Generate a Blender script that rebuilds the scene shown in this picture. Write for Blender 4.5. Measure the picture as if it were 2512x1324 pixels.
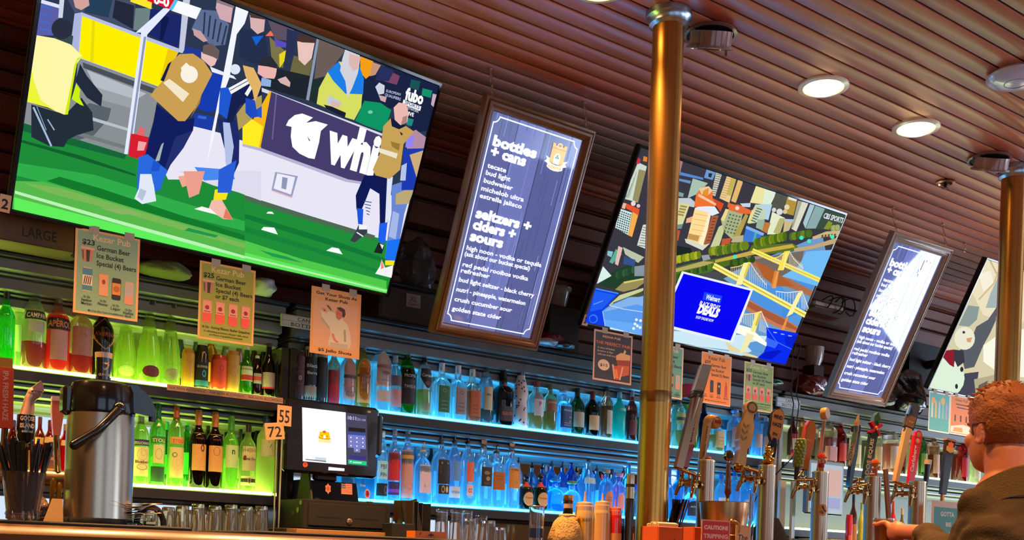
import bpy,bmesh,math,random
from math import sin,cos,pi,radians
from mathutils import Vector,Matrix,noise
from mathutils.geometry import tessellate_polygon
random.seed(7)
SC=bpy.context.scene
COL=SC.collection
for _o in list(bpy.data.objects):
 bpy.data.objects.remove(_o)
# ------------------------------------------------------------------ camera
F,PX,PY,ROLL,PHI=2583.4,1244.0,1361.0,-0.0352,0.9549
EYE=Vector((0,0,1.05))  # eye just under the bar top
_d=Vector((cos(PHI),sin(PHI),0));_r=Vector((sin(PHI),-cos(PHI),0));_u=Vector((0,0,1))
IX=cos(ROLL)*_r-sin(ROLL)*_u
IY=sin(ROLL)*_r+cos(ROLL)*_u
cam=bpy.data.objects.new('camera',bpy.data.cameras.new('camera'))
COL.objects.link(cam)
m=Matrix((IX,IY,-_d)).transposed().to_4x4();m.translation=EYE
cam.matrix_world=m
cam.data.sensor_fit='HORIZONTAL';cam.data.sensor_width=36.0
cam.data.lens=F*36.0/2512.0
cam.data.shift_x=(1256-PX)/2512.0
cam.data.shift_y=(PY-662)/2512.0
cam.data.clip_start=0.05
SC.camera=cam
# ------------------------------------------------------------------ view, world, lights
SC.view_settings.view_transform='Standard';SC.view_settings.look='None'
SC.view_settings.exposure=0.0;SC.view_settings.gamma=1.0
SC.view_settings.use_curve_mapping=False
SC.render.engine='CYCLES'
SC.cycles.max_bounces=10;SC.cycles.diffuse_bounces=3;SC.cycles.glossy_bounces=4
SC.cycles.transmission_bounces=8;SC.cycles.transparent_max_bounces=8
SC.cycles.caustics_reflective=False;SC.cycles.caustics_refractive=True
SC.cycles.sample_clamp_indirect=4.0
SC.cycles.use_denoising=True
wd=bpy.data.worlds.new('world');SC.world=wd;wd.use_nodes=True
_bg=wd.node_tree.nodes['Background']
_bg.inputs[0].default_value=(0.62,0.78,1.0,1)
def _wn(op,*a):  # daylight outside: pale sky, plus a bright spot added for the silver board's glare
 n=wd.node_tree.nodes.new('ShaderNodeVectorMath' if op=='DOT_PRODUCT' else 'ShaderNodeMapRange' if op=='MAP' else 'ShaderNodeTexCoord')
 if op=='DOT_PRODUCT':n.operation=op
 return n
_tc,_dt,_mr=_wn('TEX'),_wn('DOT_PRODUCT'),_wn('MAP')
_dt.inputs[1].default_value=Vector((.80,-.52,-.27)).normalized()
for _i,_v in((1,.93),(2,.975),(3,1.7),(4,22.0)):_mr.inputs[_i].default_value=_v
_lk=wd.node_tree.links.new
_lk(_tc.outputs['Generated'],_dt.inputs[0]);_lk(_dt.outputs['Value'],_mr.inputs[0]);_lk(_mr.outputs[0],_bg.inputs[1])
def lamp(kind,loc,energy,color,size=0.1,rot=None,spot=None,size_y=None,name='lamp'):
 l=bpy.data.lights.new(name,kind);l.energy=energy;l.color=color
 if kind=='AREA':
  l.size=size
  if size_y:l.shape='RECTANGLE';l.size_y=size_y
 elif kind !='SUN':l.shadow_soft_size=size
 if spot:l.spot_size=spot;l.spot_blend=0.9
 o=bpy.data.objects.new(name,l);COL.objects.link(o);o.location=loc
 if rot:o.rotation_euler=rot
 return o
WARM=(1.0,0.55,0.21)
CZ=EYE.z+1.97  # ceiling height
# downlights over the bar: three get trims, the unseen rest added for warmth
LAMPX=[-0.75,-0.1,0.5,1.1,1.7,2.30,3.50,4.147,5.4,6.0,6.6]
for _x in LAMPX:
 lamp('SPOT',(_x,2.82,CZ-0.05),165,WARM,0.07,(0,0,0),radians(116),name='downlight_lamp')
# a second row, out of view over the tables behind
for _x in(-1.5,0.4,2.4,4.4,6.4):
 lamp('SPOT',(_x,0.6,CZ-0.05),165,WARM,0.07,(0,0,0),radians(116),name='downlight_lamp')
# daylight through the windows of the street wall
for _a,_b in((-1.5,-.2),(.1,1.6),(1.9,3.3)):
 _o=lamp('AREA',(9.62,(_a+_b)/2,1.55),10,(1,1,1),2.4,(0,radians(90),0),size_y=_b-_a,name='window_portal');_o.data.cycles.is_portal=True
for _a,_b in((-1.8,.6),(1.4,4.0),(4.8,7.6)):
 _o=lamp('AREA',((_a+_b)/2,-2.52,1.6),10,(1,1,1),_b-_a,(radians(90),0,0),size_y=2.2,name='window_portal');_o.data.cycles.is_portal=True
# ------------------------------------------------------------------ pixels of the photo -> points of the place
def ray(px,py):return _d*F+IX*(px-PX)+IY*(PY-py)
def at(px,py,Y=None,X=None,Z=None):
 w=ray(px,py)
 t=X/w.x if X is not None else Y/w.y if Y is not None else(Z-EYE.z)/w.z
 return EYE+w*t
def ppm(px,Y):  # photo pixels per metre at depth Y
 return ray(px,PY).y/Y
def proj(p):
 p=Vector(p)-EYE;w=p.dot(_d)
 return PX+F*p.dot(IX)/w,PY-F*p.dot(IY)/w
# ------------------------------------------------------------------ colours and materials
def lin(h):
 if not isinstance(h,str):return tuple(h)[:3]
 h=h.lstrip('#');o=[]
 for i in(0,2,4):
  c=int(h[i:i+2],16)/255.0
  o.append(c/12.92 if c<=0.04045 else((c+0.055)/1.055)**2.4)
 return tuple(o)
M={}
def mat(name):
 mt=bpy.data.materials.new(name);mt.use_nodes=True
 nt=mt.node_tree;M[name]=mt
 return mt,nt,nt.nodes['Principled BSDF'],nt.nodes.new,nt.links.new
def simple(name,color=None,rough=0.5,metal=0.0,src=None,coat=0.0,spec=0.5,bump=None):
 mt,nt,b,N,L=mat(name)
 if src=='obj':
  n=N('ShaderNodeObjectInfo');L(n.outputs['Color'],b.inputs['Base Color'])
 elif src=='attr':
  n=N('ShaderNodeVertexColor');n.layer_name='Col';L(n.outputs['Color'],b.inputs['Base Color'])
 else:
  b.inputs['Base Color'].default_value=(*lin(color),1)
 b.inputs['Roughness'].default_value=rough;b.inputs['Metallic'].default_value=metal
 b.inputs['Coat Weight'].default_value=coat;b.inputs['Coat Roughness'].default_value=0.05
 b.inputs['Specular IOR Level'].default_value=spec
 if bump:
  tc=N('ShaderNodeTexCoord');nz=N('ShaderNodeTexNoise');nz.inputs['Scale'].default_value=bump[0]
  nz.inputs['Detail'].default_value=4
  bp=N('ShaderNodeBump');bp.inputs['Strength'].default_value=bump[1];bp.inputs['Distance'].default_value=0.01
  L(tc.outputs['Object'],nz.inputs['Vector']);L(nz.outputs['Fac'],bp.inputs['Height']);L(bp.outputs['Normal'],b.inputs['Normal'])
 return mt
simple('matte',rough=0.75,src='obj')
simple('gloss',rough=0.18,src='obj',coat=0.3)
simple('metal',rough=0.3,metal=1.0,src='obj')
simple('chrome',rough=0.08,metal=1.0,src='obj')
simple('print',rough=0.55,src='attr')
simple('paper',rough=0.8,src='obj',bump=(60,0.15))
simple('fabric',rough=0.9,src='obj',bump=(220,0.5),spec=0.2)
simple('burlap',rough=1.0,src='obj',bump=(160,0.9),spec=0.1)
simple('skin',rough=0.5,src='obj',bump=(90,0.08))
M['skin'].node_tree.nodes['Principled BSDF'].inputs['Subsurface Weight'].default_value=0.08
simple('hair',rough=0.5,src='obj',bump=(140,0.6))
simple('plaster','b07c48',0.9)
simple('floor','4a3526',0.4)
simple('mirror','d0ccc8',0.03,1.0)
simple('bag',rough=0.16,src='obj',coat=0.6,bump=(26,0.9))
def emit(name,src,strength=1.0,color=(1,1,1)):
 mt,nt,b,N,L=mat(name)
 e=N('ShaderNodeEmission');e.inputs['Strength'].default_value=strength
 if src=='attr':
  n=N('ShaderNodeVertexColor');n.layer_name='Col';L(n.outputs['Color'],e.inputs['Color'])
 elif src=='obj':
  n=N('ShaderNodeObjectInfo');L(n.outputs['Color'],e.inputs['Color'])
 else:e.inputs['Color'].default_value=(*color,1)
 L(e.outputs[0],nt.nodes['Material Output'].inputs['Surface'])
 return mt
emit('screen','attr',1.0)
emit('led','obj',13.0)
emit('bulb',None,12.0,(1.0,0.58,0.22))
emit('indicator','obj',4.0)
def board_glow(name,k):  # printed menu under a glossy pane; emission added in place of reflected daylight
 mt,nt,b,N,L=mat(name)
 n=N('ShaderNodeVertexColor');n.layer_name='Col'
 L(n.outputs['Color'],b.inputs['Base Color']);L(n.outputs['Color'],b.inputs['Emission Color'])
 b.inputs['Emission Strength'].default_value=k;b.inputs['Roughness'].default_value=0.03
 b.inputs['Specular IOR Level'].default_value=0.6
board_glow('menu_print',1.2)
def glassy(name,rough,ior,trans,src='obj',glow=0):
 mt,nt,b,N,L=mat(name)
 if src=='obj':
  n=N('ShaderNodeObjectInfo');L(n.outputs['Color'],b.inputs['Base Color'])
 b.inputs['Roughness'].default_value=rough;b.inputs['IOR'].default_value=ior
 b.inputs['Transmission Weight'].default_value=trans
 b.inputs['Specular IOR Level'].default_value=0.8
 b.inputs['Coat Weight'].default_value=0.5;b.inputs['Coat Roughness'].default_value=0.03
 if glow:  # thick coloured glass lets light from inside shine out softly
  tr=N('ShaderNodeBsdfTranslucent');mx=N('ShaderNodeMixShader');mx.inputs[0].default_value=glow
  L(n.outputs['Color'],tr.inputs['Color']);L(b.outputs[0],mx.inputs[1]);L(tr.outputs[0],mx.inputs[2]);L(mx.outputs[0],nt.nodes['Material Output'].inputs['Surface'])
 return b
glassy('glass',0.0,1.28,0.95,glow=0.18)
glassy('frosted',0.35,1.15,0.55,glow=0.4)
glassy('liquid',0.0,1.2,0.75,glow=0.28)
glassy('clear',0.0,1.32,0.97)
glassy('plastic_bag',0.1,1.1,0.8)
def wood(name,c1,c2,pitch,axis,rough,coat,stretch=(1.2,30,30),groove=None):
 mt,nt,b,N,L=mat(name)
 tc=N('ShaderNodeTexCoord');mp=N('ShaderNodeMapping');mp.inputs['Scale'].default_value=stretch
 L(tc.outputs['Object'],mp.inputs['Vector'])
 nz=N('ShaderNodeTexNoise');nz.inputs['Scale'].default_value=1.6;nz.inputs['Detail'].default_value=6
 L(mp.outputs[0],nz.inputs['Vector'])
 sp=N('ShaderNodeSeparateXYZ');L(tc.outputs['Object'],sp.inputs[0])
 dv=N('ShaderNodeMath');dv.operation='DIVIDE';dv.inputs[1].default_value=pitch;L(sp.outputs[axis],dv.inputs[0])
 fl=N('ShaderNodeMath');fl.operation='FLOOR';L(dv.outputs[0],fl.inputs[0])
 wn=N('ShaderNodeTexWhiteNoise');wn.noise_dimensions='1D';L(fl.outputs[0],wn.inputs['W'])
 mx=N('ShaderNodeMath');mx.operation='MULTIPLY_ADD';mx.inputs[1].default_value=0.45;L(wn.outputs['Value'],mx.inputs[0])
 ml=N('ShaderNodeMath');ml.operation='MULTIPLY';ml.inputs[1].default_value=0.6;L(nz.outputs['Fac'],ml.inputs[0]);L(ml.outputs[0],mx.inputs[2])
 cr=N('ShaderNodeMix');cr.data_type='RGBA';L(mx.outputs[0],cr.inputs['Factor'])
 cr.inputs['A'].default_value=(*lin(c1),1);cr.inputs['B'].default_value=(*lin(c2),1)
 L(cr.outputs['Result'],b.inputs['Base Color'])
 b.inputs['Roughness'].default_value=rough;b.inputs['Coat Weight'].default_value=coat;b.inputs['Coat Roughness'].default_value=0.12
 bp=N('ShaderNodeBump');bp.inputs['Strength'].default_value=0.05;L(nz.outputs['Fac'],bp.inputs['Height']);L(bp.outputs['Normal'],b.inputs['Normal'])
wood('ceiling_boards','a8442a','c86a42',0.0886,1,0.36,0.08)
wood('wall_boards','4a1d0d','7a3517',0.0886,2,0.4,0.1)
wood('bar_wood','3a2410','8a5a28',0.4,1,0.3,0.4,(2,14,14))
wood('frame_wood','5f3413','87501f',0.5,0,0.35,0.2,(4,4,4))
wood('board_gray','3b4468','5a6598',0.16,0,0.5,0.0)
simple('groove','140503',0.9)
simple('shelf_dark','241a12',0.45)
simple('shelf_back','5c5a54',0.4)
simple('moulding','6e6a66',0.35,coat=0.2)
# ------------------------------------------------------------------ mesh building
def V(*a):return Vector(a[0])if len(a)==1 else Vector(a)
ORG={}
class MB:
 def __init__(s):s.v=[];s.f=[];s.c=[];s.hascol=False
 def face(s,pts,col=None):
  n=len(s.v);s.v+=[tuple(p)for p in pts];s.f.append(tuple(range(n,n+len(pts))));s.c.append(col)
  if col is not None:s.hascol=True
 def add(s,vs,fs,col=None):
  n=len(s.v);s.v+=[tuple(p)for p in vs]
  for f in fs:s.f.append(tuple(i+n for i in f));s.c.append(col)
  if col is not None:s.hascol=True
 def box(s,c,d,rot=None,col=None,bev=0.0):
  x,y,z=d[0]/2,d[1]/2,d[2]/2;c=V(c)
  if bev>0:
   b=min(bev,x*.9,y*.9,z*.9);vs=[]
   for k,(zz,ins)in enumerate(((-z,b),(-z+b,0),(z-b,0),(z,b))):
    X,Yy=x-ins,y-ins
    vs+=[(-X+b,-Yy,zz),(X-b,-Yy,zz),(X,-Yy+b,zz),(X,Yy-b,zz),(X-b,Yy,zz),(-X+b,Yy,zz),(-X,Yy-b,zz),(-X,-Yy+b,zz)]
   fs=[tuple(range(7,-1,-1)),tuple(range(24,32))]
   for k in range(3):
    for i in range(8):
     j=(i+1)% 8;fs.append((k*8+i,k*8+j,k*8+8+j,k*8+8+i))
  else:
   vs=[(-x,-y,-z),(x,-y,-z),(x,y,-z),(-x,y,-z),(-x,-y,z),(x,-y,z),(x,y,z),(-x,y,z)]
   fs=[(3,2,1,0),(4,5,6,7),(0,1,5,4),(1,2,6,5),(2,3,7,6),(3,0,4,7)]
  R=rot if isinstance(rot,Matrix)else(Matrix.Rotation(rot,3,'Z')if rot else Matrix.Identity(3))
  s.add([c+R @ V(p)for p in vs],fs,col)
 def span(s,a,b,col=None,bev=0.0):
  s.box([(a[i]+b[i])/2 for i in range(3)],[abs(b[i]-a[i])for i in range(3)],None,col,bev)
 def lathe(s,prof,c=(0,0,0),seg=24,ex=2.0,sx=1.0,sy=1.0,R=None,col=None):
  c=V(c);vs=[];fs=[];idx=[]
  for r,z in prof:
   if r<1e-6:idx.append([len(vs)]);vs.append(V(0,0,z))
   else:
    row=[]
    for k in range(seg):
     a=2*pi*(k+.5)/seg;ca,sa=cos(a),sin(a)
     q=(abs(ca)**ex+abs(sa)**ex)**(-1/ex)
     row.append(len(vs));vs.append(V(ca*q*r*sx,sa*q*r*sy,z))
    idx.append(row)
  for a,b in zip(idx,idx[1:]):
   if len(a)==1 and len(b)==1:continue
   for k in range(seg):
    j=(k+1)% seg
    if len(a)==1:fs.append((a[0],b[j],b[k]))
    elif len(b)==1:fs.append((a[k],a[j],b[0]))
    else:fs.append((a[k],a[j],b[j],b[k]))
  if R is not None:vs=[R @ p for p in vs]
  s.add([c+p for p in vs],fs,col)
 def tube(s,path,r,seg=8,col=None,cap=True):
  path=[V(p)for p in path];rs=r if isinstance(r,(list,tuple))else[r]*len(path)
  vs=[];fs=[];up=None
  for i,p in enumerate(path):
   t=(path[min(i+1,len(path)-1)]-path[max(i-1,0)]).normalized()
   if up is None:
    up=V(0,0,1)if abs(t.z)<.9 else V(1,0,0)
   a=t.cross(up).normalized();up=a.cross(t).normalized()
   for k in range(seg):
    g=2*pi*k/seg;vs.append(p+(a*cos(g)+up*sin(g))*rs[i])
  for i in range(len(path)-1):
   for k in range(seg):
    j=(k+1)% seg;fs.append((i*seg+k,i*seg+j,i*seg+seg+j,i*seg+seg+k))
  if cap:
   fs.append(tuple(range(seg-1,-1,-1)));n=len(path)-1;fs.append(tuple(n*seg+k for k in range(seg)))
  s.add(vs,fs,col)
 def ball(s,c,r,seg=14,rings=8,col=None,R=None):
  if not isinstance(r,(tuple,list)):r=(r,r,r)
  c=V(c);vs=[V(0,0,-r[2])];fs=[]
  for i in range(1,rings):
   t=-pi/2+pi*i/rings
   for k in range(seg):
    a=2*pi*k/seg;vs.append(V(cos(t)*cos(a)*r[0],cos(t)*sin(a)*r[1],sin(t)*r[2]))
  vs.append(V(0,0,r[2]));n=len(vs)-1
  for k in range(seg):
   j=(k+1)% seg;fs.append((0,1+j,1+k));fs.append((n,n-seg+k,n-seg+j))
   for i in range(rings-2):
    a=1+i*seg;fs.append((a+k,a+j,a+seg+j,a+seg+k))
  if R is not None:vs=[R @ p for p in vs]
  s.add([c+p for p in vs],fs,col)
 def prism(s,poly,o,ex,ey,en,t,col=None):  # polygon in (ex, ey) extruded by t along en
  o,ex,ey,en=V(o),V(ex),V(ey),V(en);n=len(poly)
  A=[o+ex*p[0]+ey*p[1]for p in poly];B=[p+en*t for p in A]
  tri=tessellate_polygon([[V(p[0],p[1],0)for p in poly]])
  ar=sum(poly[i][0]*poly[(i+1)% n][1]-poly[(i+1)% n][0]*poly[i][1]for i in range(n))
  fs=[]
  for a,b,c in tri:
   cr=(poly[b][0]-poly[a][0])*(poly[c][1]-poly[a][1])-(poly[b][1]-poly[a][1])*(poly[c][0]-poly[a][0])
   if cr<0:a,b,c=c,b,a
   fs.append((a+n,b+n,c+n));fs.append((c,b,a))
  for i in range(n):
   j=(i+1)% n;fs.append((i,j,j+n,i+n)if ar>0 else(j,i,i+n,j+n))
  s.add(A+B,fs,col)
 def build(s,name,mt,parent=None,color=None,smooth=True,local=False,angle=38,label=None):
  me=bpy.data.meshes.new(name)
  if local:o0=V(0,0,0)
  elif parent is not None:o0=ORG[parent.name]
  else:
   xs=[p[0]for p in s.v];ys=[p[1]for p in s.v];zs=[p[2]for p in s.v]
   o0=V((min(xs)+max(xs))/2,(min(ys)+max(ys))/2,min(zs))
  me.from_pydata([V(p)-o0 for p in s.v],[],s.f)
  if s.hascol:
   at_=me.color_attributes.new('Col','FLOAT_COLOR','CORNER');buf=[]
   for f,c in zip(s.f,s.c):
    c=(*lin(c if c is not None else '808080'),1.0)
    buf+=list(c)*len(f)
   at_.data.foreach_set('color',buf)
  me.materials.append(M[mt])
  if smooth:
   me.shade_smooth();me.set_sharp_from_angle(angle=radians(angle))
  ob=bpy.data.objects.new(name,me);COL.objects.link(ob)
  if parent is not None:ob.parent=parent
  elif not local:ob.location=o0
  ORG[ob.name]=o0 if not local else(ORG.get(parent.name,V(0,0,0))if parent else V(0,0,0))
  if color is not None:ob.color=(*lin(color),1)
  if label:ob['label']=label
  return ob
def thing(name,label,cat,loc,rz=0.0,group=None):
 o=bpy.data.objects.new(name,None);COL.objects.link(o);o.empty_display_size=0.05
 o.location=loc;o.rotation_euler=(0,0,rz);ORG[o.name]=V(loc)
 return tag(o,label,cat,group)
def tag(o,label,cat,group=None):
 o['label']=label;o['category']=cat
 if group:o['group']=group
 return o
def struct(o):o['kind']='structure';return o
# ------------------------------------------------------------------ lettering
_TC={}
def glyphs(s,bold=0.0,shear=0.0):
 k=(s,bold,shear)
 if k not in _TC:
  c=bpy.data.curves.new('t','FONT');c.body=s;c.size=1.0;c.resolution_u=2;c.offset=bold;c.shear=shear
  o=bpy.data.objects.new('t',c);me=o.to_mesh()
  vs=[(v.co.x,v.co.y)for v in me.vertices];fs=[tuple(p.vertices)for p in me.polygons]
  o.to_mesh_clear();bpy.data.objects.remove(o);bpy.data.curves.remove(c)
  _TC[k]=(vs,fs)
 return _TC[k]
def text(mb,s,o,ux,uy,h,col,width=None,align='L',bold=0.015,shear=0.0,fn=None):
 vs,fs=glyphs(s,bold,shear)
 if not vs:return
 x0=min(v[0]for v in vs);x1=max(v[0]for v in vs);k=h;kx=h
 if width:kx=width/(x1-x0)
 off=-x0 if align=='L' else-(x0+x1)/2 if align=='C' else-x1
 o,ux,uy=V(o),V(ux),V(uy)
 pts=[((v[0]+off)*kx,v[1]*k)for v in vs]
 P=[fn(a,b)for a,b in pts]if fn else[o+ux*a+uy*b for a,b in pts]
 n=len(mb.v)
 mb.add(P,fs,col)
# ------------------------------------------------------------------ flat pictures on a plane
def clip(poly,W,H):
 for ax,lim,sg in((0,0,1),(0,W,-1),(1,0,1),(1,H,-1)):
  out=[]
  for i in range(len(poly)):
   a,b=poly[i-1],poly[i];da,db=(a[ax]-lim)*sg,(b[ax]-lim)*sg
   if(da>=0)!=(db>=0):
    t=da/(da-db);out.append((a[0]+(b[0]-a[0])*t,a[1]+(b[1]-a[1])*t))
   if db>=0:out.append(b)
  poly=out
  if len(poly)<3:return[]
 return poly
class Panel:
 def __init__(s,o,yaw,tilt,W,H):
  s.o=V(o);s.ex=V(cos(yaw),sin(yaw),0);nb=V(-sin(yaw),cos(yaw),0)
  s.ey=V(0,0,1)*cos(tilt)-nb*sin(tilt);s.n=s.ex.cross(s.ey);s.W,s.H=W,H
  s.mb=MB();s.k=0;s.step=0.00004;s.crop=(0,0,1)
 def pt(s,u,v,off=0.0):return s.o+s.ex*u+s.ey*v+s.n*off
 def px(s,x,y):
  x=s.crop[0]+x/s.crop[2];y=s.crop[1]+y/s.crop[2]
  w=ray(x,y);t=(s.o-EYE).dot(s.n)/w.dot(s.n);p=EYE+w*t-s.o
  return p.dot(s.ex),p.dot(s.ey)
 def uv(s,pts,col,lift=1):  # polygon in panel metres
  q=clip(list(pts),s.W,s.H)
  if len(q)<3:return
  s.k+=lift;off=s.k*s.step
  tri=tessellate_polygon([[V(p[0],p[1],0)for p in q]])
  vs=[s.pt(p[0],p[1],off)for p in q];fs=[]
  for a,b,c in tri:
   cr=(q[b][0]-q[a][0])*(q[c][1]-q[a][1])-(q[b][1]-q[a][1])*(q[c][0]-q[a][0])
   fs.append((a,b,c)if cr>0 else(c,b,a))
  s.mb.add(vs,fs,col)
 def P(s,pts,col):s.uv([s.px(*p)for p in pts],col)  # polygon in crop pixels
 def C(s,c,r,col,n=18,ry=None):
  ry=ry or r;s.P([(c[0]+r*cos(2*pi*k/n),c[1]+ry*sin(2*pi*k/n))for k in range(n)],col)
 def L(s,pts,w,col):  # polyline of width w (crop pixels)
  for(x0,y0),(x1,y1)in zip(pts,pts[1:]):
   dx,dy=x1-x0,y1-y0;l=math.hypot(dx,dy)or 1;nx,ny=-dy/l*w/2,dx/l*w/2
   s.P([(x0+nx,y0+ny),(x1+nx,y1+ny),(x1-nx,y1-ny),(x0-nx,y0-ny)],col)
 def rect(s,u0,v0,u1,v1,col):s.uv([(u0,v0),(u1,v0),(u1,v1),(u0,v1)],col)
 def disc(s,u,v,r,col,ry=None,n=22):s.uv([(u+r*cos(2*pi*k/n),v+(ry or r)*sin(2*pi*k/n))for k in range(n)],col)
 def T(s,t,a,b,col,bold=0.02,shear=0.0,k=1.0):  # text whose baseline runs from crop pixel a to b
  ua,ub=V(*s.px(*a),0),V(*s.px(*b),0);d=ub-ua;w=d.length
  vs,fs=glyphs(t,bold,shear);x0=min(v[0]for v in vs);x1=max(v[0]for v in vs)
  h=w/(x1-x0)*k;ang=d.normalized()
  ux=s.ex*ang.x+s.ey*ang.y;uy=-s.ex*ang.y+s.ey*ang.x
  s.k+=2;text(s.mb,t,s.pt(ua.x,ua.y,s.k*s.step),ux,uy,h,col,width=w,bold=bold,shear=shear)
 def t(s,t,u,v,h,col,width=None,align='C',bold=0.015,shear=0.0):
  s.k+=2;text(s.mb,t,s.pt(u,v,s.k*s.step),s.ex,s.ey,h,col,width,align,bold,shear)
 def slab(s,mb,u0,v0,u1,v1,d0,d1,col=None):  # box between two depths along the normal
  q=[s.pt(u,v,d0)for u,v in((u0,v0),(u1,v0),(u1,v1),(u0,v1))]+[s.pt(u,v,d1)for u,v in((u0,v0),(u1,v0),(u1,v1),(u0,v1))]
  mb.add(q,[(3,2,1,0),(4,5,6,7),(0,1,5,4),(1,2,6,5),(2,3,7,6),(3,0,4,7)],col)
 def moulding(s,mb,prof,back):  # mitred frame; prof = (inset from outer edge, height)
  rings=[]
  for ins,h in[(prof[0][0],back)]+list(prof)+[(prof[-1][0],back)]:
   rings.append([s.pt(u,v,h)for u,v in((ins,ins),(s.W-ins,ins),(s.W-ins,s.H-ins),(ins,s.H-ins))])
  vs=[p for r_ in rings for p in r_];fs=[];n=len(rings)
  for i in range(n):
   for k in range(4):
    a,b=i*4,((i+1)% n)*4;j=(k+1)% 4;fs.append((a+k,a+j,b+j,b+k))
  mb.add(vs,fs)
# ------------------------------------------------------------------ the room
E0=EYE.z
X0,X1,YB,YF=-2.6,9.5,4.5,-2.4
def sbox(name,a,b,mt,color=None,bev=0.0,angle=38):
 q=MB();q.span(a,b,None,bev);return struct(q.build(name,mt,None,color,angle=angle))
sbox('floor',(X0-.1,YF-.1,-0.1),(X1+.1,YB+.3,0.0),'floor')
# ceiling: varnished boards with open joints, one surface
q=MB();y=YF
while y<YB:
 q.box(((X0+X1)/2,y+.040,CZ+.003),(X1-X0,.080,.006),None,None,.0015);y+=.0886
struct(q.build('ceiling','ceiling_boards'))
sbox('ceiling_backing',(X0,YF,CZ+.005),(X1,YB,CZ+.05),'groove')
sbox('trim_1',(X0,YB-.06,CZ-.07),(X1,YB,CZ),'wall_boards',None,.01)
sbox('wall_left',(X0-.1,YF,0),(X0,YB,CZ),'plaster')
sbox('wall_front',(X0,YF-.1,0),(X1,YF,.5),'plaster');sbox('wall_front_head',(X0,YF-.1,2.7),(X1,YF,CZ),'plaster')
for a,b in((X0,-1.8),(.6,1.4),(4.0,4.8),(7.6,X1)):sbox('wall_front_pier',(a,YF-.1,.5),(b,YF,2.7),'plaster')
for k,(a,b)in enumerate(((-1.8,.6),(1.4,4.0),(4.8,7.6))):
 q=MB()
 for xx in(a+.03,(a+b)/2,b-.03):q.box((xx,YF-.05,1.6),(.06,.07,2.2))
 for zz in(.53,1.9,2.67):q.box(((a+b)/2,YF-.05,zz),(b-a,.07,.06))
 struct(q.build('window_%d' %(k+4),'bar_wood'))
# back wall: mirror below, horizontal boards above
q=MB();z=E0+.95
while z<CZ-.01:
 q.box(((X0+X1)/2,YB+.012,z+.036),(X1-X0,.024,.072),None,None,.006);z+=.079
struct(q.build('wall_back','wall_boards'))
sbox('wall_back_lining',(X0,YB+.024,0),(X1,YB+.1,CZ),'groove')
# rail added to catch downlight, where the board wall has a lit patch
sbox('trim_added',(X0,YB-.07,E0+1.575),(X1,YB,E0+1.70),'wall_boards',None,.008)
# street wall with tall windows
sbox('wall_right',(X1,YF,0),(X1+.15,YB,.35),'plaster')
sbox('wall_right_head',(X1,YF,2.75),(X1+.15,YB,CZ),'plaster')
for k,(a,b)in enumerate(((YF,-1.5),(-.2,0.1),(1.6,1.9),(3.3,YB))):
 sbox('wall_right_pier',(X1,a,.35),(X1+.15,b,2.75),'plaster')
for k,(a,b)in enumerate(((-1.5,-.2),(.1,1.6),(1.9,3.3))):
 q=MB()
 for yy in(a,b):q.box((X1+.06,yy+(.03 if yy==a else-.03),1.55),(.08,.06,2.4))
 for zz in(.38,1.9,2.72):q.box((X1+.06,(a+b)/2,zz),(.08,b-a,.06))
 struct(q.build('window_%d' %(k+1),'bar_wood'))
# ------------------------------------------------------------------ red panel and prints on the piers behind the tables (seen in the mirror)
for k,(x,w,h,c,lab)in enumerate(((0.72,.56,.8,'d8d0bc','cream framed print on the pier behind the tables'),(4.12,.55,.75,'cfc6b2','pale framed photo on the middle pier behind the tables'))):
 t=thing('framed_picture',lab,'picture',(x,YF+.02,1.5),group='framed pictures behind the tables')
 q=MB();q.span((x,YF+.002,1.5),(x+w,YF+.03,1.5+h),None,.006);q.build('frame','gloss',t,'1c120c')
 q=MB();q.span((x+.04,YF+.025,1.54),(x+w-.04,YF+.034,1.46+h));q.build('print','matte',t,c)
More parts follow.
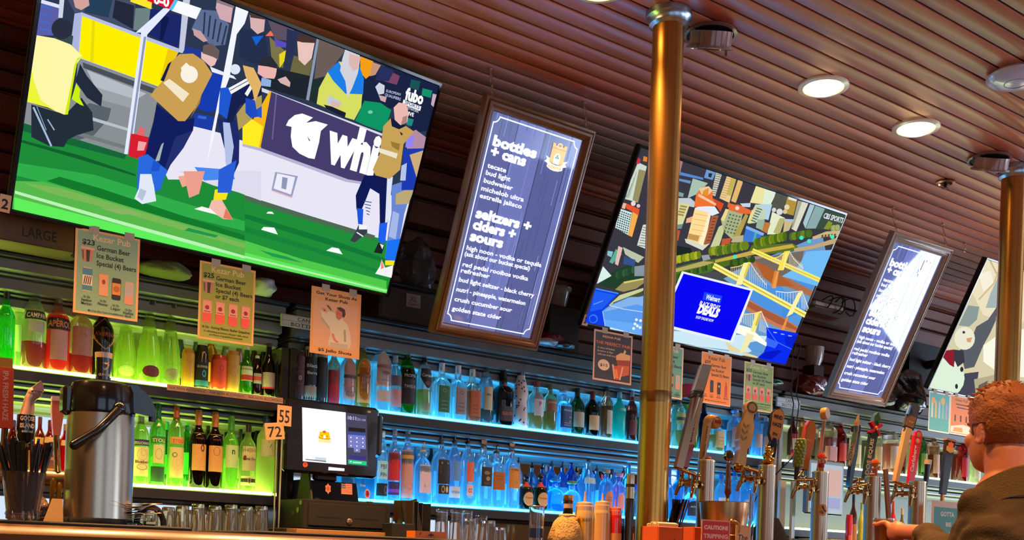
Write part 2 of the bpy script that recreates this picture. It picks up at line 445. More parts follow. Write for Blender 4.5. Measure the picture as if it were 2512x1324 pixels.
# ------------------------------------------------------------------ back bar
MIDZ,LOWZ=E0+.632,E0+.229
SY=4.20
BAYS=[('left',-1.6,1.762,'ccff62',1.0),('middle',1.85,4.885,'3ab4ff',1.15),('right',4.975,8.6,'98ac86',.8)]
counter=MB();counter.span((-1.6,3.70,E0-.0),(8.6,YB,E0+.036),None,.008)
tag(counter.build('back_counter','gloss',None,'17110d'),'long black counter top below the lit bottle shelves','counter')
cab=MB();cab.span((-1.6,3.78,0),(8.6,YB,E0))
tag(cab.build('back_cabinet','shelf_dark'),'dark wooden cabinet run under the back counter','cabinet')
BL={'left':'green lit left bay','middle':'blue lit middle bay','right':'pale lit right bay'}
for nm,xa,xb,c,k in BAYS:
 for z,lv in((MIDZ,'upper'),(LOWZ,'lower')):
  t=thing('lit_shelf',lv+' glowing bottle shelf of the '+BL[nm],'shelf',((xa+xb)/2,YB-.1,z-.06),group='lit bottle shelves')
  q=MB();q.span((xa,SY,z-.058),(xb,YB-.014,z-.012),None,.004);q.build('shelf_board','shelf_dark',t)
  q=MB();q.span((xa+.01,SY+.006,z-.012),(xb-.01,YB-.014,z));q.build('light_panel','led',t,c,label='glowing acrylic top')
  if z==MIDZ:
   q=MB()
   for y0,za,zb in((.03,.078,.058),(.06,.108,.082),(.09,.128,.108)):q.span((xa,SY+y0,z-za),(xb,YB-.014,z-zb),None,.006)
   q.build('shelf_moulding','moulding',t)
 t=thing('cornice','stepped cornice over the bottles of the '+BL[nm],'cornice',((xa+xb)/2,YB,E0+.85))
 q=MB();q.span((xa-.03,SY-.02,E0+1.018),(xb+.03,YB-.004,E0+1.036),None,.004);q.build('top_board','shelf_dark',t)
 q=MB()
 for(y0,za,zb)in((SY-.005,.972,1.018),(SY+.02,.958,.969),(SY+.03,.905,.955),(SY+.055,.893,.903),(SY+.07,.85,.89)):
  q.span((xa-.02,y0,E0+za),(xb+.02,YB-.004,E0+zb),None,.006)
 q.build('moulding','moulding',t)
 q=MB();q.span((xa,YB-.012,E0+.037),(xb,YB-.003,E0+.849));tag(q.build('back_mirror','mirror' if nm !='right' else 'shelf_back'),'mirror behind' if nm !='right' else 'grey back panel behind the bottles of the '+BL[nm],'mirror')
for x,c,lab in((-1.63,'1d1410','dark upright at the far left end of the bottle shelves'),(1.79,'1d1410','dark upright between green and blue bays, left of the till'),(1.828,'1d1410','second dark upright between green and blue bays, behind the till'),(4.902,'8d8b84','grey upright where the blue bay ends'),(4.948,'8d8b84','grey upright where the pale bay begins'),(8.62,'8d8b84','grey upright at the far right end of the bottle shelves')):
 q=MB();q.span((x-.018,SY+.002,E0+.037),(x+.018,YB-.004,E0+.849),None,.005);tag(q.build('shelf_upright','gloss',None,c),lab,'post')
# ------------------------------------------------------------------ the bar
bt=thing('bar_counter','long varnished wooden bar with rolled golden brown front edge','bar',(2.2,2.75,0))
BZ=E0+.030
q=MB();q.span((-2.0,2.56,BZ-.045),(6.8,3.05,BZ),None,.006);q.build('top','bar_wood',bt)
q=MB();prof=[(2.56,BZ-.001),(2.535,BZ+.001),(2.512,BZ-.006),(2.5,BZ-.022),(2.505,BZ-.04),(2.525,BZ-.05),(2.53,BZ-.075),(2.56,BZ-.08)]
n=len(prof);vs=[(x,a,b)for x in(-2.0,6.8)for a,b in prof]
q.add(vs,[(i,i+1,i+1+n,i+n)for i in range(n-1)]+[tuple(range(n)),tuple(range(2*n-1,n-1,-1))])
q.build('rolled_edge','bar_wood',bt)
q=MB();q.span((-2.0,2.60,0),(6.8,2.98,BZ-.045));q.build('front_panel','shelf_dark',bt)
for xa,xb,lab in((-.2,.86,'thin black rubber bar mat under the airpot and straw cup'),(1.02,2.2,'thin black rubber bar mat in front of the upturned glasses')):
 q=MB();q.span((xa,2.555,BZ),(xb,2.98,BZ+.010),None,.003)
 tag(q.build('bar_mat','matte',None,'120d0a'),lab,'mat','black bar mats')
MZ=BZ+.0105
# ------------------------------------------------------------------ pipe columns
def pipe(px,lab,r=.0565):
 x=at(px,700,Y=2.8).x
 t=thing('pipe_column',lab,'column',(x,2.8,BZ))
 q=MB();q.lathe([(r,BZ+.0),(r,CZ-.004)],(x,2.8,0),40);q.build('pipe','metal',t,'c08a44')
 q=MB();q.lathe([(r+.001,CZ-.055),(r+.014,CZ-.045),(r+.016,CZ-.03),(r+.026,CZ-.02),(r+.027,CZ-.001),(r,CZ-.001)],(x,2.8,0),40)
 for k in range(6):
  a=k*pi/3;q.ball((x+cos(a)*(r+.02),2.8+sin(a)*(r+.02),CZ-.021),.004,8,6)
 q.build('ceiling_flange','metal',t,'a9b4c4')
 q=MB();q.lathe([(r+.03,BZ),(r+.03,BZ+.012),(r+.001,BZ+.02)],(x,2.8,0),40);q.build('base_flange','metal',t,'9a8468')
 return t,x
t,CX=pipe(1618,'tall brushed pipe column rising from the bar to the ceiling beside the cityscape screen')
for z,s_ in((E0+.585,1),):
 q=MB();q.lathe([(.0572,z-.02),(.0576,z-.018),(.0576,z+.018),(.0572,z+.02)],(CX,2.8,0),40)
 q.build('seam_band','metal',t,'8f6238')
pipe(2478,'second pipe column beyond the man in the olive jacket')
# ------------------------------------------------------------------ television screens
def tv(name_label,o,yaw,tilt,W,H,bez,sticker=None):
 p=Panel(o,yaw,tilt,W,H)
 t=thing('television',name_label,'television',p.pt(W/2,0,0),group='televisions hung over the back bar')
 q=MB();b=bez
 o_=Panel(p.pt(-b,-b),yaw,tilt,W+2*b,H+2*b)
 o_.moulding(q,[(0,.004),(b*.75,.004),(b,-.001)],-.02);q.build('bezel','gloss',t,'16110f')
 q=MB();o_.slab(q,.002,.002,W+2*b-.002,H+2*b-.002,-.035,-.012);o_.slab(q,W*.2,H*.1,W*.8,H*.7,-.07,-.035)
 q.build('housing','matte',t,'0d0b0a')
 q=MB();c=p.pt(W/2,H*.4,-.07)
 q.tube([c,V(c.x,YB-.11,c.z-.03)],.03,8);q.box((c.x,YB-.10,c.z-.03),(.4,.03,.3))
 q.build('wall_mount','matte',t,'0d0b0a')
 if sticker:
  s,u,v,w,h=sticker
  k=Panel(p.pt(u,v,.0045),yaw,tilt,w,h);k.rect(0,0,w,h,'e9b184');k.t(s,w/2,h*.2,h*.78,'120c08',None,'C',.03)
  k.mb.build('number_sticker','print',t,label='cream sticker with the number '+s)
 return p,t
C1,C2,C3,C4=(0,0,3.0094),(600,0,3.0094),(0,440,2.878),(600,440,2.878)
p,TV1=tv('largest television showing a football warm up on green grass, leftmost over the bar',V(.6576,3.9,1.1111)+V(0,0,E0),.0901,.3922,1.518,.8558,.014,('2',-.042,-.016,.036,.058))
p.rect(0,0,p.W,p.H,'2c3850')
p.crop=C1
p.P([(285,0),(440,40),(420,262),(255,262)],'5a5fa8')
for k in range(4):p.L([(290,40+55*k),(370,65+55*k)],12,'3f6fd0')
p.P([(285,-10),(440,35),(440,62),(285,18)],'dfe4ff')
p.P([(500,0),(1000,0),(990,230),(560,110)],'46506a');p.P([(640,0),(830,0),(800,130),(620,90)],'27405a');p.P([(850,0),(990,40),(980,215),(830,130)],'23283a')
p.P([(540,-5),(655,0),(660,40),(600,75),(555,55)],'d3a39c')
p.P([(440,-10),(475,-10),(462,132),(430,132)],'cfd6e6')
p.P([(1000,60),(1130,60),(1100,240),(985,220)],'6f8482');p.P([(1110,60),(1350,120),(1310,360),(1090,250)],'1b2768');p.P([(1195,110),(1250,130),(1200,300),(1180,290)],'101a4c')
p.P([(550,100),(610,90),(575,430),(520,340)],'aeb8de')
p.P([(600,90),(1330,362),(1180,645),(570,425)],'b9c0e6')
p.P([(606,118),(1316,385),(1175,640),(580,422)],'fff000');p.P([(680,150),(700,155),(690,460),(665,455)],'e8dc10');p.P([(1240,360),(1316,385),(1200,600),(1180,590)],'f0c810')
p.P([(575,428),(1180,648),(1130,900),(1100,1010),(920,1140),(500,1030),(165,920),(190,745),(480,845),(560,640)],'8b9094')
p.P([(610,460),(1140,652),(1125,690),(615,500)],'4a4e58');p.P([(640,515),(1080,690),(960,760),(700,640)],'b7bcc6');p.P([(700,640),(990,730),(970,800),(760,740)],'9da2a6')
p.P([(660,760),(820,800),(800,880),(690,1000),(480,1060),(380,950)],'58646a');p.P([(665,860),(960,950),(950,968),(655,882)],'b9c2c6');p.P([(540,960),(930,1075),(920,1100),(520,985)],'757c7e')
p.crop=C3
p.P([(0,-200),(2000,330),(2000,800),(0,300)],'1f8f3a')
p.crop=C1
p.P([(150,905),(480,1000),(920,1135),(1240,1240),(1440,1324),(2400,1600),(2400,1900),(100,1400)],'1f8c3a')
p.P([(150,900),(500,1010),(930,1140),(920,1175),(480,1060),(150,960)],'17663a')
p.P([(155,1030),(600,1150),(1000,1285),(1000,1300),(600,1180),(155,1050)],'12602c')
p.P([(120,1200),(700,1290),(1300,1480),(2200,1750),(2200,1800),(100,1290)],'2fae4a')
p.crop=C3
p.P([(90,10),(300,15),(700,120),(1200,270),(1842,470),(1842,620),(90,210)],'58b84c')
p.P([(160,20),(420,60),(900,200),(1300,320),(1842,490),(1842,520),(1300,360),(800,215),(330,90)],'7cb858')
p.P([(100,125),(500,230),(1200,410),(1842,575),(1842,640),(100,215)],'5ff05c')
p.P([(105,78),(250,120),(800,278),(1400,445),(1842,572),(1842,588),(1400,470),(700,275),(105,100)],'b9f4b4')
p.P([(420,-20),(700,60),(1300,260),(1842,430),(1842,460),(1200,280),(640,110),(330,10)],'137a2c')
p.P([(700,200),(900,215),(1000,250),(850,245)],'8cb468');p.P([(1330,340),(1540,395),(1520,410),(1300,360)],'1f9a4a')
p.crop=C2
p.P([(0,1065),(120,1090),(760,1324),(1250,1500),(1250,1990),(600,1750),(0,1570)],'e9e6f6')
p.crop=C4
p.P([(0,115),(460,265),(900,400),(1000,430),(1100,480),(1000,830),(0,600)],'1f8f3a')
p.P([(0,110),(480,262),(920,395),(910,425),(450,290),(0,145)],'4d6a52')
p.P([(0,240),(600,420),(1000,560),(1000,590),(560,450),(0,275)],'127a36');p.P([(0,330),(500,480),(950,640),(940,660),(480,510),(0,370)],'18843a')
p.P([(0,430),(400,560),(1000,715),(1000,840),(0,600)],'52c84a');p.P([(100,495),(300,545),(420,590),(200,545)],'1f9c4c');p.P([(0,515),(500,640),(1010,775),(1000,840),(0,600)],'5fe85a')
p.P([(0,538),(1000,780),(1000,792),(0,552)],'b4f4b0')
p.crop=C1
p.P([(1430,930),(1620,980),(1926,1085),(1926,1420),(1800,1400),(1620,1324),(1240,1324),(1200,1240)],'e9e7f6')
p.crop=C3
p.P([(1250,-60),(1842,-60),(1842,150),(1680,90),(1500,40)],'dfdcf0')
# steward
p.crop=C1
p.P([(230,770),(480,845),(600,720),(680,830),(690,960),(560,1000),(500,1030),(470,1085),(360,1075),(230,1010)],'232e3a')
p.P([(590,470),(640,560),(755,700),(745,785),(640,720),(556,600)],'232b3c');p.P([(395,230),(540,265),(530,335),(400,285)],'3a4a4c');p.C((456,212),78,'2b3040')
p.P([(258,258),(400,282),(520,328),(606,412),(560,480),(500,842),(470,845),(350,792),(188,748),(238,380)],'fdf7a8')
p.P([(606,412),(570,450),(540,610),(500,844),(476,846),(528,600),(545,490),(570,430)],'d2ee00');p.P([(225,480),(188,748),(350,792),(430,830),(300,740),(250,600)],'eef53a')
p.P([(560,615),(590,660),(585,720),(618,782),(590,772),(528,730)],'ccf010');p.L([(245,790),(378,1078)],14,'a8c0dc');p.L([(270,785),(340,960)],6,'8aa0c0');p.L([(350,880),(400,960)],9,'9fb8d4')
# rail poles, extinguisher
p.P([(1350,-10),(1402,-10),(1355,395),(1318,385)],'c4cadf');p.P([(1000,240),(1205,60),(1262,62),(1085,255),(965,1142),(915,1135),(1030,330),(1040,240)],'e6ecff');p.P([(1060,270),(1078,270),(955,1140),(940,1138)],'8f98b8')
p.P([(965,-20),(1122,-20),(1116,68),(960,12)],'ffe630');p.P([(1085,-20),(1320,-20),(1245,66),(1085,6)],'e2142c');p.T('0-0',(1130,22),(1245,52),'ffffff',.04)
p.P([(1300,0),(1485,62),(1448,143),(1262,78)],'fbfbff');p.P([(1288,-5),(1312,4),(1270,78),(1245,66)],'58c4ea')
p.P([(965,985),(1010,990),(1095,1012),(1078,1130),(1020,1172),(945,1150)],'d81f30');p.P([(1030,930),(1072,955),(1062,1005),(1008,992)],'e06a70');p.P([(1020,1040),(1080,1050),(1060,1110),(1010,1110)],'f0a8a8')
# spectator in striped shirt and the man beside him
p.P([(1480,70),(1600,80),(1690,180),(1660,330),(1560,340),(1480,270),(1410,215)],'5d6e92')
for k in range(5):p.L([(1510+40*k,90+25*k),(1500+34*k,250+20*k)],12,'2b3450')
p.P([(1420,210),(1480,230),(1530,300),(1500,310),(1430,260)],'caa0a0')
p.P([(1600,-10),(1720,40),(1700,170),(1620,140),(1590,60)],'d2aab4');p.P([(1590,-20),(1740,20),(1720,60),(1600,20)],'8a7a7c')
p.crop=C2
p.P([(-40,200),(150,250),(175,440),(80,480),(-40,420)],'25304e');p.P([(35,110),(150,122),(140,230),(92,252),(42,205)],'d9b2b2');p.P([(35,75),(150,95),(150,145),(40,128)],'47383a');p.P([(50,270),(138,262),(82,335)],'1462d8')
p.P([(150,265),(190,225),(216,266)],'f4705c');p.P([(170,150),(360,220),(330,300),(220,290)],'5f5062');p.P([(180,270),(300,380),(280,500),(200,480)],'7b754c');p.P([(215,285),(320,320),(310,352),(228,342)],'5c4cc0');p.P([(252,400),(302,370),(290,452),(255,502)],'ead424')
p.P([(310,210),(390,240),(350,420),(300,420)],'2a3356');p.P([(360,410),(500,440),(475,565),(328,545)],'6d6842');p.P([(240,505),(480,560),(450,735),(130,640)],'1f262e');p.P([(385,305),(515,310),(492,430),(440,482),(395,440)],'ebc4be');p.P([(380,300),(400,250),(505,275),(525,318),(420,312)],'49342f');p.P([(240,585),(300,563),(335,608),(330,642),(262,612)],'d9b3ae')
p.P([(545,285),(745,368),(680,450),(600,570),(505,625)],'6c5d58');p.P([(500,585),(600,560),(560,640),(540,770),(455,740)],'22302f');p.P([(528,285),(546,293),(472,742),(450,735)],'8a9ab0')
p.P([(850,520),(1080,480),(1440,640),(1400,960),(1230,980),(1180,760),(1080,800),(860,760)],'1b2342');p.P([(1060,520),(1142,560),(1120,625),(1028,600)],'7a4468');p.P([(1000,480),(1100,520),(1060,600),(960,590)],'27305e');p.P([(1225,585),(1295,600),(1280,665),(1215,645)],'1a5458');p.P([(1310,650),(1382,668),(1370,722),(1302,702)],'14906a');p.P([(1385,690),(1425,700),(1400,800),(1372,770)],'caa8c0');p.P([(985,700),(1045,715),(1035,755),(1000,740)],'d0a8b0');p.P([(1200,870),(1245,880),(1230,930),(1190,920)],'1f8a80')
p.P([(850,415),(945,452),(935,545),(890,582),(850,530)],'f6a01a');p.P([(940,458),(1002,480),(962,552),(922,562)],'c6947a')
p.P([(690,452),(610,530),(545,650),(528,765),(600,795),(740,865),(805,885),(856,790),(866,680),(875,580),(842,485)],'d8de62');p.P([(690,452),(608,528),(650,595),(740,690),(870,695),(877,580),(842,485),(790,570),(740,560)],'1e7ee6');p.P([(620,700),(720,760),(660,790),(600,762)],'c6cad4');p.P([(580,770),(640,785),(745,832),(735,868),(600,800)],'1b2034')
p.P([(740,362),(718,430),(700,520),(740,600),(755,720),(790,650),(832,540),(850,430),(845,405)],'d2d3dc');p.P([(770,392),(850,422),(832,505),(800,524),(765,472)],'dcb8b2');p.P([(630,745),(715,760),(690,795),(640,780)],'d9b8b0')
p.P([(880,742),(1000,758),(1078,812),(1052,892),(1005,968),(880,922),(812,890)],'0f9464');p.C((924,826),18,'7cc8b0',ry=13)
p.P([(960,640),(990,608),(1030,630),(1025,690),(985,698)],'cfd4e4');p.T('EUROPEAN',(1040,678),(1145,705),'b9c2dc');p.T('QUALIFIERS',(1030,705),(1146,742),'b9c2dc')
p.T('fubo',(1176,728),(1308,770),'ffffff',.05,k=1.3);p.P([(1168,733),(1300,785),(1291,818),(1160,768)],'f0f2f8');p.T('SPORTS',(1176,766),(1284,806),'5a6280',.02);p.T('NETWORK',(1180,800),(1280,832),'d0d4e4');p.T('LIVE',(1188,845),(1242,860),'ffffff',.03)
# hoarding
p.P([(105,640),(1012,985),(1006,1010),(105,668)],'d9dcec');p.P([(330,735),(560,820),(555,828),(325,745)],'ffffff')
p.P([(190,676),(1010,1002),(960,1200),(900,1345),(740,1324),(115,1096)],'463d6c');p.P([(225,690),(235,694),(205,1030),(195,1026)],'6a6294')
p.P([(180,670),(192,678),(112,1094),(-20,1064),(-20,900),(60,878),(95,820)],'f7b71c');p.P([(-20,902),(50,878),(132,932),(100,1088),(-20,1062)],'ffec24')
p.P([(300,925),(320,885),(365,848),(420,836),(500,866),(450,905),(520,892),(610,918),(558,965),(545,1050),(512,1172),(468,1165),(400,1132),(348,1082),(336,1005),(342,935)],'ffffff');p.P([(458,1002),(482,1040),(470,1036)],'463d6c')
p.T('whi',(577,1165),(950,1282),'ffffff',.06,k=1.35);p.P([(955,1150),(985,1150),(960,1260),(925,1250)],'ffffff')
p.P([(-20,1060),(120,1092),(760,1322),(900,1345),(890,1362),(740,1340),(110,1112),(-20,1078)],'b9b4d4')
p.crop=C4
p.P([(212,-55),(372,-25),(330,125),(185,75)],'9aa0c4');p.P([(226,-45),(352,-18),(322,105),(200,62)],'eeeefa');p.P([(262,-20),(300,-12),(288,70),(255,60)],'8f98b8');p.L([(190,78),(330,126)],8,'f0b8b8')
for c in(((112,352),(130,333),(205,338),(230,387)),((572,500),(612,477),(660,485),(687,527)),((148,238),(162,225),(190,226),(203,242))):p.P(c,'ffffff')
# running players
p.crop=C1
p.P([(1430,830),(1580,862),(1556,962),(1420,930)],'1d3da4');p.P([(1460,850),(1520,860),(1515,880),(1455,870)],'3a66d8')
p.P([(1210,1000),(1240,990),(1190,1180),(1140,1190)],'a8b2b4');p.P([(1150,768),(1320,895),(1432,868),(1420,962),(1330,1065),(1232,1260),(1180,1262),(1165,1215),(1205,1050),(1190,1060),(1130,1190),(1070,1130),(1130,900)],'131e5e');p.P([(1290,1010),(1420,960),(1350,1090),(1220,1260),(1215,1230)],'24306e')
p.P([(1560,520),(1642,560),(1612,800),(1540,830),(1450,800),(1480,690)],'173cb0');p.P([(1545,490),(1720,560),(1740,585),(1560,530)],'e8ecfa')
p.P([(1320,398),(1420,394),(1500,450),(1562,545),(1482,700),(1442,790),(1362,892),(1310,892),(1200,790),(1104,702),(1190,602),(1230,480)],'cba052');p.P([(1180,592),(1236,470),(1262,450),(1205,600)],'1c2040');p.P([(1440,790),(1482,700),(1470,760),(1400,870)],'a88038');p.C((1392,548),64,'fbf2e4');p.P([(1330,500),(1370,460),(1400,490),(1350,560)],'fbf2e4');p.P([(1200,610),(1245,580),(1392,690),(1345,752)],'f4e6c8')
p.P([(1370,340),(1480,370),(1540,470),(1500,450),(1420,390),(1340,395)],'223a94');p.P([(1480,382),(1600,430),(1580,478),(1550,492),(1480,430)],'eac0bc');p.P([(1495,335),(1560,318),(1615,372),(1605,440),(1570,420),(1490,392)],'6b5a5a')
p.P([(1015,1160),(1085,1135),(1235,1258),(1200,1324),(1180,1400),(1090,1420),(1005,1420)],'2a6ade');p.P([(1130,1180),(1180,1215),(1120,1420),(1060,1430)],'1c55cc')
p.P([(1430,1230),(1700,1250),(1730,1320),(1500,1330)],'4a8af0');p.P([(1310,1300),(1480,1270),(1460,1340),(1340,1380)],'f0a890')
p.crop=C3
p.P([(985,-40),(1070,-40),(1098,150),(1040,162),(1000,172),(944,132),(975,60)],'e2eaf8');p.P([(1060,-60),(1170,-60),(1105,50),(1078,30)],'2a6ade');p.P([(985,60),(1030,80),(1000,150),(965,120)],'b8c4d8')
p.P([(1290,-60),(1440,-60),(1400,100),(1330,128)],'eaa08c');p.P([(1500,150),(1512,70),(1615,55),(1590,140)],'f8e41c');p.P([(1540,-60),(1650,-60),(1612,60),(1540,70)],'1f5cd8');p.P([(1490,145),(1560,140),(1640,282),(1570,276),(1465,212)],'f4bcac');p.P([(1366,206),(1420,188),(1480,205),(1530,248)],'fff8f8');p.P([(1590,200),(1640,284),(1570,270)],'e87860')
p.crop=C1
p.P([(1595,870),(1735,880),(1762,1000),(1758,1200),(1700,1330),(1610,1324),(1680,1200),(1640,1050)],'202a68');p.P([(1640,900),(1690,905),(1720,1080),(1690,1290),(1660,1200)],'b4c2e8');p.P([(1610,1250),(1740,1180),(1700,1420),(1600,1420)],'2a5fd8')
p.P([(1735,48),(1832,70),(1800,172),(1742,252),(1690,565),(1640,700),(1600,862),(1575,1000),(1520,1210),(1560,960),(1640,560),(1700,250)],'f4f6ff');p.C((1730,510),38,'dbe6f8')
p.P([(1620,648),(1700,640),(1722,800),(1690,892),(1608,832)],'1f58d0');p.P([(1720,618),(1860,555),(1926,560),(1926,700),(1760,780),(1710,900),(1665,900)],'182050');p.P([(1680,650),(1850,556),(1866,596),(1700,694)],'f4f4f4');p.L([(1690,668),(1850,580)],5,'182050');p.P([(1800,690),(1850,610),(1868,630),(1820,710)],'f4f4f4');p.P([(1755,960),(1740,840),(1800,760),(1926,700),(1926,780),(1850,880)],'b49c5a');p.P([(1840,840),(1926,780),(1926,870)],'1f58d0')
p.crop=C2
p.P([(95,470),(150,445),(232,500),(228,530),(222,560),(212,580),(140,575),(90,540)],'ecb4ae');p.P([(90,480),(120,425),(190,415),(238,480),(232,505),(165,490)],'2c2b38');p.P([(-20,480),(60,500),(120,620),(70,760),(50,660),(0,560)],'e2b468');p.P([(120,570),(190,590),(185,640),(110,630)],'8fb0e0');p.P([(0,720),(70,740),(90,860),(40,870),(0,830)],'1f4ac0')
p.crop=C4
p.P([(838,-30),(1010,-30),(1005,300),(948,312),(945,100),(880,60),(850,140),(822,205),(783,212),(778,110)],'111a54');p.P([(1000,-20),(1040,-20),(1000,320),(985,310)],'dfe6f8')
p.P([(785,200),(832,206),(826,320),(795,312)],'1f58dc');p.P([(800,312),(858,322),(860,372),(772,442),(738,430),(778,365)],'3a4048');p.P([(800,312),(858,322),(858,350),(800,350)],'f4f4fa');p.L([(785,370),(830,400)],8,'f4f4fa')
p.P([(945,308),(1002,300),(985,452),(935,432)],'1f60ee');p.P([(940,440),(982,462),(962,522),(905,512)],'1e2428');p.P([(948,450),(976,462),(965,490)],'e8ecf4')
for k in range(5):p.L([(835+5*k,150+22*k),(890-4*k,160+22*k)],6,'3a4a90')
p.P([(1030,40),(1200,-20),(1120,240),(1085,440),(1050,565),(985,552),(1000,420),(1030,230)],'6a86d6');p.P([(1040,220),(1085,240),(1060,420),(1010,400)],'a6b8e8');p.P([(1000,430),(1092,415),(1052,582),(985,562)],'1a72f4');p.P([(985,568),(1052,570),(1046,602),(985,602)],'f6e420');p.P([(960,562),(985,620),(1042,602),(1032,692),(915,662),(948,610)],'f6f4f6');p.P([(958,560),(978,620),(955,630)],'f08878')
p.P([(1060,100),(1200,40),(1150,170),(1058,175)],'bca878')
p.crop=C2
p.P([(1165,1100),(1330,1085),(1330,1400),(1150,1400)],'1d3bb0');p.P([(1210,1140),(1320,1105),(1300,1330),(1262,1310)],'ceac7a');p.P([(1180,1000),(1255,955),(1330,1010),(1315,1092),(1190,1095)],'b48ca8');p.P([(1186,1012),(1242,1000),(1232,1082),(1178,1085)],'9484f4');p.P([(1150,1220),(1190,1200),(1180,1330),(1140,1330)],'b8c4ea')
p.P([(1015,930),(1072,868),(1110,945),(1182,928),(1242,968),(1165,1062),(1140,1250),(1062,1318),(960,1292),(938,1250),(990,1130)],'c8a256');p.P([(985,1090),(1122,1130),(1112,1168),(985,1122)],'efe4cc');p.P([(1070,1040),(1140,1060),(1130,1110),(1080,1080)],'9c7a34');p.P([(1070,866),(1182,928),(1132,952),(1078,930)],'171b3c');p.P([(1092,792),(1130,754),(1182,765),(1203,832),(1192,900),(1142,922),(1100,882)],'ecbab2');p.P([(1160,860),(1192,850),(1188,905),(1145,922)],'b4847c');p.P([(1135,968),(1160,985),(1150,1000)],'171b3c')
p.mb.build('screen','screen',TV1,label='lit picture of footballers warming up')
# ---- second television: a city by a river
A_,B_,K_,D_=(1420,340,4.4125),(1400,600,4.4125),(1750,400,4.4125),(1700,620,4.4125)
p,TV2=tv('television showing an aerial city and yellow bridges, partly behind the pipe column',V(3.151,3.9,1.111)+V(0,0,E0),-.0107,.4805,1.416,.816,.0125,('3',-.006,-.006,.034,.052))
p.rect(0,0,p.W,p.H,'3b3a44')
p.crop=D_
p.P([(-900,560),(440,200),(1400,-200),(1500,300),(1000,1300),(-900,1100)],'6f9cc8');p.P([(440,350),(560,300),(1340,600),(1150,860),(500,620)],'4a8fdc');p.P([(560,40),(900,30),(1000,200),(1340,380),(1280,470),(900,320),(700,270)],'9a8680');p.P([(930,180),(1010,150),(1320,330),(1280,450)],'4d94e0')
p.P([(590,490),(700,560),(960,690),(1140,800),(1110,870),(900,800),(700,700),(540,590)],'c87c58');p.P([(600,520),(960,700),(1130,815),(1120,840),(900,760),(570,570)],'a85c3c');p.P([(620,70),(860,180),(1330,430),(1290,480),(860,300),(640,120)],'b0704e')
p.P([(640,280),(840,360),(900,300),(1000,420),(960,690),(760,600),(600,480),(560,380)],'4f95e2');p.P([(1040,700),(1190,640),(1150,790),(1030,740)],'5a9ae0')
p.P([(380,880),(800,900),(760,1000),(600,1080),(300,1040),(-900,900),(-900,800)],'cfeaf8');p.P([(560,980),(760,940),(760,1080),(660,1090)],'5f9cd8');p.P([(350,960),(520,1060),(720,1130),(680,1140),(400,1090)],'e8d8a0')
p.crop=A_
p.P([(560,450),(640,255),(735,300),(640,692),(500,652)],'cddccb');p.P([(650,330),(722,350),(640,692),(580,662)],'988f62')
for k in range(5):p.L([(615-24*k+8,360+60*k),(540-10*k,640)],4,'7a8a7c')
p.P([(640,198),(670,230),(650,278),(622,262)],'c4344c');p.P([(700,188),(740,200),(735,252),(692,240)],'e4842c')
p.P([(440,755),(575,800),(530,1042),(392,962)],'cfe6e6')
for j in range(9):
 for i in range(6):p.P([(440+22*i-5*j+2,775+8*i+24*j),(454+22*i-5*j,780+8*i+24*j),(450+22*i-5*j,792+8*i+24*j),(436+22*i-5*j,787+8*i+24*j)],'24302f')
p.P([(580,778),(642,810),(572,1062),(528,1042)],'f4b050');p.P([(508,698),(652,760),(640,832),(580,790),(508,752)],'ea5530');p.C((585,700),26,'f0d8d8');p.C((640,725),20,'d8c8d0');p.P([(470,690),(510,700),(495,760),(460,750)],'f0b890')
p.P([(690,930),(740,925),(740,1200),(626,1152)],'dadfd8')
for k in range(8):p.L([(690-7*k,955+28*k),(735,968+28*k)],7,'5a6060')
p.P([(1050,200),(1125,225),(1060,500),(1040,490)],'a88078');p.P([(1090,358),(1340,420),(1340,445),(1090,392)],'5688d4');p.P([(1080,430),(1210,455),(1200,485),(1080,455)],'7090c0');p.P([(1380,318),(1482,352),(1442,445),(1350,420)],'6f9acc');p.P([(1400,370),(1440,375),(1425,420),(1395,410)],'28303c')
p.P([(1228,428),(1392,480),(1350,522),(1262,602),(1172,642)],'a9c4b2');p.P([(1480,358),(1546,372),(1470,622),(1428,602)],'cdccbc')
for k in range(10):p.L([(1478-6*k,380+23*k),(1538-6*k,392+23*k)],6,'55544e')
p.P([(1600,388),(1702,420),(1622,692),(1516,642)],'eccb90');p.P([(1650,402),(1702,420),(1640,620),(1590,600)],'c8b458')
for k in range(9):p.L([(1590-8*k,425+25*k),(1650-8*k,440+25*k)],5,'b08858')
p.P([(1720,428),(1765,440),(1765,480),(1692,692),(1640,672)],'e4b870');p.P([(1035,560),(1130,590),(1120,630),(1035,610)],'7fa49a')
p.P([(1035,640),(1200,640),(1260,690),(1240,740),(1035,700)],'c4ccd4');p.P([(1030,690),(1196,702),(1112,942),(1030,925)],'dbd89e')
for j in range(4):p.P([(1092-10*j,715+30*j),(1166-12*j,728+30*j),(1160-12*j,746+30*j),(1088-10*j,733+30*j)],'a58b48')
p.P([(1030,930),(1120,920),(1105,970),(1030,980)],'6f9088');p.P([(1035,985),(1090,990),(1070,1100),(1035,1090)],'c4553a')
p.P([(1262,600),(1320,520),(1400,512),(1442,560),(1440,640),(1562,700),(1525,790),(1480,725),(1240,735)],'f27434');p.P([(1440,640),(1562,700),(1525,790),(1480,725)],'d84c24');p.P([(1290,530),(1400,512),(1440,560),(1400,600),(1320,600)],'e8cc98');p.P([(1340,560),(1400,530),(1390,620),(1330,600)],'e89038');p.P([(1290,590),(1480,700),(1470,720),(1280,620)],'f8c8a0')
p.P([(1160,860),(1240,830),(1225,900),(1150,910)],'f0b088');p.P([(1250,742),(1432,762),(1350,1165),(1162,1092)],'ffdd96');p.P([(1400,780),(1432,772),(1345,1160),(1290,1140)],'fff0c8')
for j in range(5):p.L([(1250-12*j,810+55*j),(1390-14*j,835+55*j)],5,'e0a860')
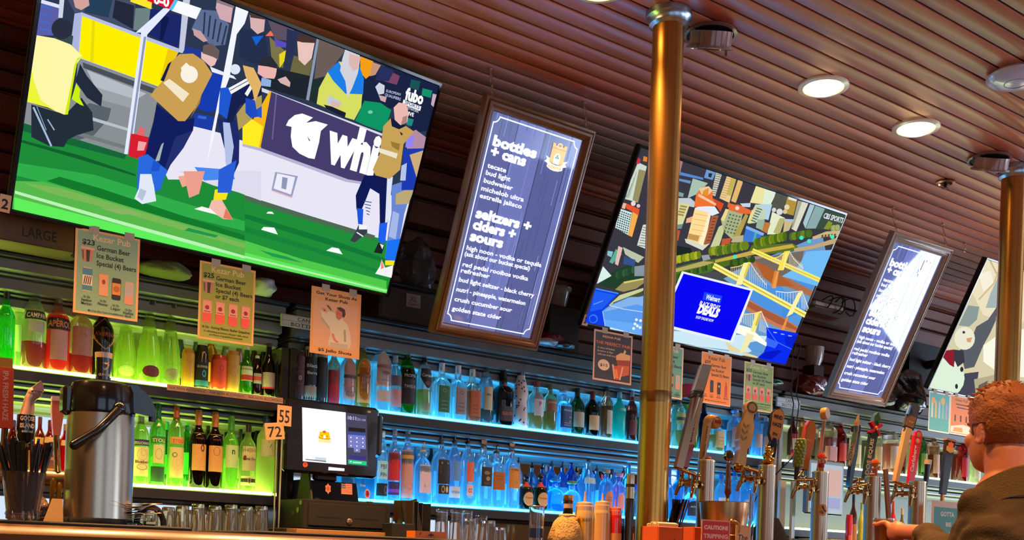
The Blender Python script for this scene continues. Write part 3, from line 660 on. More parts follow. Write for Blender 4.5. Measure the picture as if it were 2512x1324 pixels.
p.P([(1180,1020),(1300,1050),(1280,1110),(1170,1080)],'c89850');p.P([(1268,735),(1380,728),(1462,730),(1512,802),(1432,832),(1380,790),(1250,762)],'e9edfa');p.P([(1430,832),(1504,828),(1412,1132),(1340,1142)],'aa6040')
for j in range(8):p.L([(1440-9*j,860+34*j),(1480-9*j,858+34*j)],7,'5a2c1c')
p.P([(1138,1078),(1200,1092),(1332,1150),(1410,1130),(1330,1205),(1150,1122)],'dcdccc');p.P([(1506,950),(1590,905),(1512,1152),(1408,1184)],'cbd09c')
p.P([(1578,756),(1765,790),(1722,1060),(1680,1110),(1560,1002),(1530,880)],'b4ba8c')
for j in range(5):
 for i in range(5):p.P([(1610+26*i-12*j,800+6*i+44*j),(1626+26*i-12*j,803+6*i+44*j),(1620+26*i-12*j,826+6*i+44*j),(1604+26*i-12*j,823+6*i+44*j)],'66744e')
p.P([(1580,756),(1612,765),(1560,890),(1525,870)],'f0d890');p.P([(1605,690),(1765,735),(1765,802),(1640,775),(1598,730)],'ea6c34');p.P([(1540,1080),(1640,1070),(1620,1130),(1530,1150)],'c85838')
p.P([(1030,1150),(1200,1180),(1220,1240),(1030,1260)],'1c2820')
def trees(x0,y0,x1,y1,n,h,cs):
 for k in range(n):
  t_=(k+.5)/n;x=x0+(x1-x0)*t_;y=y0+(y1-y0)*t_
  p.C((x,y),h*(.7+.25*sin(k*2.3)),cs[k % len(cs)],9,ry=h*1.15)
p.crop=B_
p.P([(300,440),(470,270),(680,190),(780,240),(780,370),(560,400),(480,470),(280,440)],'22402c');p.P([(680,230),(790,215),(785,335),(680,335)],'8a95a0');p.P([(555,20),(785,130),(720,192),(580,100)],'bac6aa');p.P([(570,118),(692,160),(682,232),(558,202)],'3a528c');p.P([(480,40),(542,100),(442,202),(408,182)],'5cae94');p.P([(340,228),(432,332),(268,422),(300,330)],'d9f2ea');p.P([(506,8),(552,30),(502,222),(468,202)],'e4bcb4');p.P([(390,60),(450,70),(430,130),(385,110)],'88c4d0')
trees(480,330,680,260,6,38,['2c5238','24482e','376040'])
p.P([(470,480),(560,400),(780,365),(780,410),(700,470),(560,505)],'9c8e5a');p.P([(560,395),(780,355),(780,372),(570,415)],'d8c878');p.P([(400,650),(520,540),(775,462),(775,490),(560,612)],'cdd096');p.P([(450,620),(760,500),(775,540),(620,590),(430,690)],'4a5238')
p.P([(330,710),(420,645),(620,560),(775,580),(775,980),(360,872)],'5c9cf0');p.P([(345,720),(700,640),(775,660),(775,560),(640,560),(430,650)],'88b4ec');p.P([(350,800),(775,860),(775,980),(360,872)],'6aacf8');p.L([(410,650),(560,690),(770,722)],7,'d4e4fa')
p.P([(258,462),(512,518),(335,712),(362,874),(150,835)],'0f3fe8');p.P([(250,490),(480,540),(330,690),(200,720)],'1f5cf4');p.L([(262,470),(505,522)],14,'4a90f8');p.L([(335,712),(362,874)],9,'a8c8fa');p.C((235,795),48,'3a78f8');p.C((232,798),36,'0f3fe8');p.L([(235,640),(340,600)],8,'7aa8fa')
for c in((700,805),(685,850),(710,872),(670,900),(745,815),(740,890)):p.C(c,15,'f4fbff')
p.P([(1090,250),(1300,190),(1540,150),(1765,100),(1765,200),(1560,260),(1400,330),(1090,390)],'4c6e20');p.P([(1100,262),(1420,172),(1545,182),(1470,215),(1100,298)],'b8aa64');trees(1120,160,1390,100,9,40,['8e9c1c','b0b428','6a8018']);trees(1490,70,1765,20,8,44,['6f8a1c','98a428','4c6c1c']);trees(1130,350,1500,230,12,30,['3c6020','2c5020','587a24']);p.P([(1400,110),(1480,100),(1500,150),(1420,170)],'9aa0a8');p.P([(1290,330),(1540,280),(1765,330),(1765,460),(1400,360)],'4a4c50');p.P([(1640,360),(1765,300),(1765,450)],'7aa8cc')
p.crop=K_
p.P([(450,232),(668,312),(602,452),(380,422)],'ece4a2');p.P([(540,282),(668,312),(602,442),(518,432)],'dff0da');p.P([(660,310),(790,355),(730,520),(610,470)],'55564e');p.P([(790,350),(892,392),(852,562),(740,532)],'b6943e');p.C((780,470),28,'e4d8b0');p.C((760,520),24,'d8c890');p.P([(800,355),(890,385),(880,410),(795,385)],'e8e8e0')
p.P([(900,398),(1012,430),(882,735),(828,702)],'dcdcc8');p.P([(900,398),(945,410),(850,690),(828,702)],'a8a890');p.P([(1030,438),(1082,450),(980,702),(955,640)],'abc8d0');p.P([(1090,452),(1192,490),(1092,702),(985,702)],'8cacac');p.P([(1192,488),(1440,560),(1350,725),(1092,702)],'3d4f42');p.P([(1230,618),(1275,640),(1235,715),(1176,705)],'849434');trees(1260,700,1340,690,4,30,['8a9850','a8b070'])
p.T('CBS SPORTS',(1170,585),(1378,642),'e6eaf4',.03,k=1.3)
p.P([(440,440),(610,452),(540,602),(430,642),(360,650),(400,520)],'c2d4bc');p.P([(400,500),(440,500),(390,640),(350,640)],'ecdc98');p.P([(470,440),(620,440),(580,610),(540,600),(560,510)],'b4d4ec')
for j in range(6):p.L([(452-12*j,480+26*j),(512-14*j,500+26*j)],12,'5c6c58')
p.P([(620,520),(762,590),(702,762),(566,765)],'e4ecca');p.P([(700,590),(762,590),(702,762),(632,745)],'bab474');p.C((640,500),24,'d8d4d0');p.C((700,520),34,'d8dcdc');p.P([(755,598),(855,602),(802,722),(738,742)],'ccbc8c');p.P([(760,598),(855,602),(848,622),(755,618)],'a8c4e4')
p.P([(140,508),(305,542),(202,792),(105,742)],'a9b48c');p.P([(330,542),(362,560),(262,802),(190,792)],'b4a050')
for j in range(6):
 for i in range(4):p.P([(160+34*i-12*j,540+8*i+36*j),(178+34*i-12*j,544+8*i+36*j),(172+34*i-12*j,560+8*i+36*j),(154+34*i-12*j,556+8*i+36*j)],'5c6844')
p.P([(140,450),(250,440),(400,510),(380,545),(280,540),(150,500)],'e66c38');p.C((240,480),22,'f4d8d0');p.P([(270,430),(385,425),(380,470),(300,465)],'c8d8e4')
p.P([(340,670),(532,752),(440,850),(300,842)],'3c7cd8');p.P([(340,670),(532,752),(520,780),(330,700)],'84b4f0');p.P([(430,740),(452,750),(430,850),(405,840)],'4cb0b0');p.P([(520,628),(602,640),(562,752),(500,722)],'bc7c3c');p.P([(460,600),(540,610),(510,720),(440,690)],'9cb49c');p.P([(200,790),(310,770),(300,850),(170,850)],'bcb488')
p.P([(400,880),(840,860),(900,900),(840,950),(520,980),(360,960)],'5c7424');trees(430,860,770,780,11,46,['6c8418','4c6c18','8a9824']);trees(810,790,1030,750,7,40,['4c6c24','6c8428','385c20']);trees(10,950,340,880,10,46,['6c8420','4c6c20','84942c'])
p.P([(370,945),(830,868),(866,902),(500,965),(0,1070),(0,1040)],'ccac48');p.P([(1050,790),(1200,732),(1345,722),(1325,780),(1180,790),(1060,820)],'cab688');p.P([(850,915),(1060,880),(1310,800),(1300,860),(1000,930),(860,950)],'c4a878')
for k in range(5):p.P([(1150+34*k,770-3*k),(1170+34*k,765-3*k),(1168+34*k,795-3*k),(1148+34*k,805-3*k)],'6a5030')
for c in((215,1005),(932,800),(1015,835),(1265,790)):p.C(c,22,'44ecc4')
p.P([(400,1040),(640,990),(960,940),(930,1080),(720,1220),(560,1130)],'776a60');p.P([(985,948),(1262,930),(1130,1330),(720,1215),(900,1110)],'74bef8');p.P([(430,1050),(570,1110),(860,1324),(640,1324),(520,1220)],'b4602c');trees(160,1080,420,1030,7,34,['2c4c20','44641c'])
for pts in(((400,935),(470,965),(1140,1262)),):
 p.L(pts,50,'f9ea6c');p.L(pts,6,'c4a834')
for k in range(11):
 t_=k/10.0;p.L([(600+150*t_,1035+80*t_-0),(600+150*t_,1025-80*t_*t_)],4,'f4e8b0');p.L([(800+140*t_,950+170*t_-40*t_*t_),(800+140*t_,1110+60*t_)],4,'e8e0c8')
p.L([(590,1028),(680,1005),(770,945)],8,'f9ea6c');p.L([(800,945),(850,1030),(950,1130)],7,'f0ecd8');p.P([(745,945),(808,938),(735,1150),(670,1150)],'f9e35c');p.L([(735,1140),(770,960)],12,'fff4a8');p.P([(640,1150),(690,1160),(640,1330),(600,1330)],'e08434')
p.crop=D_
def bridge(a,b,w):
 p.L([a,b],w,'fbf07c');p.L([a,b],w*.18,'c8ac34');p.L([(a[0],a[1]-w*.34),(b[0],b[1]-w*.34)],w*.1,'fffac0')
bridge((200,125),(1200,665),62)
for k in range(9):
 t_=k/8.0;p.L([(390+150*t_,145-45*t_*t_),(390+150*t_,215+60*t_)],4,'f4e8b0');p.L([(590+180*t_,95+240*t_-30*t_*t_),(590+180*t_,300+80*t_)],4,'dfe4ec');p.L([(880+240*t_,408+10*t_),(880+240*t_,480+110*t_)],4,'d4e4fa');p.L([(1150+80*t_,410+190*t_),(1150+80*t_,590+40*t_)],4,'d4e4fa')
p.L([(380,150),(470,135),(580,92)],8,'f9ea6c');p.L([(590,92),(680,230),(770,340)],7,'e8ecf4');p.L([(870,405),(1000,420),(1150,402)],8,'eef4fa');p.L([(1155,402),(1225,590)],7,'e8f0fa')
p.P([(522,98),(592,90),(500,335),(438,335)],'fff2a0');p.P([(575,100),(596,98),(545,250),(520,245)],'e8cc44');p.P([(1112,418),(1164,405),(1055,645),(985,682)],'fff4a8');p.P([(985,685),(1010,680),(962,825),(928,822)],'eb9444');p.P([(880,195),(905,190),(870,370),(830,372)],'e8a050')
p.P([(-900,860),(560,1080),(480,1110),(-900,1000)],'bfe4f6');p.P([(440,755),(600,800),(790,975),(770,1000),(560,890),(430,850)],'fffff2');p.P([(560,850),(640,880),(540,1050),(480,1080)],'f4ecb0')
for k in range(8):t_=k/7.0;p.L([(500+140*t_,665-30*t_),(500+140*t_,740+70*t_)],5,'eef4e8');p.L([(710+90*t_,620+170*t_),(690+80*t_,830+30*t_)],4,'e4ecf4')
p.L([(500,655),(650,640),(715,618)],8,'f4eca0');p.L([(712,620),(790,800)],7,'f4f4ec');p.P([(650,640),(716,616),(648,850),(596,836)],'f8ec8c');p.P([(690,640),(712,630),(665,780),(645,770)],'d8bc34')
p.P([(768,792),(1130,862),(1100,1000),(1030,1230),(670,1122),(740,1060),(775,975)],'0b2cf2');p.P([(760,1060),(900,1040),(940,1050),(820,1140),(690,1120)],'0618c8');p.P([(960,900),(1100,880),(1060,1020),(980,980)],'0a20d4');p.L([(775,800),(880,950),(1080,1050)],6,'5a90fa');p.P([(775,900),(900,960),(860,1020),(770,990)],'3c6af8')
for c in((865,848),(945,866),(1025,884)):p.P([(c[0]-20,c[1]-8),(c[0]+20,c[1]),(c[0]+16,c[1]+8),(c[0]-20,c[1]+4)],'a8c4fa')
p.crop=(0,0,1)
p.P([(1667,662),(1842,706),(1791,838),(1610,796)],'eef2ff');p.P([(1671,668),(1835,710),(1786,832),(1617,790)],'0a08f4')
p.P([(1722,713),(1766,723),(1761,742),(1717,732)],'1c48f8');p.T('Walmart',(1724,730),(1758,738),'f4f8ff',.03,k=1.3);p.T('BLACK FRIDAY',(1709,745),(1758,757),'f4f8ff',.03,k=1.5);p.T('DEALS',(1703,763),(1754,775),'ffffff',.07,.1,k=1.15);p.T('SHOP ONLINE NOW',(1700,777),(1743,787),'f4f8ff',.02,k=1.5)
p.mb.build('screen','screen',TV2,label='lit picture of a riverside city with bridges')
# ---- third television, cut by the frame
p,TV3=tv('television showing a painted snowman scene, rightmost over the bar',V(5.966,3.9,1.147)+V(0,0,E0),-.002,.4574,1.40,.815,.010)
p.rect(0,0,p.W,p.H,'d9cfaa')
p.crop=(2240,600,3.4846)
p.P([(500,400),(650,90),(1100,200),(1100,500),(900,700),(600,600)],'eee2c0');p.P([(740,240),(770,260),(720,540),(620,540),(660,420)],'a9b6b6');p.P([(560,250),(660,220),(690,330),(600,400)],'f8f2dc');p.L([(650,120),(740,300)],14,'c8b48c');p.L([(760,150),(690,330),(560,470)],14,'d4bc94');p.P([(470,518),(565,530),(545,640),(480,700),(388,690)],'8d9c98')
p.P([(540,700),(640,640),(722,520),(705,650),(655,760),(600,860),(522,1045),(440,1062),(400,900),(500,800)],'5b6068');p.P([(600,860),(760,745),(1100,700),(1100,1150),(750,1110),(600,1000)],'fafae6');p.P([(440,1100),(560,1085),(530,1300),(360,1280)],'484858');p.P([(520,1150),(700,1110),(1100,1200),(1100,1400),(540,1330)],'b9ae8c');p.P([(560,1200),(640,1160),(600,1320),(540,1300)],'6a6458')
p.C((440,800),88,'ecebd2',ry=98);p.C((250,1140),190,'dff2da',ry=175);p.P([(270,905),(345,895),(430,905),(440,1000),(380,1045),(355,990),(345,1045),(310,1025),(255,962)],'3c3a42');p.P([(270,905),(345,895),(350,1045),(310,1022),(255,960)],'921e30');p.C((415,1065),14,'302c34',ry=22);p.C((370,1210),12,'302c34',ry=22);p.P([(455,800),(505,790),(490,835),(460,830)],'dca070');p.C((432,748),12,'3c3c40')
p.mb.build('screen','screen',TV3,label='lit picture of a snowman in a wood')
# ------------------------------------------------------------------ framed menu boards
LINES=[('bottles',(1206,357),(1314,386),.05),('+ cans',(1201,380),(1287,408),.05),('tecate',(1194,410),(1240,423),.02),('bud light',(1190,428),(1250,444),.02),
('budweiser',(1185,447),(1256,466),.02),('michelob ultra',(1179,466),(1283,494),.02),('estrella jalisco',(1175,484),(1278,511),.02),
('seltzers +',(1164,533),(1300,565),.05),('ciders +',(1157,561),(1262,584),.05),('sours',(1150,588),(1231,607),.05),
('high noon - vodka or tequila',(1143,611),(1326,655),.02),('(ask about our bucket special)',(1138,627),(1298,662),.02),('red pedal rooibos vodka',(1133,654),(1294,686),.02),('refresher',(1129,667),(1199,682),.02),
('bud light seltzer - black cherry',(1124,690),(1308,728),.02),('nutrl - pineapple, watermelon',(1118,714),(1287,747),.02),('crush cucumber sour',(1113,737),(1254,765),.02),('golden state cider',(1107,760),(1227,783),.02)]
def menu(name_label,o,yaw,tilt,W,H,fcol,ref=None,fprof=None):
 p=Panel(o,yaw,tilt,W,H)
 t=thing('menu_board',name_label,'menu board',p.pt(W/2,0,0),group='framed menu boards on chains')
 fw=.052
 q=MB();p.moulding(q,fprof,-.02);q.build('frame','frame_wood' if fcol is None else 'gloss',t,fcol)
 a=Panel(p.pt(fw-.004,fw-.004,-.004),yaw,tilt,W-2*fw+.008,H-2*fw+.008)
 q=MB();a.slab(q,-.01,-.01,a.W+.01,a.H+.01,-.012,-.0005);q.build('backing','matte',t,'1a1410')
 a.rect(0,0,a.W,a.H,'525a88')
 w5=a.W/3.4;rnd=random.Random(3)
 for k in range(4):
  u0=k*w5;sh=['4f5684','5d659a','4a5280','5a6296'][k];a.rect(u0+.002,0,min(u0+w5,a.W),a.H,sh);a.rect(u0-.001,0,u0+.002,a.H,'23283f')
  for j in range(16):
   uu=u0+rnd.random()*w5;vv=rnd.random()*a.H;a.rect(uu,vv,uu+.0012+.002*rnd.random(),vv+.05+.2*rnd.random(),rnd.choice(['6f78ae','434a74','7e88bc','3c4268']))
 # rule with notched corners
 e,g,w=.016,.028,.005
 def bar(u0,v0,u1,v1):a.rect(u0,v0,u1,v1,'d9e4ff')
 bar(e+g,e,a.W-e-g,e+w);bar(e+g,a.H-e-w,a.W-e-g,a.H-e);bar(e,e+g,e+w,a.H-e-g);bar(a.W-e-w,e+g,a.W-e,a.H-e-g)
 for cu,cv,a0 in((e,e,0),(a.W-e,e,90),(a.W-e,a.H-e,180),(e,a.H-e,270)):
  o1=[(cu+(g+w/2)*cos(radians(a0+t_)),cv+(g+w/2)*sin(radians(a0+t_)))for t_ in range(0,91,10)];i1=[(cu+(g-w/2)*cos(radians(a0+t_)),cv+(g-w/2)*sin(radians(a0+t_)))for t_ in range(90,-1,-10)]
  a.uv(o1+i1,'d9e4ff')
 if ref is None:ref=a;menu.ref=a
 r0=menu.ref;su,sv=a.W/r0.W,a.H/r0.H
 for s,p0,p1,b in LINES:
  u0,v0=r0.px(*p0);u1,v1=r0.px(*p1);a.k+=2
  text(a.mb,s,a.pt(u0*su,(v0+v1)/2*sv,a.k*a.step),a.ex,a.ey,.026 if b<.04 else .056,'f4f6ff',(u1-u0)*su,'L',b)
 # pub badge: little orange house over a ribbon
 bx,by=r0.px(1366,384);bx*=su;by*=sv;k=.052*su
 def B(pts,c):a.uv([(bx+x*k,by+y*k)for x,y in pts],c)
 B([(-1.15,-.15),(-.6,-.3),(-.6,-.75),(-1.15,-.6),(-.95,-.4)],'e9edff');B([(1.15,-.15),(.6,-.3),(.6,-.75),(1.15,-.6),(.95,-.4)],'e9edff')
 B([(-.7,-.6),(-.7,.8),(-.72,.95),(-.45,.95),(-.42,.8),(.42,.8),(.45,.95),(.72,.95),(.7,-.6)],'ff9c24');B([(-.7,.55),(.7,.55),(.7,.62),(-.7,.62)],'d8701c')
 a.disc(bx,by+.85*k,.28*k,'ffc46a',.2*k);a.disc(bx,by+.85*k,.2*k,'b0622c',.12*k);B([(-.3,-.6),(-.3,-.05),(-.18,.18),(0,.26),(.18,.18),(.3,-.05),(.3,-.6)],'f4f8ff')
 for dx,dy in((-.1,-.1),(.1,-.1),(0,.06)):a.disc(bx+dx*k,by+dy*k,.1*k,'2a8a5a')
 B([(-.8,-.5),(-.4,-.64),(0,-.68),(.4,-.64),(.8,-.5),(.8,-.95),(.4,-1.1),(0,-1.14),(-.4,-1.1),(-.8,-.95)],'fff4cc');a.t('KEZAR PUB',bx,by-.98*k,.3*k,'b0803c',1.3*k)
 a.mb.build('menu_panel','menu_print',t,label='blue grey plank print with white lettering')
 for u in(.04,W-.04):
  top=p.pt(u,H-.006,-.004);hk=V(top.x,top.y+.03,CZ-.003)
  q=MB();n=5
  for i in range(n):
   c=top.lerp(hk,(i+.5)/n);d=(hk-top)/n
   ring=[]
   for j in range(13):
    g_=2*pi*j/12;ring.append(c+d*.62*cos(g_)+(V(1,0,0)if i % 2 else V(0,1,0))*.006*sin(g_))
   q.tube(ring,.0016,6,cap=False)
  q.tube([hk-V(0,0,.022),hk+V(0,0,.004)],.0022,6);q.lathe([(0,-.004),(.009,-.004),(.009,0),(0,0)],hk)
  q.build('hanging_chain','metal',t,'c9a98a')
 return p,t
FP=[(0,0),(.003,.012),(.012,.016),(.016,.012),(.020,.020),(.030,.022),(.040,.012),(.048,.009),(.052,.002)]
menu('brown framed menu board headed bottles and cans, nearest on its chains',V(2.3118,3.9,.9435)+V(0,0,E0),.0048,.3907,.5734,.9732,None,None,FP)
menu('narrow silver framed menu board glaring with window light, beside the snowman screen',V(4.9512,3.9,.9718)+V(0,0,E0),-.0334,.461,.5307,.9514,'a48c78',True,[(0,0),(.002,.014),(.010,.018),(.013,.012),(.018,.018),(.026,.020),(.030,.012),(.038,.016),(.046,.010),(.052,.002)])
# spare ceiling hook
h=at(2367,618,Y=3.62);q=MB();q.tube([V(h.x,3.62,CZ+.001),V(h.x,3.62,CZ-.03)],.002,6)
q.tube([V(h.x+.011*sin(g_),3.62,CZ-.041+.011*cos(g_))for g_ in[2*pi*j/12 for j in range(12)]],.002,6);q.lathe([(0,0),(.008,0),(.008,-.003),(0,-.003)],(h.x,3.62,CZ))
tag(q.build('ceiling_hook','metal',None,'c9a98a'),'empty screw hook in the ceiling right of the silver menu board','hook')
# ------------------------------------------------------------------ paper posters hung under the screens
def paper(name,lab,cat,tl,br,Y,border,fill,draw,group=None,thick=.0015,bw=.035,yaw=0.0,zbot=None):
 a=at(*tl,Y=Y);b=at(*br,Y=Y)
 if zbot:b.z=zbot
 W,H=b.x-a.x,a.z-b.z
 p=Panel(V(a.x,Y,b.z),yaw,0,W,H)
 p.slab(p.mb,0,0,W,H,-thick,0,border);p.rect(W*bw,W*bw,W*(1-bw),H-W*bw,fill)
 draw(p,W,H)
 o=p.mb.build(name,'print',None,smooth=False)
 if name=='poster':
  q=MB()
  for u in(.2,.75):p.slab(q,W*u,H-.012,W*u+.035,H+.016,.0003,.0008)
  q.build('tape','gloss',o,'b8ac98')
 return tag(o,lab,cat,group),p
def can(p,u,v,w,h,top,mid,bot=None,blob=None):
 p.rect(u-w/2,v,u+w/2,v+h,top);p.rect(u-w*.42,v-h*.04,u+w*.42,v,mid);p.rect(u-w*.42,v+h,u+w*.42,v+h*1.04,mid)
 if bot:p.rect(u-w/2,v,u+w/2,v+h*.42,bot)
 if blob:p.disc(u,v+h*.68,w*.24,blob);p.rect(u-w*.35,v+h*.47,u+w*.35,v+h*.5,'4a3a34')
def bucket(p,u,v,w,h):
 p.uv([(u-w/2,v+h),(u+w/2,v+h),(u+w*.36,v),(u-w*.36,v)],'c88a6a');p.uv([(u-w*.12,v+h*.8),(u+w*.2,v+h*.8),(u+w*.14,v),(u-w*.08,v)],'4a2a24');p.uv([(u-w*.44,v+h*.75),(u-w*.3,v+h*.75),(u-w*.26,v+h*.1),(u-w*.36,v+h*.1)],'7a4a3a');p.rect(u-w*.52,v+h*.84,u+w*.52,v+h,'e8ab88')
def beer23(p,W,H):
 p.t('Kezar Pub',W*.56,H*.885,H*.105,'f2c79a',W*.58);p.t('$23',W*.2,H*.82,H*.085,'141a14',W*.19,bold=.03)
 for k,s in enumerate(('German Beer','Ice Bucket','Special (4) Beers')):p.t(s,W*.33,H*(.775-.09*k),H*.082,'232a1e',W*(.52,.42,.62)[k],'L',.025)
 bucket(p,W*.19,H*.62,W*.2,H*.17)
 can(p,W*.2,H*.28,W*.15,H*.26,'4a88a4','f0b070');p.rect(W*.125,H*.34,W*.275,H*.46,'f4d8b8')
 for k in range(4):p.uv([(W*(.14+.03*k),H*.35),(W*(.155+.03*k),H*.35),(W*(.175+.03*k),H*.45),(W*(.16+.03*k),H*.45)],'3a3434')
 can(p,W*.45,H*.25,W*.14,H*.25,'eba478','d48a60');p.disc(W*.45,H*.41,W*.025,'a83a30',W*.04)
 can(p,W*.65,H*.23,W*.14,H*.24,'2c1a16','1c100c');p.rect(W*.585,H*.28,W*.715,H*.42,'e8903c');p.disc(W*.65,H*.35,W*.05,'c06a28')
 can(p,W*.85,H*.2,W*.14,H*.25,'c9b4a8','eba080','e8967a');p.rect(W*.785,H*.29,W*.915,H*.43,'c0b0ac')
 for u,v,a,b in((.2,.19,'16 Oz','Festbier'),(.45,.17,'16 Oz','Pilsener'),(.65,.14,'16 Oz','Lager'),(.85,.11,'16 Oz','Helles')):
  p.t(a,W*u,H*v,H*.04,'2e3626',W*.1);p.t(b,W*u,H*(v-.04),H*.045,'2e3626',W*.16)
 p.t('Marzen',W*.2,H*.11,H*.045,'2e3626',W*.16);p.t('Bock',W*.85,H*.035,H*.04,'2e3626',W*.1)
 p.t('Mix of up, Alter, Types of 4 available beers',W*.5,H*.04,H*.03,'3a4230',W*.55)
def beer25(p,W,H):
 p.t('Kezar Pub',W*.5,H*.88,H*.105,'efcf86',W*.58);p.t('$25',W*.16,H*.8,H*.085,'12160a',W*.19,bold=.03)
 for k,s in enumerate(('German Beer','Ice Bucket','Special (4) Beers','or $7 each')):p.t(s,W*.29,H*(.785-.078*k),H*.074,'20240e',W*(.54,.45,.66,.42)[k],'L',.025)
 bucket(p,W*.16,H*.6,W*.2,H*.17)
 for k in range(4):can(p,W*(.15+.23*k),H*.23,W*.155,H*.27,'f4a488','f08468','fb5c4c','b01c2c')
 p.t('16 Oz - Kolong Pilsener Radler Grapefruit',W*.5,H*.15,H*.042,'20240e',W*.86);p.t('A refreshing premium pilsener with citrus',W*.5,H*.1,H*.032,'343a18',W*.8);p.t('and flavor of grapefruit lemonade',W*.5,H*.06,H*.032,'343a18',W*.6)
def beer29(p,W,H):
 p.t('Kezar Pub',W*.5,H*.87,H*.1,'33200a',W*.55);p.t('$29',W*.2,H*.79,H*.08,'1a1208',W*.19,bold=.03)
 for k,s in enumerate(('German Beer','Ice Bucket','Special (5) Beers')):p.t(s,W*.33,H*(.74-.09*k),H*.075,'2a1c0c',W*(.5,.42,.6)[k],'L',.02)
 bucket(p,W*.19,H*.56,W*.2,H*.16)
 can(p,W*.36,H*.24,W*.11,H*.22,'2c2a4a','1a1830','3a2418');can(p,W*.6,H*.22,W*.11,H*.22,'241c14','100c08','2a1a10','d8a850');p.rect(W*.8,H*.2,W*.88,H*.36,'e04818');p.uv([(W*.8,H*.36),(W*.88,H*.36),(W*.855,H*.42),(W*.855,H*.47),(W*.825,H*.47),(W*.825,H*.42)],'c83c14')
 for u,b in((.15,'Pilsener'),(.36,'Lager'),(.6,'Bock'),(.84,'Marzen')):p.t('16 Oz',W*u,H*.17,H*.03,'3a240c',W*.09);p.t(b,W*u,H*.135,H*.035,'3a240c',W*.14)
 p.t('Mix them up, all types of German beers',W*.5,H*.06,H*.03,'3a240c',W*.7)
def jello(p,W,H):
 p.rect(W*.06,H*.12,W*.94,H*.8,'f6b487')
 p.t('Get Your Shots At',W*.5,H*.895,H*.062,'33200f',W*.82,bold=.03);p.t('Kezar Pub',W*.5,H*.82,H*.062,'33200f',W*.45,bold=.03);p.t('$5 Jello Shots',W*.5,H*.045,H*.062,'33200f',W*.68,bold=.03)
 def Q(pts,c):p.uv([(x*W,y*H)for x,y in pts],c)
 Q([(.3,.62),(.35,.66),(.45,.66),(.62,.58),(.74,.5),(.8,.36),(.82,.2),(.76,.12),(.4,.12),(.36,.2),(.4,.32),(.38,.42),(.26,.5),(.2,.6),(.2,.66)],'f2dcb4');Q([(.22,.56),(.38,.42),(.37,.39),(.2,.53)],'b9b49c');Q([(.66,.42),(.7,.42),(.72,.24),(.68,.24)],'b4a88c');Q([(.4,.2),(.76,.2),(.76,.12),(.4,.12)],'d8c4a4')
 Q([(.52,.72),(.6,.7),(.62,.6),(.56,.55),(.5,.58),(.49,.66)],'e07a5a');Q([(.5,.735),(.58,.755),(.67,.73),(.69,.66),(.66,.6),(.62,.62),(.62,.68),(.55,.71)],'5a3020');Q([(.52,.64),(.55,.645),(.545,.66)],'8a1c1c')
 Q([(.2,.68),(.23,.71),(.28,.7),(.3,.66),(.25,.64)],'e8a07c');Q([(.3,.745),(.34,.755),(.41,.69),(.39,.675)],'3a7a34');Q([(.39,.69),(.41,.69),(.44,.66),(.43,.655)],'a8b878');Q([(.24,.69),(.27,.67),(.3,.655),(.26,.66)],'2c1c18');Q([(.42,.33),(.46,.34),(.5,.26),(.57,.22),(.54,.2),(.46,.24)],'f08a68')
def pair(p,W,H):
 p.t('KEZAR PUB',W*.45,H*.87,H*.055,'f29a70',W*.46,bold=.04);p.t('THE PERFECT PAIR',W*.5,H*.73,H*.085,'f06a2a',W*.9,bold=.02)
 for k,s in enumerate(('A shot of Bulleit','Bourbon or Rye','with any draft beer')):p.t(s,W*.1,H*(.64-.065*k),H*.045,'e9b48c',W*(.44,.4,.48)[k],'L')
 p.disc(W*.27,H*.32,W*.15,'f4c8a0',H*.11);p.t('$15',W*.27,H*.29,H*.075,'241c18',W*.2,bold=.02)
 def Q(pts,c):p.uv([(x*W,y*H)for x,y in pts],c)
 Q([(.58,.55),(.95,.58),(.93,.2),(.66,.12)],'d8642a');Q([(.58,.55),(.7,.62),(.95,.6),(.95,.5),(.58,.46)],'f4b070');Q([(.6,.46),(.95,.48),(.94,.38),(.62,.36)],'a83c18');Q([(.76,.62),(.8,.7),(.84,.66),(.8,.6)],'e8c078');Q([(.48,.34),(.78,.34),(.7,.07),(.54,.07)],'e8501c');Q([(.48,.36),(.52,.36),(.57,.07),(.54,.07)],'f4bc94');Q([(.74,.34),(.78,.34),(.71,.07),(.68,.07)],'f4bc94');Q([(.52,.26),(.62,.28),(.66,.1),(.56,.1)],'fa8c34')
YT=lambda px:3.9-.007+(at(px,700,Y=3.93).x-.6576)*math.tan(.0901)
GP='paper specials posters under the screens'
paper('poster','teal poster for a $23 beer bucket hanging under the football screen','poster',(186,556),(337,789),YT(260),'f3ad72','8fb08c',beer23,GP)
paper('poster','olive green $25 beer bucket poster under the football screen','poster',(491,638),(621,849),YT(556),'f5b468','a8a83c',beer25,GP)
paper('poster','orange jello shots poster with a drinking man, right of the till','poster',(765,700),(881,882),YT(820),'f6a860','f7ac66',jello,GP)
paper('poster','black perfect pair poster with orange lettering left of the pipe column','poster',(1458,806),(1548,945),3.893,'eaa888','3a2c26',pair,GP)
paper('poster','teal beer poster half hidden behind the pipe column','poster',(1592,837),(1673,981),3.893,'e9c49c','6ea888',beer23,GP)
paper('poster','bright orange $29 beer bucket poster under the city screen','poster',(1722,861),(1791,998),3.893,'f6b07c','fb8c10',beer29,GP)
paper('poster','light green $25 beer poster at the right end of the city screen','poster',(1827,885),(1894,1014),3.893,'e6cc8c','94b45c',beer25,GP)
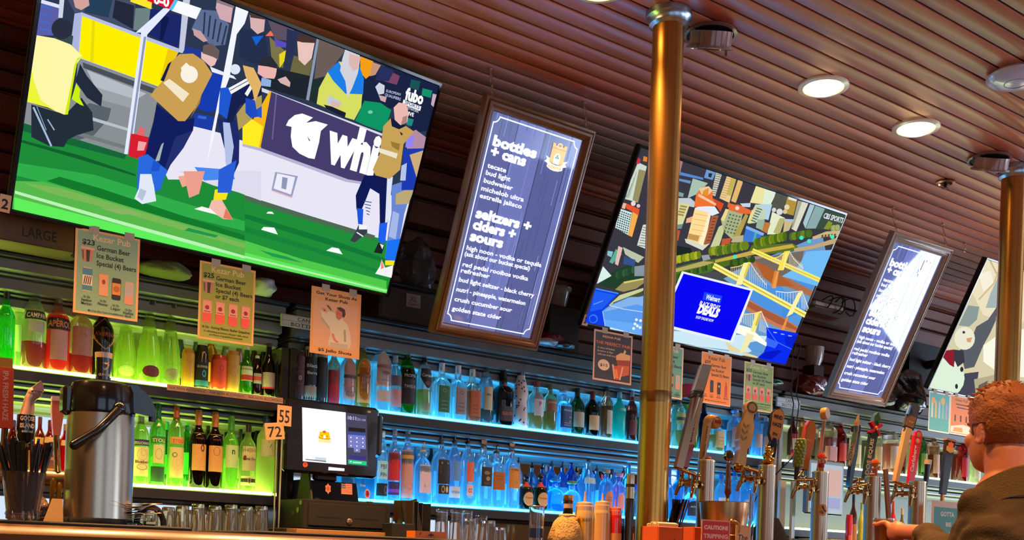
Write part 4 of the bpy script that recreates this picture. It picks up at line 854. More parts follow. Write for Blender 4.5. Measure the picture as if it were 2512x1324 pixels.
def tealtall(p,W,H):
 for k in range(5):p.uv([(W*(.12+.17*k),H*.35),(W*(.2+.17*k),H*.35),(W*(.2+.17*k),H*.7),(W*(.17+.17*k),H*.8),(W*(.14+.17*k),H*.8),(W*(.12+.17*k),H*.7)],['d8dcb8','e8b464','c8c0d0','88c4b8','b0a4c4'][k])
 p.disc(W*.2,H*.78,W*.09,'e8a44c');p.disc(W*.66,H*.8,W*.1,'e4b454')
def orangetall(p,W,H):
 p.t('Kezar Pub',W*.5,H*.86,H*.08,'4a2408',W*.55);p.rect(W*.25,H*.76,W*.75,H*.79,'5a2c0c');p.rect(W*.3,H*.68,W*.7,H*.71,'5a2c0c')
 p.uv([(W*.05,H*.05),(W*.95,H*.05),(W*.95,H*.24),(W*.6,H*.28),(W*.05,H*.2)],'fbeacc');p.uv([(W*.15,H*.08),(W*.6,H*.08),(W*.55,H*.2),(W*.2,H*.18)],'f2a42c')
 for k in range(3):p.rect(W*(.2+.25*k),H*.34,W*(.27+.25*k),H*.5,'3a2c28')
paper('poster','teal poster with coloured bottles under the snowman screen','poster',(2280,958),(2328,1064),3.893,'e4ecda','58b0a4',tealtall,GP)
paper('poster','orange poster with a pale glass beside the red haired man','poster',(2332,966),(2383,1072),3.893,'f0e0c8','ee8428',orangetall,GP)
# ------------------------------------------------------------------ small signs of the back bar
def cans(p,W,H):
 p.rect(0,H*.49,W,H*.52,'6a6058');p.t('CANS',W*.52,H*.58,H*.42,'1a1512',W*.34,bold=.01);p.t('BOTTLES',W*.52,H*.08,H*.42,'1a1512',W*.62,bold=.01)
paper('letter_board','white CANS BOTTLES letter board half behind the jello poster','sign',(691,768),(800,815),4.1665,'b8aea6','c9c0b8',cans,None,.012)
paper('letter_board','small white CANS BOTTLES letter board by hanging cables on the right post','sign',(1907,972),(1963,1004),4.1665,'b8b2ac','d4d0cc',cans,None,.012)
def large(p,W,H):p.t('LARGE',W*.5,H*.3,H*.45,'3a2c1c',W*.3,bold=.01)
a=at(-60,500,Y=4.05);b=at(182,610,Y=4.05)
t=thing('storage_box','brown box marked LARGE on top of the shelving beneath the football screen','box',((a.x+b.x)/2,4.2,E0+1.037))
zt=at(90,526,Y=4.05).z;q=MB();q.span((a.x,4.06,E0+1.037),(b.x,4.36,zt),None,.006);q.build('body','matte',t,'5a4028')
p=Panel(V(a.x,4.058,zt-.105),0,0,b.x-a.x,.085);p.rect(0,0,p.W,p.H,'6b4d30');p.t('LARGE',at(98,560,Y=4.058).x-a.x,.022,.05,'2c2014',.115,bold=.01);p.mb.build('front_strip','print',t)
def naban(p,W,H):
 for k in range(3):p.t('N/A NON ALCOHOLIC',W*(.02+.335*k),H*.28,H*.6,'4a3828',W*.3,'L',.005)
paper('shelf_label','long pale strip reading N/A NON ALCOHOLIC along the shelf edge','label',(410,941),(694,990),SY-.003,'d8a079','e0a880',naban,None,.002,.004)
# ------------------------------------------------------------------ bottles
SH={  # outline (radius share, height share); cap start share; cap radius share; roundness of the section
'std':([(.9,0),(1,.015),(1,.60),(.97,.655),(.82,.715),(.5,.775),(.36,.82),(.32,.92)],.88,.36,2),
'tall':([(.9,0),(1,.012),(1,.50),(.95,.58),(.75,.68),(.5,.76),(.36,.83),(.33,.94)],.90,.36,2),
'slim':([(.9,0),(1,.012),(1,.62),(.9,.68),(.55,.74),(.40,.78),(.37,.94)],.90,.41,2),
'square':([(.92,0),(1,.015),(1,.60),(.95,.64),(.62,.705),(.36,.735),(.33,.92)],.86,.38,5),
'squat':([(.94,0),(1,.02),(1,.52),(.93,.60),(.5,.66),(.26,.70),(.24,.84)],.80,.30,3),
'jug':([(.9,0),(1,.03),(1,.42),(.9,.55),(.55,.66),(.34,.72),(.30,.88)],.84,.34,2),
'dome':([(.92,0),(1,.02),(1,.48),(.96,.58),(.8,.67),(.45,.73),(.34,.76),(.31,.92)],.84,.35,2.6),
'swing':([(.9,0),(1,.012),(.99,.28),(.9,.42),(.62,.62),(.44,.76),(.38,.84),(.36,.92)],.90,.42,2),
'beer':([(.92,0),(1,.015),(1,.52),(.9,.62),(.58,.74),(.42,.82),(.38,.96)],.93,.44,2),
'can':([(.84,0),(1,.05),(1,.90),(.86,.97),(.84,1.0),(.78,.985)],1.1,0,2)}
_BC={}
BN=[0]
def sec(prof,z):  # radius share at height share z
 for(r0,z0),(r1,z1)in zip(prof,prof[1:]):
  if z0<=z<=z1:return r0+(r1-r0)*(z-z0)/max(z1-z0,1e-6)
 return prof[-1][0]
def bottle(x,y,z,R,H,shape,glass,lab,cap,label,cat='bottle',name='liquor_bottle',group=None,liquid=None,kind='glass',yaw=0.0):
 prof,c0,cr,ex=SH[shape]
 t=thing(name,label,cat,(x,y,z+.0004),yaw,group)
 pr=[(r*R,h*H)for r,h in prof]
 if shape=='can':
  q=MB();q.lathe([(0,0)]+pr+[(0,.985*H)],seg=20);q.build('can_body','gloss',t,glass,local=True)
 else:
  q=MB();q.lathe([(0,.004)]+pr+[(0,pr[-1][1])],seg=22,ex=ex);q.build('glass_body',kind,t,glass,local=True,angle=50)
 if liquid:
  fill,lc=liquid
  zs=[.012,.03]+[h for r,h in prof if .03<h<fill]+[fill]
  q=MB();q.lathe([(0,.012*H)]+[(max(sec(prof,h)*R-.0022,.002),h*H)for h in zs]+[(0,fill*H)],seg=22,ex=ex);q.build('liquid','liquid',t,lc,local=True,angle=50)
 if cap:
  ck,cc=cap;q=MB();z0,z1=c0*H,H
  if ck=='screw':q.lathe([(0,z0),(cr*R,z0),(cr*R,z1-.002),(cr*R-.002,z1),(0,z1)],seg=18)
  elif ck=='foil':q.lathe([(cr*R*1.04,z0-.10*H),(cr*R*1.02,z0),(cr*R*1.02,z1-.002),(cr*R*.95,z1),(0,z1)],seg=18)
  elif ck=='stop':q.lathe([(0,z0),(cr*R*.9,z0),(cr*R*.9,z0+(z1-z0)*.35),(cr*R*1.5,z0+(z1-z0)*.4),(cr*R*1.5,z1-.003),(cr*R*1.3,z1),(0,z1)],seg=18)
  elif ck=='ball':q.lathe([(0,z0),(cr*R*.9,z0),(cr*R*.9,z0+.008)],seg=18);q.ball((0,0,z0+(z1-z0)*.55),(cr*R*1.7,cr*R*1.7,(z1-z0)*.45),16,10)
  elif ck=='pour':
   q.lathe([(0,z0),(cr*R*1.1,z0),(cr*R*1.1,z0+.008),(cr*R*.5,z0+.012),(0,z0+.012)],seg=14);q.tube([(0,0,z0+.01),(0,0,z0+.03),(.006,-.004,z1)],[.0045,.004,.0028],8)
  elif ck=='coin':
   q.lathe([(0,z0),(cr*R,z0),(cr*R*.8,z0+.012),(0,z0+.012)],seg=14);q.lathe([(0,-.005),(.016,-.005),(.017,-.003),(.017,.003),(.016,.005),(0,.005)],(0,0,z1-.012),20,R=Matrix.Rotation(pi/2,3,'X'))
  q.build('pourer' if ck=='pour' else 'cap','metal' if ck in('coin',)else 'gloss',t,cc,local=True)
 if shape=='swing':
  q=MB()
  for s_ in(-1,1):q.tube([(s_*.011,0,H*.80),(s_*.019,0,H*.88),(s_*.012,0,H*.95),(s_*.005,0,H*.985)],.0013,6)
  q.build('wire_bail','metal',t,'c8c8b0',local=True)
 for L_ in(lab or[]):
  z0,z1,col,arc=L_[:4];deco=L_[4:]if len(L_)>4 else()
  q=MB();a0=-pi/2
  def P(a,h,off):  # angle offset a, height h (metres)
   r=sec(prof,h/H)*R+off;A=a0+a;ca,sa=cos(A),sin(A);k=(abs(ca)**ex+abs(sa)**ex)**(-1/ex)
   return V(ca*k*r,sa*k*r,h)
  def patch(a_,b_,h0,h1,c_,off,n=8,mm=3):
   for i in range(n):
    for j in range(mm):
     aa,ab=a_+(b_-a_)*i/n,a_+(b_-a_)*(i+1)/n;ha,hb=h0+(h1-h0)*j/mm,h0+(h1-h0)*(j+1)/mm
     q.face([P(aa,ha,off),P(ab,ha,off),P(ab,hb,off),P(aa,hb,off)],c_)
  ar=radians(arc);h0,h1=z0*H,z1*H;Rm=sec(prof,(z0+z1)/2)*R
  def poly(pts,c_,off):  # pts in (-1..1, 0..1) of the label
   tri=tessellate_polygon([[V(p[0],p[1],0)for p in pts]])
   q.add([P(p[0]*ar,h0+(h1-h0)*p[1],off)for p in pts],[tuple(f)for f in tri],c_)
  if deco and deco[0]=='diamond':
   for i in range(12):
    u0,u1=-1+i/6,-1+(i+1)/6;w0,w1=(1-abs(u0))**.7/2,(1-abs(u1))**.7/2
    poly([(u0,.5-w0),(u1,.5-w1),(u1,.5+w1),(u0,.5+w0)]if w0>0 and w1>0 else([(u0,.5),(u1,.5-w1),(u1,.5+w1)]if w0==0 else[(u0,.5-w0),(u1,.5),(u0,.5+w0)]),col,.0006)
  elif deco and deco[0]in('oval','shield','arch'):
   kk=deco[0]
   for i in range(14):
    u0,u1=-1+i/7,-1+(i+1)/7
    def hi(u):return .5+.5*(1-u*u)**.5 if kk=='oval' else(.72+.28*(1-u*u)**.5 if kk=='arch' else 1.0)
    def lo(u):return .5-.5*(1-u*u)**.5 if kk=='oval' else(0 if kk=='arch' else .55*abs(u)**1.5)
    u0,u1=max(u0,-.999),min(u1,.999);poly([(u0,lo(u0)),(u1,lo(u1)),(u1,hi(u1)),(u0,hi(u0))],col,.0006)
  else:patch(-ar,ar,h0,h1,col,.0006)
  for k,dd in enumerate(deco):
   off=.0009+.0002*k
   if isinstance(dd,tuple)and dd[0]=='band':patch(-ar,ar,h0+(h1-h0)*dd[1],h0+(h1-h0)*dd[2],dd[3],off,8,1)
   elif isinstance(dd,tuple)and dd[0]=='dot':poly([(dd[1]+dd[3]*cos(2*pi*g_/14),dd[2]+dd[4]*sin(2*pi*g_/14))for g_ in range(14)],dd[5],off)
   elif isinstance(dd,tuple)and dd[0]=='poly':poly(dd[1],dd[2],off)
   elif isinstance(dd,tuple)and dd[0]=='txt':
    _,s_,v_,hh,c_,wd_=dd[:6];Wl=2*ar*Rm
    text(q,s_,None or(0,0,0),(1,0,0),(0,0,1),(h1-h0)*hh,c_,Wl*wd_,'C',.02,fn=lambda a_,b_,v_=v_,off=off:P(a_/Rm,h0+(h1-h0)*v_+b_,off))
  q.build('label','print',t,local=True,angle=80)
 return t
def lines(c,a=.1,b=.5,n=3):  # plain rules standing for lettering too small to read
 return tuple(('poly',[(-.55,a+(b-a)*k/n),(.55,a+(b-a)*k/n),(.55,a+(b-a)*k/n+.035),(-.55,a+(b-a)*k/n+.035)],c)for k in range(n))
prev={}
def put(row,zz,Y,px,top,w,shape,glass,lab,cap,desc,short,**kw):
 """one bottle on a lit shelf: px = middle, top = photo row of its top, w = width in photo pixels"""
 p=at(px,1100,Y=Y);k=ppm(px,Y);R=w/k/2*.97
 zt=at(px+(PY-top)*-0+0,top,Y=Y).z;H=zt-zz
 p.x=at(px,(top+proj((p.x,Y,zz))[1])/2,Y=Y).x
 pv=prev.get(row);where=ROWS[row]
 lb=desc+(', right of the '+pv if pv else '')+', '+where
 while len(lb.split())>16:lb=desc+(' right of the '+pv if pv else '')+', '+where.replace(' shelf','')if 'shelf' in where and len(lb.split())==17 else ' '.join(lb.split()[:16])
 prev[row]=short
 BN[0]+=1
 yaw=kw.pop('yaw',0.06*sin(BN[0]*2.4));nm=kw.pop('name','drink_can' if shape=='can' else 'beer_bottle' if shape=='beer' else 'liquor_bottle')
 return bottle(p.x,Y,zz,R,H,shape,glass,lab,cap,lb,'can' if shape=='can' else 'bottle',nm,GRP[row],yaw=yaw,**kw)
ROWS={'ul':'upper green shelf','um':'upper blue shelf','ur':'upper pale shelf','ll':'lower green shelf','lm':'lower blue shelf','lr':'lower pale shelf',
'ulb':'back of upper green shelf','umb':'back of upper blue shelf','urb':'back of upper pale shelf','llb':'back of lower green shelf','lmb':'back of lower blue shelf','ux':'upper blue shelf past the pole','lx':'lower blue shelf past the pole','uxb':'back row past the pole'}
GRP={k:'bottles on the '+v for k,v in ROWS.items()}
F1,F2,B1=4.255,4.30,4.40
CLR,GRN,DK,AMB='e6f2f0','2f9a4a','1d1410','c8752a'
T=lambda s,v=.4,h=.3,c='2a1c14',w=.8:('txt',s,v,h,c,w)
def U(*a,Y=F1,row='ul',**k):return put(row,MIDZ,Y,*a,**k)
def Lw(*a,Y=F1,row='ll',**k):return put(row,LOWZ,Y,*a,**k)
# --- upper green shelf
U(14,712,44,'std','35c84a',None,('screw','101412'),'bright green bottle with black neck at the far left','green bottle')
U(50,690,30,'slim','b8dca0',[(.2,.5,'b7d39a',70)],('screw','c8c890'),'narrow pale bottle with cream screw cap','pale bottle',Y=F2+.03)
U(84,688,58,'tall','cfd6c6',[(.545,.645,'2a2a20',62,T('CAMPARI',.22,.75,'e6d8b4',.86)),(.40,.53,'b0b294',40)],('screw','8a8058'),'clear bottle with dark lettered band, a third full of red','banded red bottle',liquid=(.30,'c0103a'))
U(141,722,60,'std','f0c0b0',[(.53,.68,'1e1c2c',66,T('APEROL',.2,.75,'e8803c',.86)),(.14,.52,'c9908a',42,*lines('a05a50',.3,.8))],('screw','6a5a48'),'bright red bottle with navy lettered band','navy banded bottle',liquid=(.72,'f0122c'))
U(198,735,60,'std','dcb8ae',[(.24,.62,'b8786c',50,('dot',0,.7,.3,.06,'8a3c3c'),*lines('9a5a50',.1,.5))],('screw','4a4034'),'pinkish clear bottle with red liquid at its foot','pinkish bottle',liquid=(.26,'c80c30'))
U(251,745,54,'std','2c1810',[(.36,.80,'d8944a',84,'diamond',T('AVERNA',.42,.16,'a8322a',.7),*lines('b06a3c',.25,.35,1))],('screw','17110e'),'dark bottle with orange diamond label','diamond label bottle')
for px,top,w,c,yy in((308,748,54,'c4d878',F2),(337,766,44,'b8cc74',B1),(366,738,58,'cbe07c',F1),(386,758,40,'b4c870',B1),(418,746,52,'bcd080',F1)):
 U(px,top,w,'swing',c,[(.06,.2,{366:'6a2028'}.get(px,'aec06a'),46,'oval',('dot',0,.5,.6,.32,{366:'8c3038'}.get(px,'d4e0a0')),('dot',0,.5,.35,.18,{366:'6a2028'}.get(px,'aec06a')))]if yy==F1 or px==308 else None,('stop','1a1714'),
{308:'pale green swing top bottle with round seal',337:'slim swing top bottle set back',366:'tallest swing top bottle with maroon seal',386:'small swing top bottle set back again',418:'pale swing top bottle with faint round seal'}[px],{308:'first swing top',337:'set back swing top',366:'maroon seal bottle',386:'small swing top',418:'faint seal swing top'}[px],Y=yy,row='ul' if yy !=B1 else 'ulb',name='swing_top_bottle')
U(461,858,32,'can','d8902c',[(.1,.9,'e09a30',60,('dot',0,.75,.4,.08,'c07820'),*lines('9a5c18',.1,.5))],None,'yellow orange tall can','yellow can')
U(493,848,36,'can','17130f',[(.05,.95,'1a1612',80,('poly',[(-.2,.62),(.25,.62),(.3,.82),(.05,.9),(-.15,.86)],'d49a5c'),T('GUINNESS',.48,.08,'c8b49c',.6),('dot',.1,.33,.2,.09,'3aa0c0'),('dot',.1,.33,.1,.05,'1a1612'),('band',.02,.16,'2c6ca0'))],None,'black stout can with gold harp and blue zero','black stout can')
U(536,872,40,'can','c83420',[(.1,.86,'e0402a',70,('dot',0,.7,.25,.1,'b02818'),*lines('a02414',.2,.5))],None,'squat red can','red can')
U(570,862,34,'can','b8843c',[(.1,.9,'c08a40',70,('dot',0,.5,.5,.13,'7a5424'),('dot',0,.5,.3,.08,'c89850'))],None,'tan can with round dark emblem','tan can')
U(604,850,32,'beer','3c8c2c',[(.28,.58,'d0d0a8',70,('band',.05,.4,'c03028'),T('NA',.55,.3,'f0e8d0',.3))],('screw','e8d8c0'),'green beer bottle with red banded label','green beer bottle')
U(630,872,24,'beer','3a0c0c',[(.3,.55,'a8a09c',60,('band',.3,.7,'c04838'))],('screw','d8d8d8'),'small dark red beer bottle','small red beer')
U(658,842,34,'beer','2c0a0c',[(.15,.45,'b09c98',72,('band',0,.1,'d01c28'),*lines('7a6a6a',.3,.8))],('screw','3a3030'),'dark beer bottle with grey label and red edge','dark beer bottle')
U(689,880,30,'can','16243c',[(.1,.9,'1a2c48',70,T('LITE',.3,.16,'d0dcec',.6),T('BEER',.12,.14,'d0dcec',.5))],None,'navy can at the end of the upper shelf','navy can')
for px,top,w,c in((112,760,34,'a8b888'),(170,742,34,'9a8a70'),(226,770,40,'b0b090'),(440,800,30,'4a6a5a'),(478,826,26,'5a7a8a'),(516,812,34,'c07a20'),(552,820,30,'b8b4a8'),(585,818,26,'c09a9a'),(622,828,26,'6a1a1c'),(646,820,24,'4a1414'),(680,830,26,'38201c')):
 U(px,top,w,'std' if w>30 else 'beer',c,[(.2,.5,c,60)],('screw','2c241c'),'background bottle of %s tint with dark cap' %{112:'sage',170:'tan',226:'khaki',440:'teal',478:'slate',516:'amber',552:'silver',585:'rose',622:'crimson',646:'maroon',680:'umber'}[px],{112:'sage one',170:'tan one',226:'khaki one',440:'teal one',478:'slate one',516:'amber one',552:'silver one',585:'rose one',622:'crimson one',646:'maroon one',680:'umber one'}[px],Y=B1,row='ulb')
# --- upper blue shelf
U(731,862,34,'can','4a1f18',[(.1,.9,'54241c',76,('dot',0,.45,.55,.17,'b88878'),('dot',0,.45,.4,.12,'54241c'),('dot',0,.45,.2,.06,'b88878'))],None,'brown can with round star emblem above the till','brown emblem can',row='um')
U(760,846,36,'can','14110f',[(.04,.28,'b88a60',76),(.3,.9,'171310',76,T('Black',.5,.14,'d8d0c8',.7),T('Barrel',.3,.12,'d8d0c8',.6)),(.78,.96,'b8aca0',80)],None,'black and silver can with tan foot','black silver can',row='um')
U(788,846,30,'can','1c1815',[(.1,.7,'221c18',76,*lines('7a6a5c',.2,.7)),(.78,.96,'b0a498',80)],None,'slim black can with silver top','slim black can',row='um')
U(818,842,32,'slim','b8b090',[(.03,.34,'c81820',76),(.34,.56,'9a2420',76,('poly',[(-.5,.1),(0,.9),(.5,.1),(.2,.5),(-.2,.5)],'1c1416'))],('screw','9a9478'),'clear bottle with red sleeve and black bird','red sleeve bottle',row='um')
U(853,845,40,'std','e6d8d4',[(.12,.78,'d8a898',56,'arch',('band',.5,.58,'4a3430'),('band',.3,.34,'c07868'),*lines('9a7468',.08,.24,2))],('screw','b8742c'),'clear bottle with arched pink label','arched pink label',row='um')
U(889,838,42,'std','e4c070',[(.08,.74,'d8a860',56,'arch',('band',.58,.64,'6a4424'),('dot',0,.45,.5,.05,'b06a2c'),*lines('a87840',.08,.3,2))],('screw','7a5a2c'),'golden bottle with arched orange label','arched orange label',row='um',liquid=(.6,'e8b040'))
U(934,826,54,'std',CLR,[(.32,.80,'d8b4ac',52,'arch',('band',.52,.6,'7a5850'),('dot',0,.38,.5,.05,'a05c50'),*lines('a88880',.06,.26,2)),(.12,.27,'c8bcb8',48,*lines('8a807c',.2,.7))],('pour','14100e'),'large clear rum bottle with two labels and pourer','large rum bottle',row='um')
U(968,872,38,'std','c8d4d4',[(.10,.40,'e0988c',60,*lines('b86a60',.2,.8)),(.46,.64,'6a5a5c',60)],('screw','98a0a8'),'clear bottle with salmon label low down','salmon label bottle',row='um')
U(998,846,46,'tall','1f8a2c',[(.14,.66,'2a1c18',70,T('PROPER',.74,.12,'c8b4a8',.6),T('TWELVE',.44,.12,'c8b4a8',.6),*lines('6a5650',.12,.3,2))],('foil','14401c'),'tall bright green bottle with big black label','tall green bottle',row='um')
U(1040,860,38,'std','d8e4e0',[(.42,.72,'2a1814',62,'shield',T('Corazon',.58,.2,'e8dcd0',.8),('dot',0,.25,.3,.12,'8a3a34')),(.06,.2,'a8a06c',56)],('foil','1c1412'),'clear bottle with dark shield label, half full of gold','shield label bottle',row='um',liquid=(.4,'e8b24c'))
for px,top,gl,lb,lc,ds,sh,lq in((1082,890,CLR,'4c7a44','88a868','clear square bottle with tall green label','tall green label',None),(1122,896,CLR,'b89080','8a6a5c','clear square bottle with tall mauve label','tall mauve label',None),(1157,905,'f0d8c0','d05c1c','a84818','square bottle of orange spirit with orange label','square orange bottle',(.56,'f0641c'))):
 U(px,top,40,'square',gl,[(.10,.58,lb,40,('dot',0,.82,.4,.08,lc),('dot',0,.82,.25,.05,lb),*lines(lc,.12,.55))],('screw','e4dcd4'),ds,sh,row='um',liquid=lq)
U(1191,890,38,'std','bccad0',[(.22,.6,'d8c494',40,T('FEW',.6,.14,'3a3028',.5))],('stop','1c1614'),'clear bottle with cream label at one side','cream label bottle',row='um',liquid=(.24,'8a6a50'))
U(1233,908,46,'square','3a2c2c',[(.08,.34,'3c2420',52,T('SLEUTH',.4,.3,'d8703c',.7)),(.58,.78,'c06c4c',40,'oval')],('screw','15110f'),'dark square bottle with orange oval on its neck','dark oval bottle',row='um')
# the white decanter
p0=at(1274,1045,Y=F1);zt=at(1274,868,Y=F1).z;H_=zt-MIDZ;k_=ppm(1274,F1)
t=thing('ceramic_decanter','tall white ceramic tequila decanter with blue flowers and crystal stopper, upper blue shelf','bottle',(p0.x,F1,MIDZ+.0004))
R_=21/k_
pf=[(0,0),(R_*.95,0),(R_,.01),(R_*.9,H_*.2),(R_*.78,H_*.36),(R_*.95,H_*.46),(R_*.8,H_*.56),(R_*.5,H_*.68),(R_*.48,H_*.72),(0,H_*.72)]
q=MB();q.lathe(pf,seg=24);q.build('body','gloss',t,'e9d8d0',local=True,angle=60)
q=MB();rnd=random.Random(5)
for k in range(46):
 zz_=H_*(.05+.6*rnd.random());rr=R_*1.02
 for(r0,z0),(r1,z1)in zip(pf[1:],pf[2:]):
  if z0<=zz_<=z1 and z1>z0:rr=r0+(r1-r0)*(zz_-z0)/(z1-z0)+.0006
 a_=-pi+pi*rnd.random();c_=V(cos(a_)*rr,sin(a_)*rr,zz_);n_=V(cos(a_),sin(a_),0);e_=n_.cross(V(0,0,1));g0=rnd.random()*6
 pts=[]
 for g in range(8):w_=(.0052 if g % 2 else .0028);pts.append(c_+(e_*cos(g*pi/4+g0)+V(0,0,1.4)*sin(g*pi/4+g0))*w_)
 q.add(pts+[c_+n_*.0008],[(g,(g+1)% 8,8)for g in range(8)],'1c2448')
q.build('painted_flowers','print',t,local=True)
q=MB();q.lathe([(R_*.5,H_*.71),(R_*.56,H_*.76),(R_*.62,H_*.86),(R_*.2,H_*.88)],seg=20);q.build('collar','gloss',t,'141a44',local=True)
q=MB();q.lathe([(0,H_*.85),(R_*.3,H_*.87),(R_*.85,H_*.89),(R_*.9,H_*.91),(R_*.4,H_*.92)],seg=8);q.ball((0,0,H_*.96),(R_*.75,R_*.75,H_*.05),12,8);q.build('crystal_stopper','clear',t,'e8f4ff',local=True,angle=20)
prev['um']='white decanter'
U(1314,935,42,'std','e8eaf0',[(.28,.78,'e4e0e2',44,('poly',[(0,.98),(.95,.5),(0,.02),(-.95,.5)],'d43038'),('poly',[(0,.84),(.7,.5),(0,.16),(-.7,.5)],'f0dcdc'),T('P',.4,.26,'c83038',.2))],('screw','8a3a34'),'clear bottle with red diamond label over amber liquid','red diamond bottle',row='um',liquid=(.34,'e0901c'))
U(1348,942,36,'std','d8c8a8',[(.42,.66,'b06a48',60,T('JAMESON',.7,.22,'e8d0b4',.8))],('screw','5c6a44'),'whisky bottle with brown label over golden liquid','brown label whisky',row='um',liquid=(.42,'d89428'))
U(1381,955,38,'square','b4dcf4',[(.12,.6,'2c4068',54,T('DINGLE',.78,.12,'b4cce0',.6),('dot',.4,.5,.12,.05,'d08460'),('dot',.4,.3,.12,.05,'d08460'),*lines('8ca4c0',.1,.3,2))],('ball','a8d8f8'),'clear square bottle with navy label and glass stopper','navy label bottle',row='um',kind='glass')
U(1415,952,38,'std','1c4a24',[(.16,.48,'d8b890',58,*lines('a89068',.3,.8))],('foil','163018'),'dark green bottle with cream label','green cream bottle',row='um')
U(1452,960,38,'std','12190f',[(.14,.46,'e0b080',60,*lines('a87c50',.3,.8))],('foil','8a3024'),'nearly black bottle with cream label and red neck','black cream bottle',row='um')
U(1487,944,34,'std','d8b498',[(.08,.52,'e8c8a8',30,*lines('b08858',.2,.8))],('screw','2a4048'),'amber bottle with narrow cream label','narrow label bottle',row='um',liquid=(.6,'c8682c'))
U(1518,962,35,'std','28b89c',[(.60,.66,'7ad8c0',56)],('screw','9ad8e8'),'frosted turquoise bottle','turquoise bottle',row='um',kind='frosted')
U(1549,958,30,'std','a85048',[(.12,.42,'7a2c2c',60,*lines('c8786c',.2,.8))],('screw','b8a8b8'),'reddish brown bottle touching the pole in view','reddish bottle',row='um',liquid=(.6,'8a2a24'))
for px,top,w,g_,cp_,ds in((912,842,26,'3a5a4a','14201c','teal'),(975,852,24,'4a6a60','5a7a70','smoky'),(1013,868,22,'2a2420','d8b070','brown gold capped'),(1062,890,22,'d8d8c8','e8e4d8','milky'),(1098,892,22,'4a5058','20242c','charcoal'),(1143,905,24,'c8d8e0','e0d8d0','clear'),(1172,900,20,'2a4a9a','1a2c6a','cobalt'),(1252,912,22,'3c7a5c','2c5c44','sea green'),(1297,935,26,'c89440','3a8a4a','honey'),(1309,915,26,'3c8a5c','2f8a4c','emerald'),(1340,920,24,'58a068','3c9458','mint'),(1354,912,24,'4a7a3c','4c6c34','olive'),(1400,955,24,'b8d8e8','8ab0c8','icy'),(1433,985,28,'b8c8d8','8898a8','greyish'),(1468,985,24,'3a6a70','2a4a58','petrol'),(1505,985,22,'c8d0c8','b8c8c0','glassy'),(1535,975,26,'4a2c30','1c1416','plum')):
 U(px,top,w,'std',g_,[(.2,.5,g_,60)],('screw',cp_),'%s bottle half hidden' % ds,ds+' one',Y=B1,row='umb')
# --- upper blue shelf right of the pole
for px,top,w,sh_,g_,lb,cp_,ds,sn,lq in(
(1664,962,36,'std','c0d4b8',[(.42,.62,'c8b050',60,('band',.3,.6,'3a4a3c'))],('foil','2a3a3c'),'clear bottle with gold striped label','gold striped bottle',(.3,'e8a858')),
(1697,948,34,'tall','3a9a34',[(.2,.5,'6a8a4c',60)],('screw','1c5c1c'),'bright green bottle behind the long tap handle','bright green bottle',None),
(1726,985,28,'std','1c2430',[(.2,.5,'2c3444',60)],('screw','12161c'),'dark slate bottle','dark slate bottle',None),
(1757,1025,34,'square','f0dcc4',[(.12,.6,'f0b468',52,*lines('c08038',.2,.8))],('stop','e8d4bc'),'square bottle with yellow label','square yellow label',(.5,'e8a040')),
(1800,1002,36,'std','d8dce8',[(.14,.58,'e8a098',56,*lines('b87068',.2,.7))],('ball','6a9cd8'),'clear bottle with pink label and blue stopper','pink label bottle',(.5,'d89078')),
(1828,1000,26,'std','3a1418',[(.2,.5,'5a2428',60)],('screw','1a0c0e'),'dark wine coloured bottle','wine coloured bottle',None),
(1856,1010,30,'std','b8c0d8',[(.2,.5,'c8a898',60)],('screw','8890a8'),'lilac tinted bottle','lilac bottle',None),
(1878,1024,30,'slim','d0d4e4',[(.10,.52,'d89c78',60,*lines('b07850',.2,.8))],('screw','a8b0d0'),'slim bottle with peach label by the post','slim peach bottle',None)):
 U(px,top,w,sh_,g_,lb,cp_,ds,sn,row='ux',liquid=lq)
for px,top,w,g_,ds in((1680,985,26,'3a4a3c','moss'),(1742,1000,24,'3a78c8','royal blue'),(1775,990,24,'7ac8d8','aqua'),(1788,985,22,'2c3ca8','indigo'),(1815,995,24,'8c98b0','pewter'),(1843,1004,24,'3a1c24','mulberry'),(1868,995,24,'3a88d8','azure')):
 U(px,top,w,'std',g_,[(.2,.5,g_,60)],('screw','30343c'),'%s bottle in shadow' % ds,ds+' one',Y=B1,row='uxb')
